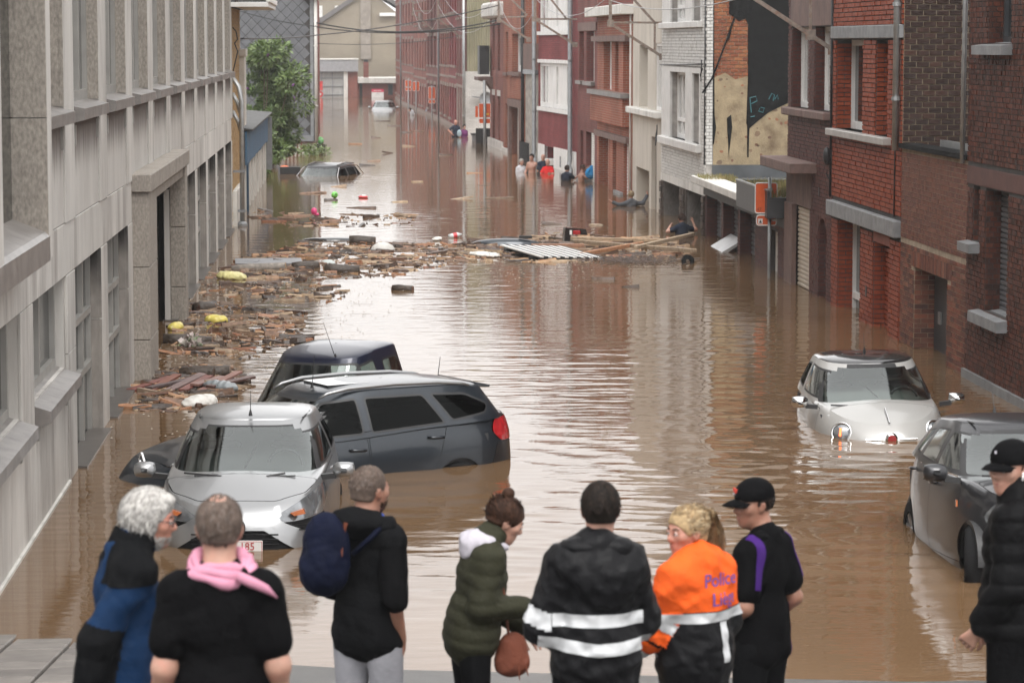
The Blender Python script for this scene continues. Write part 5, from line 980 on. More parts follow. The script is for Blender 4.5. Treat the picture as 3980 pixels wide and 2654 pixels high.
# ---- charcoal hatchback on the right
c = Car('hatchback', 'rain beaded charcoal hatchback with exposed wheels at the right edge', (6.13, 25.3), 270, -3.9, 0, .27, 4.0, 1.737,
        [(2.0, .74), (1.75, .86), (1.4, .94), (1.0, 1.0), (.2, 1.0), (-1.0, 1.07), (-2.0, 1.1)], [(.6, 1.36), (.15, 1.42), (-.3, 1.44), (-1.0, 1.41), (-1.6, 1.36)], (1.12, .15), (-1.88, -1.45), .6, nf=3.0, nr=3.6, paint=m_char, hood_crown=.06)
F0 = c.front(.15); c.glass(rpoly([(-.74, .995), (.74, .995), (.585, 1.39), (-.585, 1.39)], .07), (1, 2), F0, 'windscreen', m_ws, .035)
for sg in (1, -1):
    for sh in ([(.82, 1.03), (.25, 1.345), (-.15, 1.37), (-.15, 1.045)], [(-.24, 1.05), (-.24, 1.372), (-.72, 1.36), (-.85, 1.08)], [(-.79, 1.35), (-1.05, 1.32), (-1.18, 1.12), (-.92, 1.09)]): c.glass(rpoly(sh, .035), (0, 2), c.side(sg), 'side_window', m_sideg, .018)
    c.door(rpoly([(.95, .28), (.9, .97), (-.19, 1.02), (-.19, .28)], .05), sg=sg, up=False); c.door(rpoly([(-.205, .28), (-.205, 1.02), (-1.1, 1.05), (-1.15, .8), (-.85, .45), (-.8, .28)], .04), sg=sg, up=False)
    for x in (1.25, -1.26): c.cut('lower', [(x + .355 * math.cos(t), .31 + .36 * math.sin(t)) for t in np.linspace(0, 2 * math.pi, 24, endpoint=False)], (0, 2), c.side(sg), None, None); c.wheel(x, sg, .315, yaw=-14 if x > 0 else 0); MB().lathe([(.33, -.3), (.37, -.3), (.37, .0), (.33, .0)], 24, (x, sg * .8 if sg > 0 else -.5, .31), 'y', arc=math.pi).build('wheel_arch_liner', m_black, c.root)
    c.cut('lower', rpoly([(1.45, .72), (1.62, .93), (1.98, .84), (1.98, .62), (1.7, .6)], .06), (0, 2), lambda f, sg=sg: sum(p[1] for p in f) * sg / len(f) > .35, 'headlight', m_lamp, (.006, sg * .006, 0)); c.cut('deck', rpoly([(1.45, .74), (1.55, .96), (1.98, .96), (1.98, .62), (1.7, .6)], .04), (0, 2), lambda f, sg=sg: sum(p[1] for p in f) * sg / len(f) > .45, 'headlight_top', m_lamp)
    c.mirror(sg, m_char, .82, 1.06, .22, .16); c.handle(-.02, .9, sg, .17); c.handle(-.98, .95, sg, .17); B('window_trim', m_chrome, c.root, (-.85, .8, sg * .797 - .004, sg * .797 + .004, 1.015, 1.027)); B('side_repeater', m_amber, c.root, (1.02, 1.07, sg * .868 - .005, sg * .868 + .005, .78, .84))
c.cut('deck', rpoly([(1.8, -.45), (1.8, .45), (1.4, .66), (1.08, .7), (1.08, -.7), (1.4, -.66)], .08), (0, 1), lambda f: True, 'bonnet', m_char, gap=.008)
c.cut('lower', rpoly([(-.5, .3), (.5, .3), (.55, .55), (-.55, .55)], .04), (1, 2), c.front(1.5), 'lower_grille', m_grille, (-.02, 0, 0)); c.finish(); wipers(c, 0, 1.01, 1.16, ys=((.55, .0), (.05, -.55))); antenna(c, -1.3, .0, 1.45, .2, -.4)
for sg in (1, -1): MB().tube([(.06, sg * .5, 1.44), (-.4, sg * .55, 1.455), (-1.2, sg * .52, 1.42)], .009, 6).build('roof_seam', m_black, c.root)
# ---- submerged SUV and the far car
c = Car('suv', 'dark off road car with only roof and glass above water', (-.95, 100.1), 248, 1.5, 0, 1.31, 4.6, 1.85, [(2.3, .85), (1.9, 1.0), (1.2, 1.1), (0, 1.1), (-2.3, 1.15)], [(.7, 1.58), (.2, 1.64), (-.6, 1.66), (-1.6, 1.6)], (1.3, .35), (-2.1, -1.6), .64, paint=m_char, N=80, cat='car')
c.glass(rpoly([(-.8, 1.1), (.8, 1.1), (.62, 1.6), (-.62, 1.6)], .06), (1, 2), c.front(.3), 'windscreen', m_ws, .03)
for sg in (1, -1):
    for sh in ([(.75, 1.16), (.2, 1.54), (-.3, 1.57), (-.3, 1.17)], [(-.38, 1.17), (-.38, 1.575), (-1.1, 1.56), (-1.1, 1.2)], [(-1.18, 1.2), (-1.18, 1.55), (-1.55, 1.5), (-1.75, 1.25)]): c.glass(rpoly(sh, .04), (0, 2), c.side(sg), 'side_window', m_tint, .02)
    MB().tube([(.85, sg * .83, 1.14), (.2, sg * .665, 1.6), (-.6, sg * .64, 1.64), (-1.5, sg * .66, 1.58), (-1.85, sg * .77, 1.25), (-1.6, sg * .8, 1.16)], .016, 6).build('chrome_window_line', m_chrome, c.root); MB().tube([(.1, sg * .56, 1.68), (-.6, sg * .57, 1.73), (-1.4, sg * .56, 1.67)], .025, 6).build('roof_rail', m_silver, c.root)
c.finish(); wipers(c, 0, 1.2, 1.25, ys=((.5, .2), (-.1, -.4)))
c = Car('compact_car', 'pale blue hazy car far down the street with water to its bonnet', (2.3, 199.), 268, 0, 0, .85, 3.9, 1.7, [(1.95, .75), (1.0, 1.0), (-1.95, 1.05)], [(.6, 1.38), (.1, 1.44), (-1.4, 1.4)], (1.05, .2), (-1.8, -1.4), .6, paint=m_silver, N=64)
c.glass(rpoly([(-.74, .99), (.74, .99), (.59, 1.39), (-.59, 1.39)], .06), (1, 2), c.front(.2), 'windscreen', m_ws, .02)
for sg in (1, -1): c.glass(rpoly([(.75, 1.05), (.2, 1.35), (-1.2, 1.33), (-1.3, 1.08)], .05), (0, 2), c.side(sg), 'side_window', m_tint, .02); c.mirror(sg, m_silver, .8, 1.05, .2, .15)
c.finish()
# ================================================================== PEOPLE
def sdf_arrays(prims, h=.009, k=.03, post=None):
    """union of round cones ('c',a,b,ra,rb[,k]) and ellipsoids ('e',c,r,Rot[,k]); '-' prefix subtracts; surface nets"""
    lo = np.full(3, 1e9); hi = -lo; boxes = []
    for p in prims:
        if p[0][-1] == 'c': a, b = np.array(p[1], float), np.array(p[2], float); r = max(p[3], p[4]); l, u = np.minimum(a, b) - r, np.maximum(a, b) + r
        else: c = np.array(p[1], float); r = max(p[2]); l, u = c - r, c + r
        boxes.append((l, u))
        if p[0][0] != '-': lo = np.minimum(lo, l); hi = np.maximum(hi, u)
    lo -= 3 * h; hi += 3 * h; n = np.ceil((hi - lo) / h).astype(int) + 1; f = np.full(n, 1.0, np.float32); ax = [lo[i] + h * np.arange(n[i]) for i in range(3)]
    for p, (l, u) in zip(prims, boxes):
        kk = p[5] if p[0][-1] == 'c' and len(p) > 5 else (p[4] if p[0][-1] == 'e' and len(p) > 4 else k); m = kk + 3 * h
        i0 = np.clip(np.floor((l - m - lo) / h).astype(int), 0, n); i1 = np.clip(np.ceil((u + m - lo) / h).astype(int) + 1, 0, n)
        if (i1 <= i0).any(): continue
        sl = tuple(slice(a, b) for a, b in zip(i0, i1)); X, Y, Z = np.meshgrid(ax[0][sl[0]], ax[1][sl[1]], ax[2][sl[2]], indexing='ij', sparse=True)
        if p[0][-1] == 'c':
            a, b = np.array(p[1], float), np.array(p[2], float); d = b - a; q = float(d @ d) + 1e-9; t = np.clip(((X - a[0]) * d[0] + (Y - a[1]) * d[1] + (Z - a[2]) * d[2]) / q, 0, 1)
            D = np.sqrt((X - a[0] - t * d[0]) ** 2 + (Y - a[1] - t * d[1]) ** 2 + (Z - a[2] - t * d[2]) ** 2) - (p[3] + (p[4] - p[3]) * t)
        else:
            c = p[1]; r = p[2]; x, y, z = X - c[0], Y - c[1], Z - c[2]
            if p[3] is not None: Q = np.array(p[3]).T; x, y, z = Q[0, 0] * x + Q[0, 1] * y + Q[0, 2] * z, Q[1, 0] * x + Q[1, 1] * y + Q[1, 2] * z, Q[2, 0] * x + Q[2, 1] * y + Q[2, 2] * z
            k0 = np.sqrt((x / r[0]) ** 2 + (y / r[1]) ** 2 + (z / r[2]) ** 2) + 1e-6; k1 = np.sqrt((x / r[0] ** 2) ** 2 + (y / r[1] ** 2) ** 2 + (z / r[2] ** 2) ** 2) + 1e-6; D = k0 * (k0 - 1) / k1
        D = D.astype(np.float32); A = f[sl]
        if p[0][0] == '-': w = np.clip(.5 - .5 * (A + D) / kk, 0, 1); f[sl] = A * (1 - w) + (-D) * w + kk * w * (1 - w)
        else: w = np.clip(.5 + .5 * (A - D) / kk, 0, 1); f[sl] = A * (1 - w) + D * w - kk * w * (1 - w)
    if post is not None: f = post(f, *np.meshgrid(*ax, indexing='ij', sparse=True))
    s = f < 0; cnt = sum(s[i:n[0] - 1 + i, j:n[1] - 1 + j, l:n[2] - 1 + l].astype(np.int8) for i in (0, 1) for j in (0, 1) for l in (0, 1)); act = (cnt > 0) & (cnt < 8); idx = np.argwhere(act); vid = np.full(act.shape, -1, np.int32); vid[act] = np.arange(len(idx))
    acc = np.zeros((len(idx), 3)); num = np.zeros(len(idx)); I, J, K_ = idx.T
    for axis in range(3):
        for u in (0, 1):
            for v in (0, 1):
                o = [0, 0, 0]; others = [q for q in range(3) if q != axis]; o[others[0]] = u; o[others[1]] = v; f0 = f[I + o[0], J + o[1], K_ + o[2]]; e = list(o); e[axis] += 1; f1 = f[I + e[0], J + e[1], K_ + e[2]]; c = (f0 < 0) != (f1 < 0); t = np.where(c, f0 / np.where(c, f0 - f1, 1), 0)
                pt = np.tile(np.array(o, float), (len(idx), 1)); pt[:, axis] += t; acc += np.where(c[:, None], pt, 0); num += c
    V = lo + h * (idx + acc / num[:, None]); F = []
    for axis in range(3):
        a = [slice(None)] * 3; b = [slice(None)] * 3; a[axis] = slice(0, -1); b[axis] = slice(1, None); cr = s[tuple(a)] != s[tuple(b)]; e = np.argwhere(cr); o1, o2 = [q for q in range(3) if q != axis]; e = e[(e[:, o1] > 0) & (e[:, o2] > 0) & (e[:, o1] < n[o1] - 1) & (e[:, o2] < n[o2] - 1)]
        def cell(d1, d2): q = e.copy(); q[:, o1] += d1; q[:, o2] += d2; return vid[q[:, 0], q[:, 1], q[:, 2]]
        Q = np.stack([cell(-1, -1), cell(0, -1), cell(0, 0), cell(-1, 0)], 1); flip = s[e[:, 0], e[:, 1], e[:, 2]]
        if axis == 1: flip = ~flip
        Q[~flip] = Q[~flip][:, ::-1]; F.append(Q)
    return V, np.concatenate(F)
def sdf_obj(name, prims, mat, parent, h=.009, k=.03, post=None, extra=None):
    V, F = sdf_arrays(prims, h, k, post)
    if extra:
        for pr, hh, kk in extra: v2, f2 = sdf_arrays(pr, hh, kk); F = np.concatenate([F, f2 + len(V)]); V = np.concatenate([V, v2])
    me = bpy.data.meshes.new(name); me.from_pydata(V.tolist(), [], F.tolist()); me.polygons.foreach_set('use_smooth', np.ones(len(F), bool)); me.materials.append(mat); me.update(); return obj(name, me, parent)
def Rm(yaw=0, pitch=0, roll=0): return np.array((Matrix.Rotation(R(yaw), 3, 'Z') @ Matrix.Rotation(R(pitch), 3, 'X') @ Matrix.Rotation(R(roll), 3, 'Y')))
def tf(prims, Q, c):
    out = []
    for p in prims:
        if p[0][-1] == 'c': out.append((p[0], Q @ np.array(p[1]) + c, Q @ np.array(p[2]) + c) + tuple(p[3:]))
        else: out.append((p[0], Q @ np.array(p[1]) + c, p[2], Q if p[3] is None else Q @ np.array(p[3])) + tuple(p[4:]))
    return out
def head_prims(fem=False, chin=1.0):
    j = .9 if fem else 1.0
    P = [('e', (0, -.014, .03), (.077, .098, .09), None), ('e', (0, .018, -.03), (.063 * j, .076, .085), None), ('e', (0, .04, -.078 * chin), (.042 * j, .045, .035), None), ('e', (0, .062, -.1 * chin), (.02, .02, .014), None),
         ('c', (-.034, .074, .02), (.034, .074, .02), .013, .013, .02), ('c', (0, .085, .014), (0, .106, -.024), .008, .012, .012), ('c', (-.011, .095, -.03), (.011, .095, -.03), .009, .009, .01), ('e', (.042, .058, -.018), (.022, .022, .02), None), ('e', (-.042, .058, -.018), (.022, .022, .02), None),
         ('c', (-.016, .083, -.064), (.016, .083, -.064), .009, .009, .01), ('-e', (.031, .097, .003), (.017, .014, .011), None, .012), ('-e', (-.031, .097, .003), (.017, .014, .011), None, .012), ('-c', (-.02, .098, -.062), (.02, .098, -.062), .003, .003, .006)]
    for s in (1, -1): P += [('e', (s * .077, -.008, -.012), (.01, .02, .031), Rm(0, 12, s * 14), .008), ('-e', (s * .088, -.002, -.01), (.008, .01, .018), None, .006)]
    return P
def hand_prims(w, d, nrm, side, curl=.35, spread=.12, s=1.0):
    """five unequal fingers; w wrist, d direction of the hand, nrm palm normal (towards which fingers curl)"""
    d = np.array(d, float); d /= np.linalg.norm(d); nrm = np.array(nrm, float); nrm -= d * (nrm @ d); nrm /= np.linalg.norm(nrm); sd = np.cross(d, nrm) * side; w = np.array(w, float); P = []
    for i, o in enumerate((-.03, -.01, .01, .03)): P.append(('c', w + d * .005 * s, w + (d * .085 + sd * o) * s, .02 * s, .0125 * s, .012))
    for i, (o, l) in enumerate(((-.031, .066), (-.0105, .078), (.0105, .073), (.031, .056))):
        p = w + (d * .085 + sd * o) * s; a = 0; dd = d + sd * spread * o / .03 * .6
        for q, fr in enumerate((.44, .31, .25)):
            a += curl * (.7 + .5 * q + .15 * i); v = dd * math.cos(a) + nrm * math.sin(a); e = p + v * l * fr * s; P.append(('c', p, e, (.0098 - .0009 * q) * s, (.009 - .0009 * q) * s, .003)); p = e
    p = w + (d * .025 - sd * .026 + nrm * .006) * s; t1 = p + (d * .034 - sd * .026 + nrm * .014) * s; t2 = t1 + (d * .03 - sd * .006 + nrm * .014) * s; t3 = t2 + (d * .022 + nrm * .01) * s
    return P + [('c', p, t1, .015 * s, .0115 * s, .006), ('c', t1, t2, .0112 * s, .0098 * s, .003), ('c', t2, t3, .0098 * s, .0075 * s, .003)]
SK = [M('skin_light', (.4, .225, .165), .45, var=.12, vs=25, dirt=((.5, .17, .12), .4, 14), local=True), M('skin_tan', (.27, .135, .09), .45, var=.12, vs=25, dirt=((.38, .13, .085), .4, 14), local=True), M('skin_ruddy', (.4, .19, .135), .45, var=.14, vs=25, dirt=((.5, .14, .1), .5, 14), local=True)]
m_eye = M('eye_white', (.6, .58, .55), .2, var=.05); m_iris = M('iris_dark', (.03, .022, .016), .15); m_lips = M('lips', (.36, .12, .1), .4); m_brow = M('eyebrow', (.05, .032, .022), .8)
def wrinkle(amp=.006, fz=26, puff=0, seed=0):
    r = np.random.default_rng(seed); W_ = [(r.normal(0, 20, 3) * np.array((1, 1, .8)), r.uniform(0, 6)) for _ in range(6)]; W2 = [(r.normal(0, 46, 3), r.uniform(0, 6)) for _ in range(5)]
    def post(f, X, Y, Z):
        n = sum(np.sin(w[0] * X + w[1] * Y + w[2] * 1.5 * Z + p + 1.5 * np.sin(9 * Z + 7 * X + p)) for w, p in W_) / 7
        n = np.abs(n) * 1.6 - .4 + .45 * sum(np.sin(w[0] * X + w[1] * Y + w[2] * Z + p + 2.2 * np.sin(17 * Z + 13 * X + p)) for w, p in W2) / 5; g = f + (1.5 * amp * n).astype(np.float32)
        if puff: g = g - (puff * (np.abs(np.sin(fz * Z + 1.2 * np.sin(5 * X + 3 * Y))) ** .6 - .5)).astype(np.float32)
        return g
    return post
def hair_strands(mb, Q, c, n, rad, cen, keep, length, flow, r, wid=.0022, lift=.004):
    """thin tapering ribbons lying on the skull ellipsoid"""
    k = 0; tries = 0
    while k < n and tries < n * 8:
        tries += 1; d = r.normal(size=3); d /= np.linalg.norm(d)
        if not keep(d): continue
        k += 1; p = np.array(cen) + d * np.array(rad) * r.uniform(.97, 1.03); fl = np.array(flow(d)) + r.normal(0, .28, 3); fl -= d * (fl @ d) * .8; fl /= np.linalg.norm(fl) + 1e-9; L_ = length * r.uniform(.6, 1.2); sd = np.cross(fl, d); sd *= wid / (np.linalg.norm(sd) + 1e-9); pts = []
        for t in (0, .5, 1.0): q = p + fl * L_ * t + d * (lift * (1 - (t - .3) ** 2)) + np.array([0, 0, -.25 * L_ * t * t]); pts.append(q)
        mb.add([Q @ (pts[0] - sd) + c, Q @ (pts[0] + sd) + c, Q @ (pts[1] + sd) + c, Q @ (pts[1] - sd) + c, Q @ pts[2] + c], [(0, 1, 2, 3), (3, 2, 4)])
class Person:
    def __init__(s, label, X, Y, heading, H=1.75, skin=0, lean=0., head=(0, 0, 1.632), hyaw=0, hpitch=0, hroll=0, arms=None, build=1.0, fem=False, z=None, group='onlookers at the edge of the flood', legs=True, chin=1.0, body_post=None, torso_z=None, hfine=.0085):
        s.root = thing('person', label, 'person', (X, Y, gz(X, Y) if z is None else z), R(heading), group); s.root.scale = (H / 1.75,) * 3; b = build; s.b = b; s.fem = fem; s.lean = lean
        s.fine = hfine < .01; s.arms = arms or {}; L_ = lambda p: np.array((p[0], p[1] + lean * (p[2] - .95), p[2])); s.L_ = L_
        s.hc = np.array(head, float); s.Q = Rm(hyaw, hpitch, hroll); sk = SK[skin]; s.skin = sk
        sw = (.122 if fem else .142) * (.5 + .5 * b); s.sw = sw
        T = [('e', L_((0, 0, .94)), (.148 * b, .11 * b, .13), None), ('e', L_((0, .0, 1.1)), (.13 * b, .1 * b, .14), None), ('e', L_((0, .0, 1.28)), (.142 * b, .108 * b, .17), None), ('c', L_((-sw + .02, -.01, 1.397)), L_((sw - .02, -.01, 1.397)), .058 * b, .058 * b), ('c', L_((0, -.02, 1.47)), L_((-.1, -.015, 1.405)), .05, .052), ('c', L_((0, -.02, 1.47)), L_((.1, -.015, 1.405)), .05, .052)]
        nk = [('c', L_((0, -.025, 1.42)), s.hc + s.Q @ np.array((0, -.022, -.055)), .066 if not fem else .056, .056 if not fem else .047)]
        s.T = T; s.A = {}; hands = []; ap = []
        for sd, key in ((-1, 'l'), (1, 'r')):
            a = s.arms.get(key) or {}; sh = L_((sd * sw, -.01, 1.388)); q_ = np.array((.86, 1, 1)); el = np.array(a.get('e', L_((sd * (sw + .085), -.03, 1.12)))) * q_; wr = np.array(a.get('w', L_((sd * (sw + .09), .05, .87)))) * q_; s.A[key] = (sh, el, wr)
            ap += [('c', sh, el, .05 * b, .04 * b), ('c', el, wr, .04 * b, .027)]; d = np.array(a.get('d', wr - el)); nr = np.array(a.get('n', (-sd, 0, 0))); hands.append((hand_prims(wr, d, nr, sd, a.get('curl', .35)), .0045 if hfine < .01 else .0085, .006))
        leg = [p for sd in (-1, 1) for p in (('c', (sd * .09, 0, .9), (sd * .1, .02, .5), .085 * b, .055), ('c', (sd * .1, .02, .5), (sd * .105, -.02, .09), .052, .038), ('c', (sd * .105, -.03, .06), (sd * .115, .13, .04), .04, .032))] if legs else []
        s.leg = leg; hp = tf(head_prims(fem, chin), s.Q, s.hc); s.body = sdf_obj('body', T + ap + nk + leg + hp, sk, s.root, hfine, .028, body_post, hands)
        for sd in (-1, 1):
            e = s.hc + s.Q @ np.array((sd * .031, .083, .003)); o = MB().ell((0, 0, 0), (.0125,) * 3, 12, 8).build('eye', m_eye, s.root, smooth=True); o.location = e; o.rotation_euler = Matrix(s.Q.tolist()).to_euler(); MB().ell((0, .0095, 0), (.0062, .0042, .0062), 10, 6).build('iris', m_iris, o)
            P_ = lambda x, y, z: s.hc + s.Q @ np.array((sd * x, y, z)); MB().tube([P_(.014, .09, .023), P_(.032, .088, .03), P_(.05, .076, .024)], [.004, .0045, .003], 6).build('eyebrow', m_brow, s.root); MB().tube([P_(.016, .089, .0085), P_(.032, .0945, .0115), P_(.046, .083, .006)], .0032, 6).build('eyelid', sk, s.root)
        P_ = lambda x, y, z: s.hc + s.Q @ np.array((x, y, z)); MB().tube([P_(-.022, .078, -.063), P_(-.008, .0905, -.0595), P_(0, .0915, -.061), P_(.008, .0905, -.0595), P_(.022, .078, -.063)], [.002, .0045, .0045, .0045, .002], 6).tube([P_(-.02, .078, -.066), P_(0, .0905, -.07), P_(.02, .078, -.066)], [.002, .0055, .002], 6).build('lips', m_lips, s.root, smooth=True)
    def jacket(s, name, mat, thick=.025, sleeve=1.0, hem=.78, k=.035, post=None, collar=.0, sl_r=1.0, h=.0095, extra=(), cuff=None, label=None):
        b = s.b; L_ = s.L_; P = [('e', p[1], tuple(r + thick for r in p[2]), p[3]) if p[0] == 'e' else ('c', p[1], p[2], p[3] + thick, p[4] + thick) for p in s.T]
        P.append(('c', L_((-.07, 0, hem + .1)), L_((.07, 0, hem + .1)), .1 * b + thick, .1 * b + thick)); P.append(('e', L_((0, 0, 1.02)), (.158 * b + thick, .118 * b + thick, .2), None))
        for key, (sh, el, wr) in s.A.items():
            t = sleeve
            if t <= 1: end = sh + (el - sh) * t; P.append(('c', sh, end, (.05 * b + thick) * sl_r, (.045 * b + thick * 1.1) * sl_r))
            else: e2 = el + (wr - el) * (t - 1); P += [('c', sh, el, (.05 * b + thick) * sl_r, (.041 * b + thick) * sl_r), ('c', el, e2, (.041 * b + thick) * sl_r, (.034 + thick * .8) * sl_r)]
        if collar: P.append(('c', L_((0, -.02, 1.45)), s.hc * .4 + L_((0, -.02, 1.47)) * .6, .085 + thick * .3, .07 + thick * .3))
        o = sdf_obj(name, P + list(extra), mat, s.root, h, k, post)
        if label: o['label'] = label
        return o
    def trousers(s, mat, thick=.018):
        P = [('e', (0, 0, .93), (.15 * s.b + thick, .11 * s.b + thick, .12), None)]
        for p in s.leg: 
            if p[3] > .045: P.append(('c', p[1], p[2], p[3] + thick, p[4] + thick))
        sdf_obj('trousers', P, mat, s.root, .028, .03)
        for sd in (-1, 1): sdf_obj('shoe', [('c', (sd * .105, -.04, .045), (sd * .118, .15, .035), .05, .04)], m_black, s.root, .025, .02)
    def hair(s, mat, thick=.008, n=1500, length=.03, keep=None, flow=None, prims=(), sub=(), seed=0, shell=True, wid=.0022, lift=.004):
        r = np.random.default_rng(seed); rad = (.077 + thick, .098 + thick, .09 + thick); cen = (0, -.014, .03)
        P = [('e', cen, rad, None), ('e', (0, -.05, -.035), (.06 + thick * .5, .048 + thick, .05), None, .03)] + list(prims) + [('-e', (0, .115, -.045), (.11, .09, .1), None, .012), ('-e', (.1, .04, -.06), (.05, .05, .06), None, .01), ('-e', (-.1, .04, -.06), (.05, .05, .06), None, .01), ('-e', (0, -.03, -.13), (.12, .12, .06), None, .02), ('-e', (.095, -.002, -.022), (.036, .032, .042), None, .008), ('-e', (-.095, -.002, -.022), (.036, .032, .042), None, .008)] + ([('-e', (0, -.07, -.118), (.12, .1, .075), None, .015)] if thick < .009 else []) + list(sub)
        V, F = sdf_arrays(tf(P, s.Q, s.hc), .006 if s.fine else .012, .02) if shell else (np.zeros((0, 3)), np.zeros((0, 4), int))
        mb = MB(); mb.v = [tuple(v) for v in V]; mb.f = [tuple(int(i) for i in f) for f in F]
        keep = keep or (lambda d: d[2] > -.55 - .5 * d[1] * (1 if d[1] < 0 else -1.6) and not (d[1] > .45 and d[2] < .62)); flow = flow or (lambda d: (d[0] * .5, -.6, -.7)); hair_strands(mb, s.Q, s.hc, n, rad, cen, keep, length, flow, r, wid, lift); return mb.build('hair', mat, s.root, smooth=True, fixn=False)
    def cap(s, mat, visor=.085):
        P = [('e', (0, -.012, .045), (.088, .108, .088), None), ('-e', (0, 0, -.055), (.2, .2, .085), None, .006)]; V, F = sdf_arrays(tf(P, s.Q, s.hc), .006, .01); me = bpy.data.meshes.new('cap'); me.from_pydata(V.tolist(), [], F.tolist()); me.polygons.foreach_set('use_smooth', [True] * len(F)); me.materials.append(mat); o = obj('cap', me, s.root); mb = MB(); n = 12; vs = []
        for j, (t, dz) in enumerate(((0, 0), (.5, -.006), (1.0, -.02))):
            for i in range(n + 1):
                a = math.pi * (.12 + .76 * i / n); x, y = math.cos(a) * (.085 - .004 * t), .03 + math.sin(a) * (.06 + visor * t); vs.append(tuple(s.Q @ np.array((x, y, .036 + dz - .018 * (x / .08) ** 2)) + s.hc))
        for q in range(3): vs += [tuple(np.array(v) - s.Q @ np.array((0, 0, .006))) for v in vs[q * (n + 1):(q + 1) * (n + 1)]] if False else []
        mb.add(vs, [(j * (n + 1) + i, j * (n + 1) + i + 1, (j + 1) * (n + 1) + i + 1, (j + 1) * (n + 1) + i) for j in range(2) for i in range(n)]); vz = mb.build('visor', mat, o, smooth=True); md = vz.modifiers.new('t', 'SOLIDIFY'); md.thickness = .005; return o
def bands(src, parent, name, mat, regions, off=.004):
    """strips of a garment's own surface, lifted a little: regions are (convex shape, axes, condition)"""
    me = src.data; vs = [v.co + v.normal * off for v in me.vertices]; polys = [[tuple(vs[i]) for i in p.vertices] for p in me.polygons]
    for i, (sh, ax, cond) in enumerate(regions):
        a, _ = carve(polys, sh, ax, cond)
        if a: part(a, name, mat, src)
def seg_band(src, name, mat, a, b, t0, t1, rmax, off=.004, extra=None):
    """ring of a sleeve between fractions t0..t1 of the limb a-b"""
    a = Vector(a); b = Vector(b); d = b - a; L2 = d.length_squared; me = src.data; vs = [v.co + v.normal * off for v in me.vertices]; polys = []
    for p in me.polygons:
        c = p.center; t = (c - a).dot(d) / L2
        if t0 < t < t1 and (c - a - d * t).length < rmax and (extra is None or extra(c)): polys.append([tuple(vs[i]) for i in p.vertices])
    if polys: part(polys, name, mat, src)
def cloth(name, col, rough=.8, var=.15, bump=.004, bs=45, **k): return M(name, col, rough, var=var, vs=6, bump=bump, bs=bs, local=True, spec=k.pop('spec', .04), **k)
c_black = cloth('black_cotton', (.004, .004, .0045)); c_nylon = cloth('black_nylon', (.007, .007, .008), .42, bump=.008, bs=22, spec=.1); c_navy = cloth('blue_jacket', (.007, .022, .058), .6); c_dk = cloth('charcoal_fabric', (.006, .0063, .007)); c_olive = cloth('olive_quilt', (.03, .03, .019), .5); c_orange = cloth('hi_vis_orange', (.75, .11, .02), .6); c_refl = M('reflective_tape', (.5, .51, .52), .35, metal=.2, var=.15, vs=20); c_pink = cloth('pink_scarf', (.55, .25, .34), .9); c_grey = cloth('grey_sweatpants', (.25, .25, .27)); c_purple = cloth('purple_panel', (.045, .016, .12)); c_white = cloth('white_hood', (.42, .4, .44)); c_backp = cloth('navy_backpack', (.006, .008, .02), .6); c_leath = cloth('brown_leather', (.16, .055, .035), .45); c_puff = cloth('black_puffer', (.006, .006, .0065), .5)
def hairmat(n, cols): return M(n, cols=[tuple(.72 * v for v in c) for c in cols], rough=.6, var=.35, vs=45, spec=.12, local=True, bump=.0015, bs=200)
hm_grey = hairmat('silver_hair', [(.5, .48, .45), (.62, .6, .57), (.36, .34, .32), (.56, .54, .5)]); hm_mix = hairmat('greying_hair', [(.09, .062, .05), (.16, .12, .1), (.13, .095, .075), (.2, .165, .145)]); hm_brn = hairmat('brown_hair', [(.03, .014, .008), (.075, .036, .022), (.018, .009, .006), (.05, .024, .015)]); hm_dk = hairmat('dark_hair', [(.012, .009, .007), (.035, .024, .018), (.007, .005, .004), (.022, .015, .012)]); hm_blond = hairmat('blond_hair', [(.3, .19, .09), (.5, .36, .2), (.16, .095, .045), (.62, .48, .3), (.22, .14, .07)])
# 1 grey haired man, walking to the right
p = Person('grey haired man with glasses in a blue and black jacket', -1.0, 11.8, -74, 1.73, 2, lean=.16, head=(0, .16, 1.60), hyaw=-16, hpitch=-8, arms={'r': dict(e=(.22, -.11, 1.13), w=(.21, -.17, .87), n=(-1, .2, 0), curl=.5), 'l': dict(e=(-.22, .02, 1.13), w=(-.2, .14, .93), curl=.5)}, build=1.0)
j = p.jacket('jacket', c_navy, .03, 1.92, post=wrinkle(.007, seed=1), collar=1); sh, el, wr = p.A['r']
bands(j, p.root, 'shoulder_panel', c_dk, [([(-.5, 1.34), (.5, 1.36), (.5, 1.6), (-.5, 1.6)], (0, 2), lambda f: abs(sum(q[0] for q in f) / len(f)) > .06)]); seg_band(j, 'forearm_panel', c_dk, el, wr, -.25, 1.1, .11); 
for kx, (a_, b_, c_) in p.A.items(): sdf_obj('cuff', [('c', b_ + (c_ - b_) * .72, b_ + (c_ - b_) * .97, .058, .05)], c_black, p.root, .009, .02)
sdf_obj('collar', [('c', p.L_((0, -.03, 1.44)), p.L_((0, -.01, 1.53)), .098, .09), ('-c', p.L_((0, 0, 1.52)), p.L_((0, .02, 1.7)), .08, .1)], c_dk, p.root, .008, .02); p.trousers(c_navy)
p.hair(hm_grey, .009, 5200, .045, keep=lambda d: (d[2] > -.75 - .3 * d[1]) and not (d[1] > .42 and d[2] < .6), flow=lambda d: (d[0] * .5, -.35, -.8), prims=[('e', (0, -.07, -.045), (.075, .05, .055), None), ('e', (.06, -.03, -.01), (.03, .04, .045), None), ('e', (-.06, -.03, -.01), (.03, .04, .045), None), ('e', (0, .03, .09), (.07, .065, .035), None)], seed=3, wid=.0042, lift=.014)
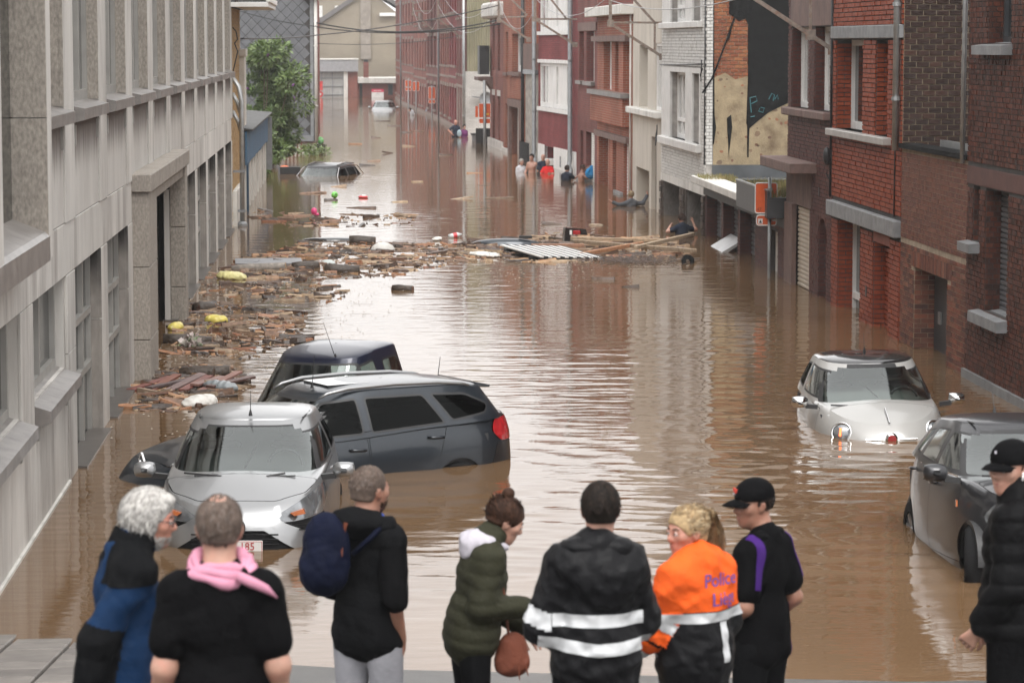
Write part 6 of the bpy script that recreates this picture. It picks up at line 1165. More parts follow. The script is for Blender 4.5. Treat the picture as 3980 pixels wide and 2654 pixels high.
g = MB(); Pt = lambda x, y, z: p.hc + p.Q @ np.array((x, y, z))
for sd in (-1, 1): g.tube([Pt(sd * .034 + .023 * math.cos(t), .1, .003 + .017 * math.sin(t)) for t in np.linspace(0, 6.28, 16)], .0024, 6); g.tube([Pt(sd * .056, .098, .008), Pt(sd * .082, .03, .01), Pt(sd * .084, -.02, .0)], .0024, 6)
g.tube([Pt(-.011, .104, .006), Pt(.011, .104, .006)], .0024, 6).build('glasses', m_black, p.root); st = MB(); hair_strands(st, p.Q, p.hc, 900, (.066, .082, .09), (0, .022, -.035), lambda d: d[2] < -.25 and d[1] > -.05, .012, lambda d: (0, .2, -1), rng, .0018, .001); st.build('beard', hm_grey, p.root, fixn=False)
# 2 balding man, back turned, pink scarf
p = Person('balding man in a black t-shirt with a pink scarf, back turned', -.487, 10.3, 3, 1.78, 0, head=(0, .02, 1.625), hyaw=-6, arms={'r': dict(e=(.235, -.04, 1.13), w=(.25, .06, .9)), 'l': dict(e=(-.235, -.04, 1.13), w=(-.25, .06, .9))}, build=1.1)
p.jacket('t_shirt', c_black, .014, .66, post=wrinkle(.006, seed=2), sl_r=1.12); p.trousers(c_dk); p.hair(hm_mix, .0035, 3600, .02, keep=lambda d: d[2] > -.72 and not (d[1] > .35 and d[2] < .75) and not (d[2] > .72 and -.7 < d[1] < .35 and np.random.rand() < .93), flow=lambda d: (0, -.3, -1), sub=[('-e', (0, -.02, .145), (.055, .075, .045), None, .01)], seed=5, wid=.0032, lift=.003)
sf = MB()
for k, (rr, zz, th) in enumerate(((.075, 1.51, .02), (.088, 1.492, .022), (.1, 1.472, .02))): sf.tube([(rr * 1.12 * math.cos(t), rr * .95 * math.sin(t) - .0, zz + .022 * math.sin(t) + .012 * math.sin(3 * t + k)) for t in np.linspace(0, 2 * math.pi, 30)], [th * (1 + .25 * math.sin(5 * t + k)) for t in np.linspace(0, 2 * math.pi, 30)], 8)
sf.tube([(.06, -.11, 1.475), (.11, -.115, 1.45), (.16, -.11, 1.425), (.2, -.1, 1.39)], [.018, .02, .016, .004], 8).build('scarf', c_pink, p.root, smooth=True)
# 3 man with the backpack
p = Person('shaven headed man in a black hooded vest carrying a navy backpack', .07, 14.0, -26, 1.76, 1, head=(.0, .03, 1.63), hyaw=-22, arms={'r': dict(e=(.225, -.1, 1.12), w=(.2, .02, .9), d=(-.1, .35, -.8), n=(-.9, -.2, 0), curl=.3), 'l': dict(e=(-.21, -.02, 1.14), w=(-.16, .2, 1.0))}, build=.93)
s_ = p.jacket('sweater', c_black, .016, 1.0, post=wrinkle(.005, seed=3), sl_r=1.15, k=.03); v_ = p.jacket('vest', c_dk, .026, .05, post=wrinkle(.005, seed=4, puff=.004, fz=30), hem=.8); p.trousers(c_grey)
sdf_obj('hood', [('e', (-.02, -.07, 1.475), (.135, .1, .08), None), ('e', (-.05, -.12, 1.5), (.09, .07, .06), None), ('c', (-.12, .0, 1.46), (.12, -.02, 1.46), .06, .055), ('-e', (0, .03, 1.58), (.085, .085, .12), None, .03)], c_dk, p.root, .008, .03, wrinkle(.008, seed=6)); MB().tube([(.085 * math.cos(t), -.02 + .08 * math.sin(t), 1.505) for t in np.linspace(0, 6.28, 20)], .012, 6).build('shirt_collar', cloth('blue_collar', (.03, .07, .3)), p.root)
p.hair(hm_mix, .0025, 1600, .012, seed=7, wid=.003, lift=.002); st = MB(); hair_strands(st, p.Q, p.hc, 1100, (.066, .08, .09), (0, .022, -.035), lambda d: d[2] < -.2 and d[1] > -.1, .007, lambda d: (0, .2, -1), rng, .0016, .001); st.build('beard', hm_dk, p.root, fixn=False)
bp = thing('backpack', 'navy backpack with a tan strap on the hooded man', 'backpack', p.root.location, p.root.rotation_euler); bp.scale = p.root.scale; sdf_obj('bag', [('e', (-.13, -.2, 1.36), (.125, .085, .19), Rm(0, 6, 6)), ('e', (-.14, -.21, 1.25), (.125, .09, .12), None), ('e', (-.13, -.27, 1.28), (.09, .045, .1), None)], c_backp, bp, .009, .05, wrinkle(.006, seed=8)); MB().tube([(-.14, -.13, 1.48), (-.13, -.08, 1.51), (-.12, 0, 1.52), (-.14, .1, 1.44)], [.02, .022, .022, .02], 6).build('strap', c_backp, bp, smooth=True); MB().tube([(-.02, -.2, 1.5), (-.03, -.23, 1.42), (-.03, -.24, 1.34)], [.012, .018, .014], 6).build('tan_tab', c_leath, bp); MB().tube([(-.0, -.17, 1.34), (.1, -.13, 1.44), (.12, -.02, 1.5)], .014, 6).build('strap', c_backp, bp, smooth=True)
# 4 woman with the bun
p = Person('woman with a hair bun looking down in an olive quilted jacket',   .594, 14.3, -78, 1.63, 0, lean=.2, head=(0, .2, 1.585), hyaw=-2, hpitch=-26, arms={'r': dict(e=(.2, .02, 1.14), w=(.1, .30, 1.12), d=(-.2, .9, -.25), n=(-.5, -.2, -.8), curl=.35), 'l': dict(e=(-.2, .1, 1.12), w=(-.08, .32, .98), d=(.1, .6, -.6), n=(.7, 0, -.5), curl=.2)}, fem=True, build=1.0)
p.jacket('quilted_jacket', c_olive, .03, 1.94, post=wrinkle(.003, fz=42, puff=.007, seed=9), collar=1, hem=.86); p.trousers(c_dk, .01); L_ = p.L_
sdf_obj('hood', [('e', L_((0, -.09, 1.49)), (.105, .07, .06), None), ('e', L_((0, -.12, 1.45)), (.09, .045, .07), None), ('c', L_((-.085, -.04, 1.48)), L_((-.05, .07, 1.45)), .045, .03), ('c', L_((.085, -.04, 1.48)), L_((.05, .07, 1.45)), .045, .03), ('-e', L_((0, .03, 1.58)), (.075, .085, .11), None, .03)], c_white, p.root, .008, .03, wrinkle(.012, seed=10))
p.hair(hm_brn, .01, 900, .06, wid=.004, flow=lambda d: (-d[0] * .5, -.6, .8), prims=[('e', (0, -.05, .145), (.036, .034, .034), None, .012), ('e', (0, -.045, .115), (.022, .022, .03), None, .012)], seed=11, sub=[('-e', (0, -.05, -.09), (.12, .1, .06), None, .02)], keep=lambda d: d[2] > -.45 + (0 if d[1] < .2 else .3 * d[1]) and not (d[1] > .5 and d[2] < .6), lift=.002)
bg_ = thing('handbag', 'brown leather handbag hanging from the woman in olive', 'handbag', p.root.location, p.root.rotation_euler); bg_.scale = p.root.scale; sdf_obj('pouch', [('e', (.07, .22, .86), (.045, .09, .12), None), ('e', (.07, .22, .8), (.045, .1, .07), None)], c_leath, bg_, .009, .03, wrinkle(.006, seed=12)); MB().tube([(.07, .2, .95), (.12, .16, 1.2), (.1, .12, 1.4), (.02, .06, 1.5)], .008, 6).build('strap', c_leath, bg_); MB().tube([(.1, .27, .92), (.1, .28, .82), (.11, .3, .74)], [.006, .012, .002], 5).tube([(.1, .25, .92), (.11, .24, .82), (.115, .25, .72)], [.006, .012, .002], 5).build('tassel', c_leath, bg_)
# 5 officer, back turned
p = Person('officer with cropped hair in a black jacket with two silver stripes, back turned', 1.065, 12.3, 2, 1.78, 0, head=(.02, .02, 1.632), hyaw=-4, hpitch=3, arms={'l': dict(e=(-.265, .0, 1.13), w=(-.18, .18, 1.3), d=(-.1, .1, .7), n=(.6, -.6, 0), curl=.6), 'r': dict(e=(.235, .06, 1.14), w=(.16, .26, 1.05), curl=.5)}, build=.99)
j = p.jacket('jacket', c_nylon, .036, 1.95, post=wrinkle(.011, seed=13), hem=.66, k=.05, extra=[('c', (-.11, -.08, 1.4), (.13, -.08, 1.39), .06, .06), ('e', (.03, -.13, 1.34), (.12, .045, .1), None)])
sdf_obj('collar', [('c', (-.1, -.06, 1.47), (.1, -.06, 1.47), .055, .055), ('c', (-.12, -.02, 1.46), (-.16, .06, 1.42), .05, .04), ('c', (.11, -.02, 1.46), (.14, .06, 1.42), .05, .04)], c_nylon, p.root, .008, .03, wrinkle(.006, seed=14)); bk_ = lambda f: sum(q[1] for q in f) / len(f) < .1 and abs(sum(q[0] for q in f) / len(f)) < .27
bands(j, p.root, 'reflective_stripe', c_refl, [([(-.2, 1.2), (.2, 1.2), (.2, 1.145), (-.2, 1.145)], (0, 2), bk_), ([(-.26, 1.105), (0, 1.075), (0, 1.02), (-.26, 1.05)], (0, 2), bk_), ([(0, 1.075), (.24, 1.09), (.24, 1.035), (0, 1.02)], (0, 2), bk_)])
sh, el, wr = p.A['l']; seg_band(j, 'sleeve_stripe', c_refl, sh, el, .72, 1.0, .16, extra=lambda c: c.x < -.2); p.trousers(c_dk); p.hair(hm_dk, .004, 1500, .022, seed=15, wid=.0035, lift=.004)
# 6 policewoman
p = Person('blond policewoman with ponytail in an orange and black jacket', 1.6, 13.1, 40, 1.66, 2, head=(-.03, .03, 1.615), hyaw=78, hpitch=-4, arms={'l': dict(e=(-.27, .1, 1.13), w=(-.27, .32, .96), d=(-.1, .6, -.7), n=(.8, 0, 0), curl=.5), 'r': dict(e=(.235, .0, 1.14), w=(.18, .2, 1.0), curl=.5)}, fem=True, build=1.06)
j = p.jacket('jacket', c_nylon, .045, 1.95, post=wrinkle(.008, seed=16), hem=.64, k=.05); ob = lambda f: True
bands(j, p.root, 'orange_yoke', c_orange, [([(-.6, 1.24), (.6, 1.24), (.6, 1.6), (-.6, 1.6)], (0, 2), lambda f: True)], .003); sh, el, wr = p.A['l']; seg_band(j, 'orange_sleeve', c_orange, sh, el, .3, 1.05, .13, .003, extra=lambda c: c.x < -.17); seg_band(j, 'orange_sleeve', c_orange, el, wr, -.1, 1.2, .11, .0035, extra=lambda c: c.x < -.17)
for a_, b_, t0, t1 in ((sh, el, .62, .82), (el, wr, .15, .38)): seg_band(j, 'sleeve_stripe', c_refl, a_, b_, t0, t1, .13, .007, extra=lambda c: c.x < -.17)
bands(j, p.root, 'reflective_stripe', c_refl, [([(-.3, 1.235), (.32, 1.235), (.32, 1.185), (-.3, 1.185)], (0, 2), lambda f: sum(q[1] for q in f) / len(f) < .02), ([(.02, 1.18), (.07, 1.18), (.07, .98), (.02, .98)], (0, 2), lambda f: sum(q[1] for q in f) / len(f) < .0)], .005)
from mathutils.bvhtree import BVHTree
def decal(txt, size, mat, target, parent, name, O, U, V_, D):
    """flat lettering laid onto a garment"""
    o = text_mesh(txt, size, mat, parent, name, (0, 0, 0), (0, 0, 0), 0); bv = BVHTree.FromPolygons([v.co for v in target.data.vertices], [tuple(q.vertices) for q in target.data.polygons]); bm = bmesh.new(); bm.from_mesh(o.data); bmesh.ops.triangulate(bm, faces=bm.faces); bmesh.ops.subdivide_edges(bm, edges=bm.edges, cuts=1); O, U, V_, D = map(Vector, (O, U, V_, D))
    pts = []; vs = list(bm.verts); dep = []
    for v in vs: q = O + U * v.co.x + V_ * v.co.y; hit = bv.ray_cast(q - D * .6, D); pts.append((v.co.x, v.co.y)); dep.append((hit[0] - q).dot(D) if hit[0] else np.nan)
    P2 = np.array(pts); dep = np.array(dep); ok = ~np.isnan(dep); f_ = lambda a: np.stack([np.ones(len(a)), a[:, 0], a[:, 1], a[:, 0] ** 2, a[:, 0] * a[:, 1], a[:, 1] ** 2], 1)
    fit = f_(P2) @ np.linalg.lstsq(f_(P2[ok]), dep[ok], rcond=None)[0]; fit -= max(0, np.nanmax(fit[ok] - dep[ok])) * .7 + .006          # lettering lies smoothly over the folds
    for v, d_ in zip(vs, fit): v.co = O + U * v.co.x + V_ * v.co.y + D * float(d_)
    bm.to_mesh(o.data); bm.free(); return o
m_ink = M('blue_print', (.05, .06, .3), .6)
decal('Police', .095, m_ink, j, p.root, 'lettering', (.03, 0, 1.39), (1, 0, 0), (0, 0, 1), (0, 1, 0)); decal('Liège', .095, m_ink, j, p.root, 'lettering', (.05, 0, 1.295), (1, 0, 0), (0, 0, 1), (0, 1, 0))
sdf_obj('collar', [('c', (-.09, -.04, 1.46), (.09, -.04, 1.46), .055, .055), ('c', (-.11, .0, 1.44), (-.1, .08, 1.4), .04, .035), ('c', (.1, .0, 1.44), (.09, .08, 1.4), .04, .035)], c_dk, p.root, .008, .03); p.trousers(c_dk)
hr = p.hair(hm_blond, .01, 1100, .06, wid=.004, flow=lambda d: (-d[0] * .6, -.8, .3), seed=17, lift=.002); pt = MB(); r_ = np.random.default_rng(2)
for i in range(420):
    o = r_.normal(0, .014, 3); e = r_.normal(0, .022, 3); q = [Pp + o * a + e * b_ for Pp, a, b_ in ((np.array((0, -.095, .075)), .6, 0), (np.array((0, -.145, .06)), 1, .2), (np.array((0, -.16, -.02)), 1, .6), (np.array((0, -.145, -.1)), .8, 1), (np.array((0, -.125, -.16)), .3, .9))]; w_ = np.array((.0022, 0, 0)); vs = []
    for a in q: vs += [p.Q @ (a - w_) + p.hc, p.Q @ (a + w_) + p.hc]
    pt.add(vs, [(2 * k, 2 * k + 1, 2 * k + 3, 2 * k + 2) for k in range(4)])
V2, F2 = sdf_arrays(tf([('c', (0, -.09, .075), (0, -.145, .06), .018, .024), ('c', (0, -.145, .06), (0, -.16, -.03), .026, .028), ('c', (0, -.16, -.03), (0, -.125, -.15), .028, .008)], p.Q, p.hc), .006, .02); pt.add(V2.tolist(), F2.tolist()); pt.build('ponytail', hm_blond, p.root, smooth=True, fixn=False)
fo = thing('foil_blanket', 'crumpled gold foil blanket held by the policewoman', 'foil blanket', p.root.location, p.root.rotation_euler); fo.scale = p.root.scale; sdf_obj('foil', [('e', (-.29, .36, .84), (.07, .09, .12), None), ('e', (-.26, .3, .72), (.07, .1, .12), None)], M('gold_foil', (.75, .45, .08), .18, metal=1, var=.3, vs=40, local=True), fo, .008, .02, lambda f, X, Y, Z: f + (.022 * np.abs(np.sin(60 * X + 22 * np.sin(31 * Z)) * np.sin(48 * Z + 14 * np.sin(40 * Y)))).astype(np.float32))
# 7 man with cap and polo
p = Person('man in a black cap and black polo shirt with purple panels', 2.06, 14.1, 52, 1.74, 1, head=(-.02, .04, 1.632), hyaw=60, hpitch=-5, arms={'l': dict(e=(-.23, -.02, 1.13), w=(-.17, .18, .95), curl=.5), 'r': dict(e=(.235, -.08, 1.13), w=(.2, .1, .93), d=(-.3, .5, -.6), curl=.5)}, build=.98)
j = p.jacket('polo_shirt', c_black, .02, .66, post=wrinkle(.005, seed=18), sl_r=1.15); p.trousers(c_dk); cp = p.cap(c_black); p.hair(hm_dk, .003, 1500, .01, keep=lambda d: -.6 < d[2] < .1 and d[1] < .3, seed=19, shell=False); sh, el, wr = p.A['r']
bands(j, p.root, 'purple_panel', c_purple, [([(.13, 1.5), (.17, 1.5), (.235, 1.25), (.2, 1.24)], (0, 2), lambda f: sum(q[1] for q in f) / len(f) < .0), ([(-.17, 1.5), (-.12, 1.5), (-.17, 1.22), (-.215, 1.23)], (0, 2), lambda f: sum(q[1] for q in f) / len(f) < .0), ([(.09, 1.12), (.17, 1.12), (.17, .84), (.11, .84)], (0, 2), lambda f: sum(q[1] for q in f) / len(f) < .0), ([(-.02, 1.0), (.02, 1.0), (.04, .82), (-.04, .82)], (1, 2), lambda f: sum(q[0] for q in f) / len(f) > .1)]); bands(j, p.root, 'purple_panel', c_purple, [([(-.1, 1.47), (-.05, 1.47), (-.12, 1.2), (-.16, 1.2)], (0, 2), lambda f: sum(q[1] for q in f) / len(f) > .02)])
sdf_obj('collar', [('c', (-.09, -.04, 1.47), (.09, -.04, 1.47), .04, .04), ('c', (-.1, .0, 1.46), (-.05, .09, 1.41), .03, .025), ('c', (.1, .0, 1.46), (.05, .09, 1.41), .03, .025)], c_black, p.root, .008, .02); decal('mark', .03, c_white, j, p.root, 'sleeve_print', (.3, -.04, 1.27), (0, 1, 0), (0, 0, 1), (-1, 0, 0)) if False else None
o = MB().box(-.02, .0, -.004, .004, -.01, .012).box(.001, .012, -.004, .004, -.004, .016).build('cap_badge', M('badge_red_thread', (.6, .05, .03), .6), cp); o.location = p.hc + p.Q @ np.array((.02, .088, .075)); o.rotation_euler = Matrix(p.Q.tolist()).to_euler(); o2 = MB().box(-.015, .02, -.004, .004, -.02, -.013).build('badge_text', c_white, cp); o2.location = o.location; o2.rotation_euler = o.rotation_euler
# 8 man at the right edge
p = Person('young man in a black cap and puffer jacket with a white earbud', 3.31, 13.9, 70, 1.93, 0, head=(0, .03, 1.632), hyaw=58, hpitch=-2, arms={'l': dict(e=(-.23, -.0, 1.13), w=(-.18, .14, .92), d=(.2, .5, -.7), curl=.5), 'r': dict(e=(.24, -.05, 1.12), w=(.21, .1, .9), d=(-.3, .5, -.6), curl=.5)}, build=1.0)
p.jacket('puffer_jacket', c_puff, .038, 1.85, post=wrinkle(.004, fz=34, puff=.012, seed=20), collar=1, hem=.82); p.trousers(c_black, .03); p.cap(c_black); p.hair(hm_brn, .003, 1500, .008, keep=lambda d: -.55 < d[2] < .1 and d[1] < .3, seed=21, shell=False); sdf_obj('hood', [('e', (0, -.12, 1.46), (.14, .08, .09), None), ('c', (-.12, -.04, 1.45), (.12, -.04, 1.45), .06, .06), ('-e', (0, .03, 1.58), (.085, .085, .11), None, .03)], c_puff, p.root, .009, .03, wrinkle(.008, seed=22))
for sd in (-1, 1): o = MB().ell((0, .004, 0), (.007, .008, .008)).tube([(0, .006, -.003), (0, .012, -.03)], [.005, .004], 8).build('earbud', M('white_plastic', (.8, .8, .8), .3), p.root, smooth=True); o.location = p.hc + p.Q @ np.array((sd * .087, .008, -.016)); o.rotation_euler = Matrix(p.Q.tolist()).to_euler()
o = MB().box(-.006, .006, -.004, .004, -.006, .006).build('cap_mark', c_white, p.root); o.location = p.hc + p.Q @ np.array((.0, .1, .085)); 
# ---- people in the water (cut off by the flood)
def wader(label, X, Y, heading, depth, skin, shirt, hairm=None, arms=None, H=1.75, hyaw=0, lean=0, head=None, bald=False, fem=False, build=1.05, sleeve=.6, hair_kw=None, group='people wading in the flood', hpitch=0, hood=None):
    p = Person(label, X, Y, heading, H, skin, lean, head or (0, .03 + lean * .6, 1.632), hyaw, hpitch, 0, arms, build, fem, -depth, group, legs=True, hfine=.018)
    if shirt: p.jacket('shirt', shirt, .018, sleeve, post=wrinkle(.006, seed=int(X * 10 + Y)), h=.018)
    else: pass
    if legs_ : p.trousers(c_dk)
    if hairm: p.hair(hairm, .008, 500, .02, **(hair_kw or {}), seed=1, wid=.004)
    return p
legs_ = True
c_red = cloth('red_shirt', (.6, .03, .03)); c_greyt = cloth('grey_wet_top', (.1, .105, .115), .5); c_dkn = cloth('dark_navy_top', (.025, .03, .045)); c_pale = cloth('pale_top', (.5, .5, .52)); c_bag = cloth('blue_bag', (.03, .2, .42), .5)
wader('shirtless dark haired man pointing across the water', 6.45, 101.5, 160, 1.07, 0, None, hm_dk, {'l': dict(e=(-.2, .28, 1.32), w=(-.3, .55, 1.34), d=(-.3, 1, 0), curl=.2), 'r': dict(e=(.25, .0, 1.15), w=(.28, .2, 1.0))}, lean=.05)
wader('white haired person with dark scarf at the left of the wading group', 6.12, 102.5, 200, 1.28, 0, c_pale, hm_grey, fem=True); wader('bald man in a dark jacket behind the red shirt', 6.95, 103., 170, 1.14, 0, c_dkn, None); wader('bald man in a red shirt holding on to the pointing man', 7.0, 101.3, 165, 1.25, 0, c_red, None, {'r': dict(e=(.28, .15, 1.2), w=(.1, .4, 1.2)), 'l': dict(e=(-.26, .18, 1.22), w=(-.2, .42, 1.25))})
wader('fair haired boy in a dark top wading with a white bundle', 7.25, 95.6, 330, 1.13, 0, c_dkn, hm_brn, {'r': dict(e=(.25, .2, 1.28), w=(.3, .48, 1.38), d=(.3, 1, .1)), 'l': dict(e=(-.25, .1, 1.15), w=(-.05, .3, 1.2))}, H=1.65); wader('shirtless man with a raised arm passing a blue bag', 7.65, 95.0, 290, 1.18, 1, None, hm_dk, {'l': dict(e=(-.22, .3, 1.4), w=(-.1, .3, 1.62), d=(0, .5, .3)), 'r': dict(e=(.28, .15, 1.3), w=(.2, .45, 1.4))}, lean=.15, hair_kw=dict(shell=False))
bl = thing('duffel_bag', 'bright blue bag on the doorstep beside the waders', 'bag', (7.98, 94.7, .12)); bl.scale = (.62,) * 3; sdf_obj('bag', [('e', (0, 0, .28), (.3, .22, .3), Rm(0, 0, 25)), ('e', (.08, 0, .55), (.15, .12, .15), None)], c_bag, bl, .02, .05, wrinkle(.02, seed=30)); MB().tube([(-.15, -.2, .3), (0, -.25, .6), (.15, -.2, .7)], .015, 6).build('strap', c_dkn, bl)
wader('woman in a grey long sleeved top spreading her arms by the beige house', 7.95, 80.6, 8, 1.27, 0, c_greyt, hm_blond, {'l': dict(e=(-.42, .03, 1.34), w=(-.62, .06, 1.42), d=(-1, 0, .3)), 'r': dict(e=(.42, .03, 1.38), w=(.58, .05, 1.62), d=(.1, 0, 1))}, fem=True, sleeve=1.95, H=1.7); wader('auburn haired woman in a dark tank top holding her hands up', 8.0, 68.6, 15, 1.2, 0, c_dkn, hm_brn, {'l': dict(e=(-.42, .05, 1.3), w=(-.3, .15, 1.42), d=(.4, .4, .4)), 'r': dict(e=(.45, .0, 1.33), w=(.4, .1, 1.52), d=(-.1, .2, .8))}, fem=True, sleeve=.55, H=1.7, hair_kw=dict(prims=[('e', (.03, -.07, -.03), (.07, .06, .09), None)]))
wader('bald man in a dark coat with a light rucksack wading far off', 5.15, 140.5, 190, .95, 2, c_dkn, None, {'r': dict(e=(.4, -.02, 1.25), w=(.25, .1, 1.1))}, H=1.8); wader('smaller person in purple and yellow behind the man with the rucksack', 5.6, 141.2, 200, 1.15, 0, cloth('plum_top', (.12, .03, .1)), hm_dk, fem=True); rk = thing('rucksack', 'pale blue rucksack carried in front by the far wading man', 'rucksack', (5.32, 140.2, .1)); rk.scale = (.65,) * 3; sdf_obj('bag', [('e', (0, 0, .15), (.17, .12, .28), None)], cloth('pale_blue_bag', (.3, .38, .42)), rk, .025, .03)
wader('far wader in a white shirt leaning into the water', 4.05, 184., 120, 1.15, 0, c_pale, hm_brn, lean=.4, head=(0, .3, 1.5)); wader('far wader with an orange cap', 5.05, 186., 150, 1.1, 0, cloth('grey_shirt_far', (.25, .25, .28)), M('orange_cap', (.9, .15, .03), .6)); wader('far wader in a white top beside the orange cap', 5.35, 187., 190, 1.15, 0, c_pale, hm_dk, fem=True)
# ================================================================== STREET FURNITURE
m_or = M('orange_board', (.62, .1, .02), .45, var=.1, vs=8); m_pole = M('galvanised_pole', (.3, .31, .31), .45, metal=.5, var=.15)
def board(label, X, Y, x0, x1, z0, z1, sub=None, rz=0, poleh=None, pr=.035, group='orange road boards'):
    t = thing('road_board', label, 'road sign', (X, Y, 0), R(rz), group); MB().tube([(0, 0, -1.4), (0, 0, poleh or z1 + .1)], pr, 10).build('post', m_pole, t, smooth=True)
    def face(a, b, c, d, nm): f = MB().prism(rpoly([(a, c), (b, c), (b, d), (a, d)], .05), .03, .045).build(nm, m_or, t); e = rpoly([(a, c), (b, c), (b, d), (a, d)], .05); MB().tube([(p[0], .03, p[1]) for p in e + e[:1]], .012, 6).build('rim', m_white, f); return f
    f = face(x0, x1, z0, z1, 'board')
    if sub: face(sub[0], sub[1], sub[2], sub[3], 'sub_board')
    MB().box(-.05, .05, -.04, .05, z1 - .15, z1 - .1).box(-.05, .05, -.04, .05, z0 + .03, z0 + .08).build('clamp', m_pole, t); return t, f
t, f = board('orange road board on a grey post beside the garages', 8.19, 55.4, -.28, .15, 1.29, 1.88, (-.25, .14, 1.05, 1.245), 0, 1.99)
B('sticker', M('yellow_label', (.75, .45, .03), .5), f, (-.06, .08, .024, .029, 1.42, 1.46)); B('warning_plate', m_white, f, (-.22, -.13, .024, .029, 1.08, 1.18)); MB().prism([(-.205, 1.095), (-.145, 1.095), (-.175, 1.16)], .02, .024).build('warning_triangle', m_black, f); B('note', m_white, f, (.06, .13, .024, .029, 1.13, 1.17)); text_mesh('47', .09, M('brown_print', (.2, .03, .01), .6), f, 'number', (-.2, .024, 1.36), (R(90), 0, 0), .001); text_mesh('ROUTE', .028, M('brown_print', (.2, .03, .01), .6), f, 'lettering', (.01, .0235, 1.44), (R(90), 0, 0), .001)
t, f = board('orange road board by the pink brick house', 6.0, 128, -.26, .27, 1.28, 1.92, (-.25, .26, 1.02, 1.24), 0, 2.95, .07); B('sticker', MATS['yellow_label'], f, (-.05, .2, .02, .029, 1.4, 1.47)); B('second_board', m_or, f, (-.42, -.3, .05, .07, 1.3, 1.8))
board('leftmost of the three far orange road boards', 3.72, 185, -.2, .2, 1.8, 2.22, (-.2, .2, 1.55, 1.75)); board('middle of the three far orange road boards', 4.27, 187, -.22, .22, 1.5, 2.1); board('largest and nearest of the three far orange road boards', 5.05, 178, -.22, .22, 1.15, 1.9, (-.22, .22, .88, 1.1))
t = thing('wheelie_bin', 'dark bin with a flat lid beyond the pink brick house', 'bin', (6.3, 134.5, 0)); MB().prism([(-.55, -1), (.55, -1), (.6, .3), (-.6, .3)], -.4, .4).build('body', m_dzinc, t); B('lid', m_black, t, (-.65, .65, -.45, .45, .3, .38)); 
t = thing('traffic_cabinet', 'black slatted barrier behind the orange board', 'barrier', (6.15, 131.5, 0)); B('panel', m_black, t, (-.4, .4, 0, .1, -1, .7)); [B('slat', m_black, t, (-.38 + i * .2, -.26 + i * .2, -.05, 0, -1, .68)) for i in range(4)]
# steel wall brackets carrying the wires
def bracket(label, Y, segs): 
    t = thing('wire_bracket', label, 'bracket', (0, Y, 0), 0, 'steel brackets carrying wires')
    for k, (a, b, w) in enumerate(segs): MB().bar((a[0], 0, a[1]), (b[0], 0, b[1]), w, w * 1.3).build('strut', m_steel, t)
    for k, (a, b, w) in enumerate(segs[:2]): B('gusset', m_steel, t, (b[0] - .09, b[0] + .09, -.045, -.035, b[1] - .09, b[1] + .09))
    return t
bracket('rusty steel wire bracket on the maroon house', 50.1, [((7.05, 5.42), (8.5, 4.49), .055), ((8.1, 6.0), (8.1, 4.75), 0.037), ((7.05, 5.42), (8.5, 6.3), 0.037)])
bracket('rusty steel wire bracket on the beige house', 76.6, [((6.97, 6.6), (6.97, 5.13), 0.062), ((6.97, 5.13), (8.38, 4.24), 0.056), ((7.3, 6.1), (8.17, 5.15), 0.050), ((7.0, 5.16), (8.38, 5.15), 0.043), ((8.17, 5.15), (8.17, 4.4), 0.043)])
bracket('rusty steel wire bracket between the crimson and dark houses', 99.6, [((6.42, 7), (6.42, 5.44), 0.062), ((6.45, 5.42), (7.83, 4.55), 0.056), ((6.8, 6.35), (7.53, 5.45), 0.050), ((6.42, 5.44), (7.9, 5.44), 0.050), ((7.66, 5.44), (7.66, 4.65), 0.050)])
bracket('dark steel wire bracket by the rubble wall', 113.2, [((5.87, 7), (5.87, 5.5), 0.062), ((5.9, 5.55), (7.05, 4.75), 0.062), ((6.1, 6.6), (7.0, 5.7), 0.056), ((5.87, 5.62), (6.95, 5.66), 0.050)])
bracket('far steel wire bracket on the deep red house', 150., [((4.6, 8), (4.6, 5.9), 0.074), ((4.6, 5.9), (5.65, 5.0), 0.062), ((4.6, 6.1), (5.6, 6.1), 0.062)]); bracket('distant steel wire bracket in the haze', 178., [((3.9, 9), (3.9, 6.4), 0.074), ((3.9, 6.4), (5.2, 5.4), 0.062), ((3.9, 6.6), (5.1, 6.6), 0.062)])
def wire(label, pts, r, mat=m_black, sag=0.1, n=24):
    P = [Vector(p) for p in pts]; out = []
    for a, b in zip(P[:-1], P[1:]):
        for i in range(n): t = i / n; q = a.lerp(b, t); q.z -= 4 * sag * t * (1 - t); out.append(q)
    out.append(P[-1]); o = MB().tube(out, r, 5).build('overhead_wire', mat, None, smooth=True); return tag(o, label, 'cable', 'overhead wires')
m_wg = M('grey_wire', (.3, .3, .31), .4)
wire('thick black wire rising from the yellow brick corner to the right', [(-2.75, 72.3, 4.72), (-1.12, 95, 4.87), (2.43, 110, 5.4), (5.87, 113.2, 6.1)], .02, sag=.04)
wire('black wire from the slate house corner to the dark bracket', [(-1.4, 119.8, 5.45), (5.87, 113.2, 5.52)], .028, sag=.42); wire('lower black wire sagging between slate house and dark bracket', [(-1.4, 119.8, 5.28), (5.9, 113.2, 5.36)], .024, sag=.3); wire('thin wire across the front of the slate gable', [(-4.8, 119.5, 6.0), (-1.4, 119.6, 5.3)], .018, sag=.1)
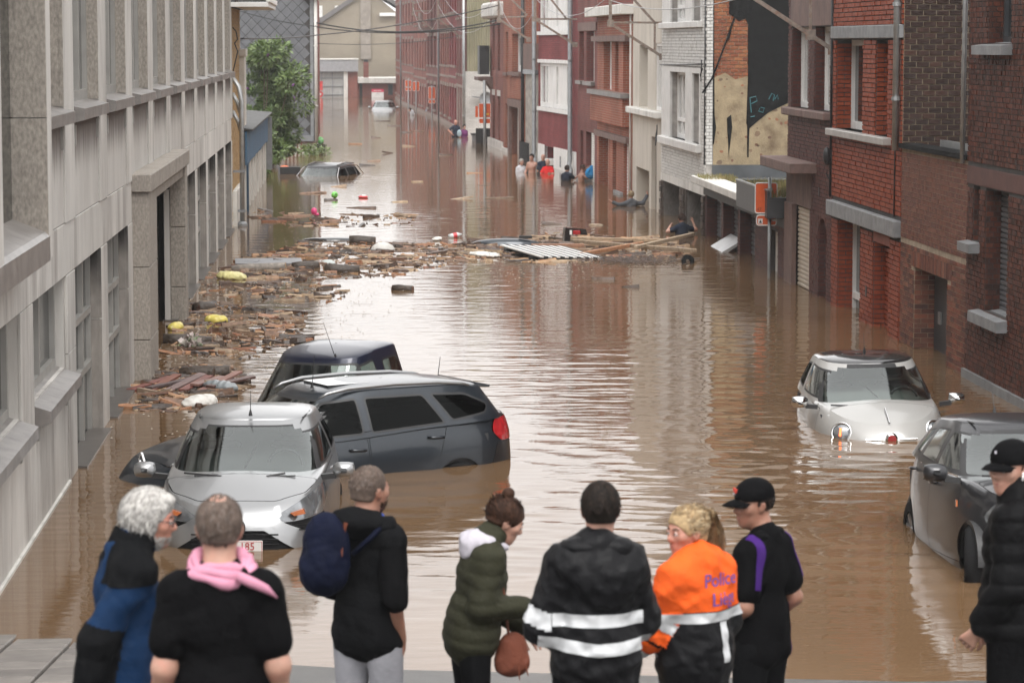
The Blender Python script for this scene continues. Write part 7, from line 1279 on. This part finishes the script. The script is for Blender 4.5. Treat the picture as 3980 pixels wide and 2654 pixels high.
wire('thin dark wire low in front of the beige gable', [(-1.4, 121, 4.6), (5.6, 143, 5.0)], .014, sag=.2); wire('pale wire looping between the two nearer steel brackets', [(7.05, 50.1, 5.45), (6.97, 76.6, 5.75)], .011, m_wg, .25); wire('pale wire looping from the beige house bracket to the crimson house', [(6.97, 76.6, 5.9), (6.42, 99.6, 6.2)], .011, m_wg, .6); wire('pale wire looping between crimson house and dark bracket', [(6.42, 99.6, 5.8), (5.87, 113.2, 6.3)], .011, m_wg, .9)
wire('pale wire sagging over the gap to the far row', [(5.87, 113.2, 6.0), (4.6, 150, 6.6)], .011, m_wg, 1.2); wire('second pale wire over the gap to the far row', [(5.87, 113.2, 6.6), (4.6, 150, 7.6)], .011, m_wg, 1.3); wire('pale wire along the far row', [(4.6, 150, 7.2), (3.9, 178, 8.2)], .011, m_wg, 1.4); wire('second pale wire along the far row', [(4.6, 150, 6.0), (3.9, 178, 6.8)], .011, m_wg, 1.2)
# ================================================================== FLOATING THINGS
m_wood = M('fresh_split_wood', cols=[(.3, .13, .065), (.38, .24, .13), (.22, .085, .045), (.42, .31, .2), (.25, .17, .11), (.13, .06, .04), (.34, .26, .18), (.16, .11, .08), (.3, .16, .1)], rough=.65, var=.3, vs=14, stretch=(1, 1, 1), bump=.006, bs=50); m_woodd = M('wet_dark_wood', cols=[(.03, .02, .015), (.06, .036, .024), (.09, .045, .025), (.045, .035, .03)], rough=.4, var=.3, vs=14, bump=.008, bs=40); m_bark = M('wet_bark', (.05, .035, .025), .5, var=.4, vs=18, bump=.015, bs=30)
def chunk(kind, r):
    """one splintered piece: irregular prism about 1 m long; scaled on placing"""
    mb = MB(); n = 5; prof = []
    for i in range(n):
        x = -.5 + i / (n - 1) + r.uniform(-.05, .05); w = .5 * (1 - .5 * abs(2 * i / (n - 1) - 1) ** 3 * r.uniform(.3, 1)); prof.append((x, w * r.uniform(.75, 1.1), r.uniform(.6, 1.1), r.uniform(-.1, .1)))
    vs = []
    for x, w, hh, s in prof: vs += [(x, -w + s, -.5), (x, w + s, -.5), (x + r.uniform(-.03, .03), w * .8 + s, .5 * hh), (x + r.uniform(-.03, .03), (-.1 if kind else -.6) * w + s, (.95 if kind else .55) * hh)]
    fs = [(i * 4 + j, i * 4 + (j + 1) % 4, (i + 1) * 4 + (j + 1) % 4, (i + 1) * 4 + j) for i in range(n - 1) for j in range(4)] + [(3, 2, 1, 0), (n * 4 - 4, n * 4 - 3, n * 4 - 2, n * 4 - 1)]
    return mb.add(vs, fs)
r_ = np.random.default_rng(21); ch_f = [chunk(i % 2, r_) for i in range(8)]; ch_me = [c.mesh('plank', m_wood if i < 6 else m_woodd) for i, c in enumerate(ch_f)] ; ch_dk = [c.mesh('driftwood', m_woodd) for c in ch_f[:4]]
def inpoly(x, y, P):
    c = False
    for i in range(len(P)):
        (x0, y0), (x1, y1) = P[i - 1], P[i]
        if (y0 > y) != (y1 > y) and x < (x1 - x0) * (y - y0) / (y1 - y0) + x0: c = not c
    return c
REG = [([(-2.81, 56.2), (-2.34, 61.75), (-1.08, 65.7), (.43, 66.4), (2.43, 65.5), (3.6, 66), (3.4, 61.0), (2.51, 60.2), (1.2, 57.5), (.79, 56.2), (-.92, 55.4)], 170, (.22, .66), 'raft of debris across the street'), ([(2.6, 60.2), (2.6, 66), (5.17, 69.5), (7.89, 66.4), (7.18, 61.2), (4.95, 59.6)], 58, (.2, .7), 'raft of debris across the street'),
       ([(-2.9, 49.5), (-2.65, 51.2), (-.81, 48.6), (-.8, 43.7), (-1.58, 41.5), (-2.75, 42.5)], 62, (.2, .6), 'debris washed against the office wall'), ([(-2.8, 39.4), (-2.46, 41.0), (-1.6, 40.6), (-1.55, 38), (-1.75, 35.6), (-2.75, 35.5)], 46, (.25, .65), 'debris washed against the office wall'), ([(-2.9, 55), (-1.41, 55), (.18, 53.9), (-.22, 50.3), (-1.32, 51.2), (-2.75, 52.2)], 22, (.2, .6), 'raft of debris across the street'), ([(-2.8, 79.7), (-1.27, 77.6), (1.6, 77.5), (1.9, 71.9), (-1.73, 72), (-2.7, 75.7)], 24, (.3, .9), 'wood drifting behind the raft')]
def lab(grp, dk, l, x, y, l1):
    a = 'dark wet' if dk else 'split'; b = 'long' if l > .6 * l1 else 'short'
    if 'raft' in grp and 'behind' not in grp: return '%s %s wood piece in the %s of the debris raft' % (b, a, ('front left' if y < 58 else 'left') if x < -1 else ('middle, near the white dome' if x < 1.6 else ('right, by the slatted panel' if x > 3.4 else 'middle, by the grey bumper')))
    if 'office' in grp: return '%s %s wood piece in the debris %s' % (b, a, 'by the portal pillar' if y > 45.5 else ('past the portal by the wet log' if y > 41 else 'behind the silver hatchback'))
    return '%s %s wood piece drifting between raft and shed, %s' % (b, a, 'near the pink balloon' if x < .2 else 'toward mid street')
NI = 0; restD = MB(); restF = MB(); LB = {'raft of debris across the street': 'splintered firewood piece packed in the debris raft across the street', 'debris washed against the office wall': 'splintered wood piece in the debris against the office wall', 'wood drifting behind the raft': 'loose wood piece drifting between the raft and the shed'}
def place(me, x, y, l, w, hgt, a, label, group, cat='driftwood', tilt=0., name='driftwood'):
    o = obj(name, me); o.scale = (l, w, hgt); o.rotation_euler = (r_.normal(0, .12) + tilt, r_.normal(0, .07), a); o.location = (x, y, hgt * .18); return tag(o, label, cat, group)
def merge(mb, src, x, y, l, w, hgt, a):
    Mx = Matrix.Translation((x, y, hgt * .15)) @ Euler((r_.normal(0, .2), r_.normal(0, .1), a)).to_matrix().to_4x4() @ Matrix.Diagonal((l, w, hgt, 1)); mb.add([tuple(Mx @ Vector(v)) for v in src.v], src.f)
for poly, cnt, (l0, l1), grp in REG:
    xs = [p[0] for p in poly]; ys = [p[1] for p in poly]; k = 0
    while k < cnt:
        x, y = r_.uniform(min(xs), max(xs)), r_.uniform(min(ys), max(ys))
        if not inpoly(x, y, poly): continue
        k += 1; l = r_.uniform(l0, l1); a = r_.normal(0, .45) + (0 if r_.random() < .85 else 1.4); dk = r_.random() < .34; me = ch_dk[r_.integers(4)] if dk else ch_me[r_.integers(6)]; w = r_.uniform(.05, .13) if not dk else r_.uniform(.05, .16); hgt = r_.uniform(.025, .06) * (1.3 if dk else 1)
        if NI < 280: place(me, x, y, l, w, hgt, a, lab(grp, dk, l, x, y, l1), grp); NI += 1
        else: merge(restD if dk else restF, ch_f[r_.integers(8)], x, y, l, w, hgt, a)
    for q in range(cnt * 6):                                                     # chips and bark too small to pick apart
        x, y = r_.uniform(min(xs), max(xs)), r_.uniform(min(ys), max(ys))
        if inpoly(x, y, poly): merge(restD if r_.random() < .42 else restF, ch_f[r_.integers(8)], x, y, r_.uniform(.05, .3), r_.uniform(.02, .07), r_.uniform(.012, .035), r_.uniform(0, 6.3))
GW = 'wood adrift in open water'
ADR = ((4.39, 101.4, .6), (5.29, 53.6, .35), (4.91, 55.4, .45), (3.2, 84.5, .9), (4.4, 84.8, .8), (2.2, 95, .4), (1.6, 120, .7), (2.6, 128, .6), (.6, 108, .6), (3.4, 150, .9), (2.4, 160, .7), (1.2, 140, .7), (-.4, 92, .5), (.3, 80, .9), (1.4, 83, .5), (.9, 112, .5), (3.9, 118, .6), (.2, 131, .6), (1.9, 170, 1.0), (2.9, 148, .6), (-1.2, 88, .8), (-.6, 84, .4), (6.6, 66.9, .5), (6.2, 72, .4), (5.1, 72.5, .5)); ORD = 'one two three four five six seven eight nine ten eleven twelve thirteen fourteen fifteen sixteen seventeen eighteen nineteen twenty twenty-one twenty-two twenty-three twenty-four twenty-five'.split()
for k_, (x, y, l) in enumerate(sorted(ADR, key=lambda q: q[1])):
    place(ch_me[r_.integers(8)], x, y, l, r_.uniform(.1, .16), .05, r_.normal(0, .3), 'lone wood piece adrift, number %s from the camera in open water' % ORD[k_], GW)
stuff(restF.build('floating_wood_chips', m_wood, None)); stuff(restD.build('floating_bark_scraps', m_woodd, None))
# scum: dots of foam and small scraps on the surface
fm = MB(); 
for q in range(1500):
    rg = REG[r_.choice(len(REG), p=[.4, .1, .2, .14, .1, .06])][0]; xs = [p[0] for p in rg]; ys = [p[1] for p in rg]; x, y = r_.uniform(min(xs) - .3, max(xs) + 1.2), r_.uniform(min(ys) - 2.5, max(ys) + 1.5); x = max(x, -2.9); s = r_.uniform(.006, .022); fm.add([(x - s, y, .012), (x, y - s * 2, .012), (x + s, y, .012), (x, y + s * 2, .02)], [(0, 1, 2, 3)])
stuff(fm.build('foam_scum', M('foam', (.3, .26, .21), .6)))
# beams
for i, (a, b, w, lb) in enumerate((((3.99, 60.2), (6.53, 63.6), .085, 'long orange timber beam in front of the lamp cluster piece'), ((5.0, 65.5), (7.4, 60.9), .085, 'dark brown timber beam crossing under the orange beam'), ((6.2, 61.9), (8.0, 66.2), .085, 'orange timber beam pointing to the woman in the tank top'), ((5.0, 66.0), (7.6, 65.7), .085, 'long pale beam lying farthest back in the timber heap'), ((4.0, 63.0), (5.2, 63.6), .085, 'short thick plank beside the slatted panel'))):
    d = Vector((b[0] - a[0], b[1] - a[1], 0)); t = B('timber_beam', m_wood, None, (-d.length / 2, d.length / 2, -w / 2, w / 2, -w * .4, w * .6), bv=.01); t.location = ((a[0] + b[0]) / 2, (a[1] + b[1]) / 2, .05 + .05 * (i % 3)); t.rotation_euler = (0, R(-2 + i), math.atan2(d.y, d.x)); tag(t, lb, 'beam', 'timber beams by the slatted panel')
t = thing('slatted_panel', 'black and white slatted panel floating in the raft', 'panel', (4.3, 61.4, .08), (R(4), R(3), R(24)))
for i in range(8): B('slat', m_white, t, (-.75 + i * .2, -.66 + i * .2, -.95, .95, .02, .05)); B('slat_edge', m_black, t, (-.66 + i * .2, -.55 + i * .2, -.95, .95, -.03, .048))
for y in (-.6, .6): B('cross_bar', m_black, t, (-.8, .85, y - .06, y + .06, -.06, .0))
def curved_shell(name, label, cat, loc, rz, L_, w, hgt, mat, bend=.3):
    mb = MB(); n = 14; vs = []
    for i in range(n + 1):
        u = i / n; x = (u - .5) * L_; e = math.sin(math.pi * min(1, max(0, u))) ** .5
        for j in range(7): a = math.pi * j / 6; vs.append((x, bend * (4 * (u - .5) ** 2) + math.cos(a) * w * (.25 + .75 * e), math.sin(a) * hgt * (.15 + .85 * e) - .03))
    mb.add(vs, [(i * 7 + j, i * 7 + j + 1, (i + 1) * 7 + j + 1, (i + 1) * 7 + j) for i in range(n) for j in range(6)]); t = thing(name, label, cat, (*loc, 0), R(rz)); mb.build('shell', mat, t, smooth=True); return t
t = curved_shell('car_bumper', 'black torn off car bumper floating at the left of the raft', 'bumper', (-.45, 66.9), 2, 1.5, .16, .1, m_gloss); t = curved_shell('car_bumper', 'grey torn off car bumper floating in the middle of the raft', 'bumper', (3.55, 65.3), -4, 1.65, .2, .17, m_dgrey, .15); B('grille_tab', m_black, t, (.3, .6, -.06, .06, .14, .2))
t = thing('bumper_corner', 'black upright bumper corner with a red reflector in the raft', 'bumper', (5.05, 65.4, 0), R(10)); MB().prism([(-.2, -.2), (-.08, -.2), (-.02, .22), (.38, .2), (.34, .34), (-.15, .38)], -.1, .1).build('shell', m_gloss, t); MB().box(.02, .2, -.12, -.095, .22, .32, bv=.02).build('reflector', m_red, t); B('label', m_white, t, (-.05, .0, -.12, -.1, .22, .32))
for lb, (x, y), rr, cl in (('white plastic dome half sunk in the raft', (.7, 63.8), .29, m_offw), ('smaller pale dome in front of the raft', (-.5, 59.8), .18, M('pale_green_plastic', (.55, .6, .58), .4))): t = thing('plastic_dome', lb, 'buoy', (x, y, -.05)); MB().lathe([(0, rr * .75), (rr * .4, rr * .7), (rr * .75, rr * .5), (rr * .95, rr * .2), (rr, -.1)], 22).build('shell', cl, t, smooth=True); MB().lathe([(rr * .98, -.02), (rr * 1.02, .02), (rr * .98, .06)], 22).build('seam', m_dzinc, t)
def log(lb, x, y, l, rr, rz, mat=m_bark):
    t = thing('log', lb, 'log', (x, y, rr * .2), (0, R(r_.uniform(-4, 4)), R(rz)), 'logs in the debris'); MB().tube([(-l / 2, 0, 0), (-l * .2, r_.uniform(-.02, .02), .01), (l * .2, 0, 0), (l / 2, .01, 0)], [rr * .95, rr, rr * .97, rr * .9], 12).build('bark', mat, t, smooth=True); [MB().lathe([(0, .006), (rr * .86, .006), (rr * .86, 0)], 14, (s * (l / 2 + (0 if s > 0 else .006)), 0, 0), 'x').build('cut_face', m_wood, t) for s in (-1, 1)]
log('thick cut log at the front of the raft', -.2, 57.6, .7, .12, 8); log('pale birch log beside the front log', -1.9, 58.3, 1.1, .1, -4, M('birch_bark', (.25, .22, .19), .7, var=.4, vs=12)); log('dark hollow log behind the front log', -.95, 58.5, .55, .12, 20); log('short dark log by the black bumper', .25, 66.1, .6, .13, 3); log('small log adrift before the raft', .95, 53.2, .4, .08, -20); log('wet log against the portal', -2.55, 44.0, .75, .1, 5); log('round log end near the birch log', -2.55, 49.3, .35, .13, 40); log('dark log by the estate car', -2.05, 39.6, .7, .11, -4)
m_bark.node_tree
def sack(lb, x, y, s, mat, cat='bag', nm='plastic_bag', fl=.5): t = thing(nm, lb, cat, (x, y, 0), R(r_.uniform(0, 180)), 'bags in the debris'); sdf_obj('film', [('e', (0, 0, .04), (.35 * s, .24 * s, .2 * s * fl), None), ('e', (.2 * s, .06 * s, .05), (.2 * s, .16 * s, .16 * s * fl), None), ('e', (-.22 * s, -.04 * s, .03), (.16 * s, .14 * s, .12 * s * fl), None)], mat, t, .016 * s + .004, .04, wrinkle(.02 * s, seed=int(abs(x * 7 + y)))); return t
m_yb = M('yellow_film', (.62, .52, .12), .35, var=.2, vs=8); m_wb = M('white_film', (.6, .58, .54), .4, var=.15, vs=8)
sack('pale yellow bag flattened in front of the raft', -2.35, 56.0, 1.0, M('pale_yellow_film', (.6, .55, .25), .4)); sack('bright yellow bag by the office wall', -2.25, 47.2, .5, m_yb, fl=.9); sack('yellow bag touching the portal pillar', -2.85, 46.0, .45, m_yb, fl=.9); sack('crumpled white bag beside the silver hatchback', -1.95, 36.2, .65, m_wb, fl=.8); sack('white plastic sheet left of the slatted panel', 2.9, 61.6, 1.1, m_wb, fl=.2); sack('clear bag behind the white dome', 2.0, 66.6, .4, m_wb); sack('grey bag beside the pickup', -1.75, 37.9, .7, M('grey_film', (.2, .22, .23), .3), fl=.6)
t = thing('balloon', 'bright green ball floating behind the raft', 'ball', (-.5, 85.2, .05)); MB().ell((0, 0, .05), (.1, .1, .1), 18, 12).build('ball', M('green_rubber', (.2, .62, .12), .35), t, smooth=True); B('print', m_black, t, (.02, .05, -.1, -.085, .05, .1)); t = thing('balloon', 'pink toy balloon floating by the raft', 'balloon', (-1.0, 76.3, .05)); MB().ell((0, 0, .08), (.085, .085, .1), 16, 12).ell((.07, 0, .0), (.07, .05, .04)).build('ball', M('pink_rubber', (.75, .08, .25), .35), t, smooth=True)
t = thing('toy_boat', 'red and white plastic toy floating behind the raft', 'toy', (.35, 85.2, 0)); MB().ell((0, 0, .03), (.15, .08, .05)).build('hull', M('toy_red', (.6, .05, .06), .4), t, smooth=True); MB().ell((.02, 0, .06), (.08, .05, .04)).build('deck', m_white, t, smooth=True)
t = thing('plastic_bottle', 'clear bottle with a red label floating in the raft', 'bottle', (2.45, 67.6, .05), (0, R(80), R(15))); t.scale = (.5,) * 3; MB().lathe([(0, -.3), (.12, -.3), (.13, -.1), (.13, .15), (.05, .3), (.04, .36), (0, .36)], 14).build('bottle', M('cloudy_plastic', (.55, .57, .57), .2), t, smooth=True); MB().lathe([(.132, -.08), (.134, -.08), (.134, .1), (.132, .1)], 14).build('label', MATS['toy_red'], t)
t = thing('crate', 'black crate with an orange cloth drifting beside the off road car', 'crate', (-2.2, 101.3, -.05), R(12)); t.scale = (.55,) * 3; MB().prism([(-.6, 0), (.6, 0), (.66, .55), (-.66, .55)], -.35, -.32).prism([(-.6, 0), (.6, 0), (.66, .55), (-.66, .55)], .32, .35).box(-.66, -.6, -.35, .35, 0, .55).box(.6, .66, -.35, .35, 0, .55).box(-.6, .6, -.32, .32, .0, .3).build('box', m_black, t); sdf_obj('cloth', [('e', (-.3, 0, .5), (.3, .2, .12), None)], M('orange_cloth', (.65, .16, .06), .8), t, .03, .03, wrinkle(.03, seed=3)); B('rim', m_dzinc, t, (-.68, .68, -.37, -.34, .53, .57))
t = thing('garbage_bag', 'green and white bag on a ledge at the slate house corner', 'bag', (-1.3, 121.5, .35)); t.scale = (.55,) * 3; sdf_obj('bag', [('e', (0, 0, .25), (.25, .2, .3), None)], M('green_white_bag', (.15, .5, .14), .5, dirt=((.6, .6, .6), .8, 6), local=True), t, .03, .03, wrinkle(.03, seed=4)); B('ledge', m_black, t, (-.3, .35, -.3, .3, -.6, .0))
t = thing('flower_pot', 'small black pot at the right end of the twig patch', 'pot', (7.05, 59.3, .05), (R(70), 0, R(20))); MB().lathe([(.1 + .05 * math.cos(a), .06 * math.sin(a)) for a in np.linspace(0, 2 * math.pi, 9)], 20).build('pot_rim', m_tyre, t, smooth=True)
tw = MB()
for i in range(420): x, y = 6.0 + r_.normal(0, .55), 60.0 + r_.normal(0, .6); a = r_.uniform(0, 3.14); l = r_.uniform(.06, .22); tw.tube([(x, y, .02), (x + math.cos(a) * l, y + math.sin(a) * l, .03 + r_.uniform(0, .05))], .006, 4, False)
stuff(tw.build('floating_twigs', m_woodd)); B('board', M('grey_board', (.2, .2, .21), .5), None, (-.7, .7, -.5, .5, 0, .03)); o = bpy.data.objects['board'] if 'board' in bpy.data.objects and bpy.data.objects['board'].parent is None else None
for o in list(bpy.data.objects):
    if o.name.startswith('board') and o.parent is None and o.type == 'MESH': o.name = 'floating_board'; o.location = (-1.75, 60.0, .02); o.rotation_euler = (R(2), 0, R(3)); tag(o, 'flat grey board floating behind the birch log', 'board')
t = blob_tree('flower_spray_shrub', 'pale blossom with green leaves floating by the portal', (-2.5, 43.3, .0), .12, .22, 300, [(.08, .2, .05), (.5, .42, .4), (.55, .48, .45)], .09, 14, trunk=False, asp=2.5, clumps=8)
B('kerb_grating', m_zinc, None) if False else None
# floor boards lying side by side against the wall
for i in range(8): o = B('deck_board', M('painted_boards', cols=[(.14, .035, .03), (.2, .08, .05), (.04, .04, .045), (.3, .16, .13), (.1, .05, .04)], rough=.5, var=.2), None, (-.06, .06, -.6, .6, -.01, .025), bv=.004); o.location = (-2.72 + i * .155, 38.3 + r_.normal(0, .12), .03 + .004 * i); o.rotation_euler = (R(r_.normal(2, 2)), R(r_.normal(0, 5)), R(-24 + r_.normal(0, 9))); tag(o, '%s painted board from the office wall in the floating row' % ('first second third fourth fifth sixth seventh eighth'.split()[i]), 'board', 'painted boards floating side by side')
# ================================================================== HAZE
hz = B('haze', M('haze_air'), None, (-405, 405, -65, 2610, -2.6, 14)); stuff(hz); m = MATS['haze_air']; n = m.node_tree.nodes; n.clear(); ov = n.new('ShaderNodeOutputMaterial'); pv = n.new('ShaderNodeVolumePrincipled'); pv.inputs['Color'].default_value = (.97, .975, .98, 1); pv.inputs['Density'].default_value = .00048; pv.inputs['Anisotropy'].default_value = .2; m.node_tree.links.new(pv.outputs[0], ov.inputs['Volume'])
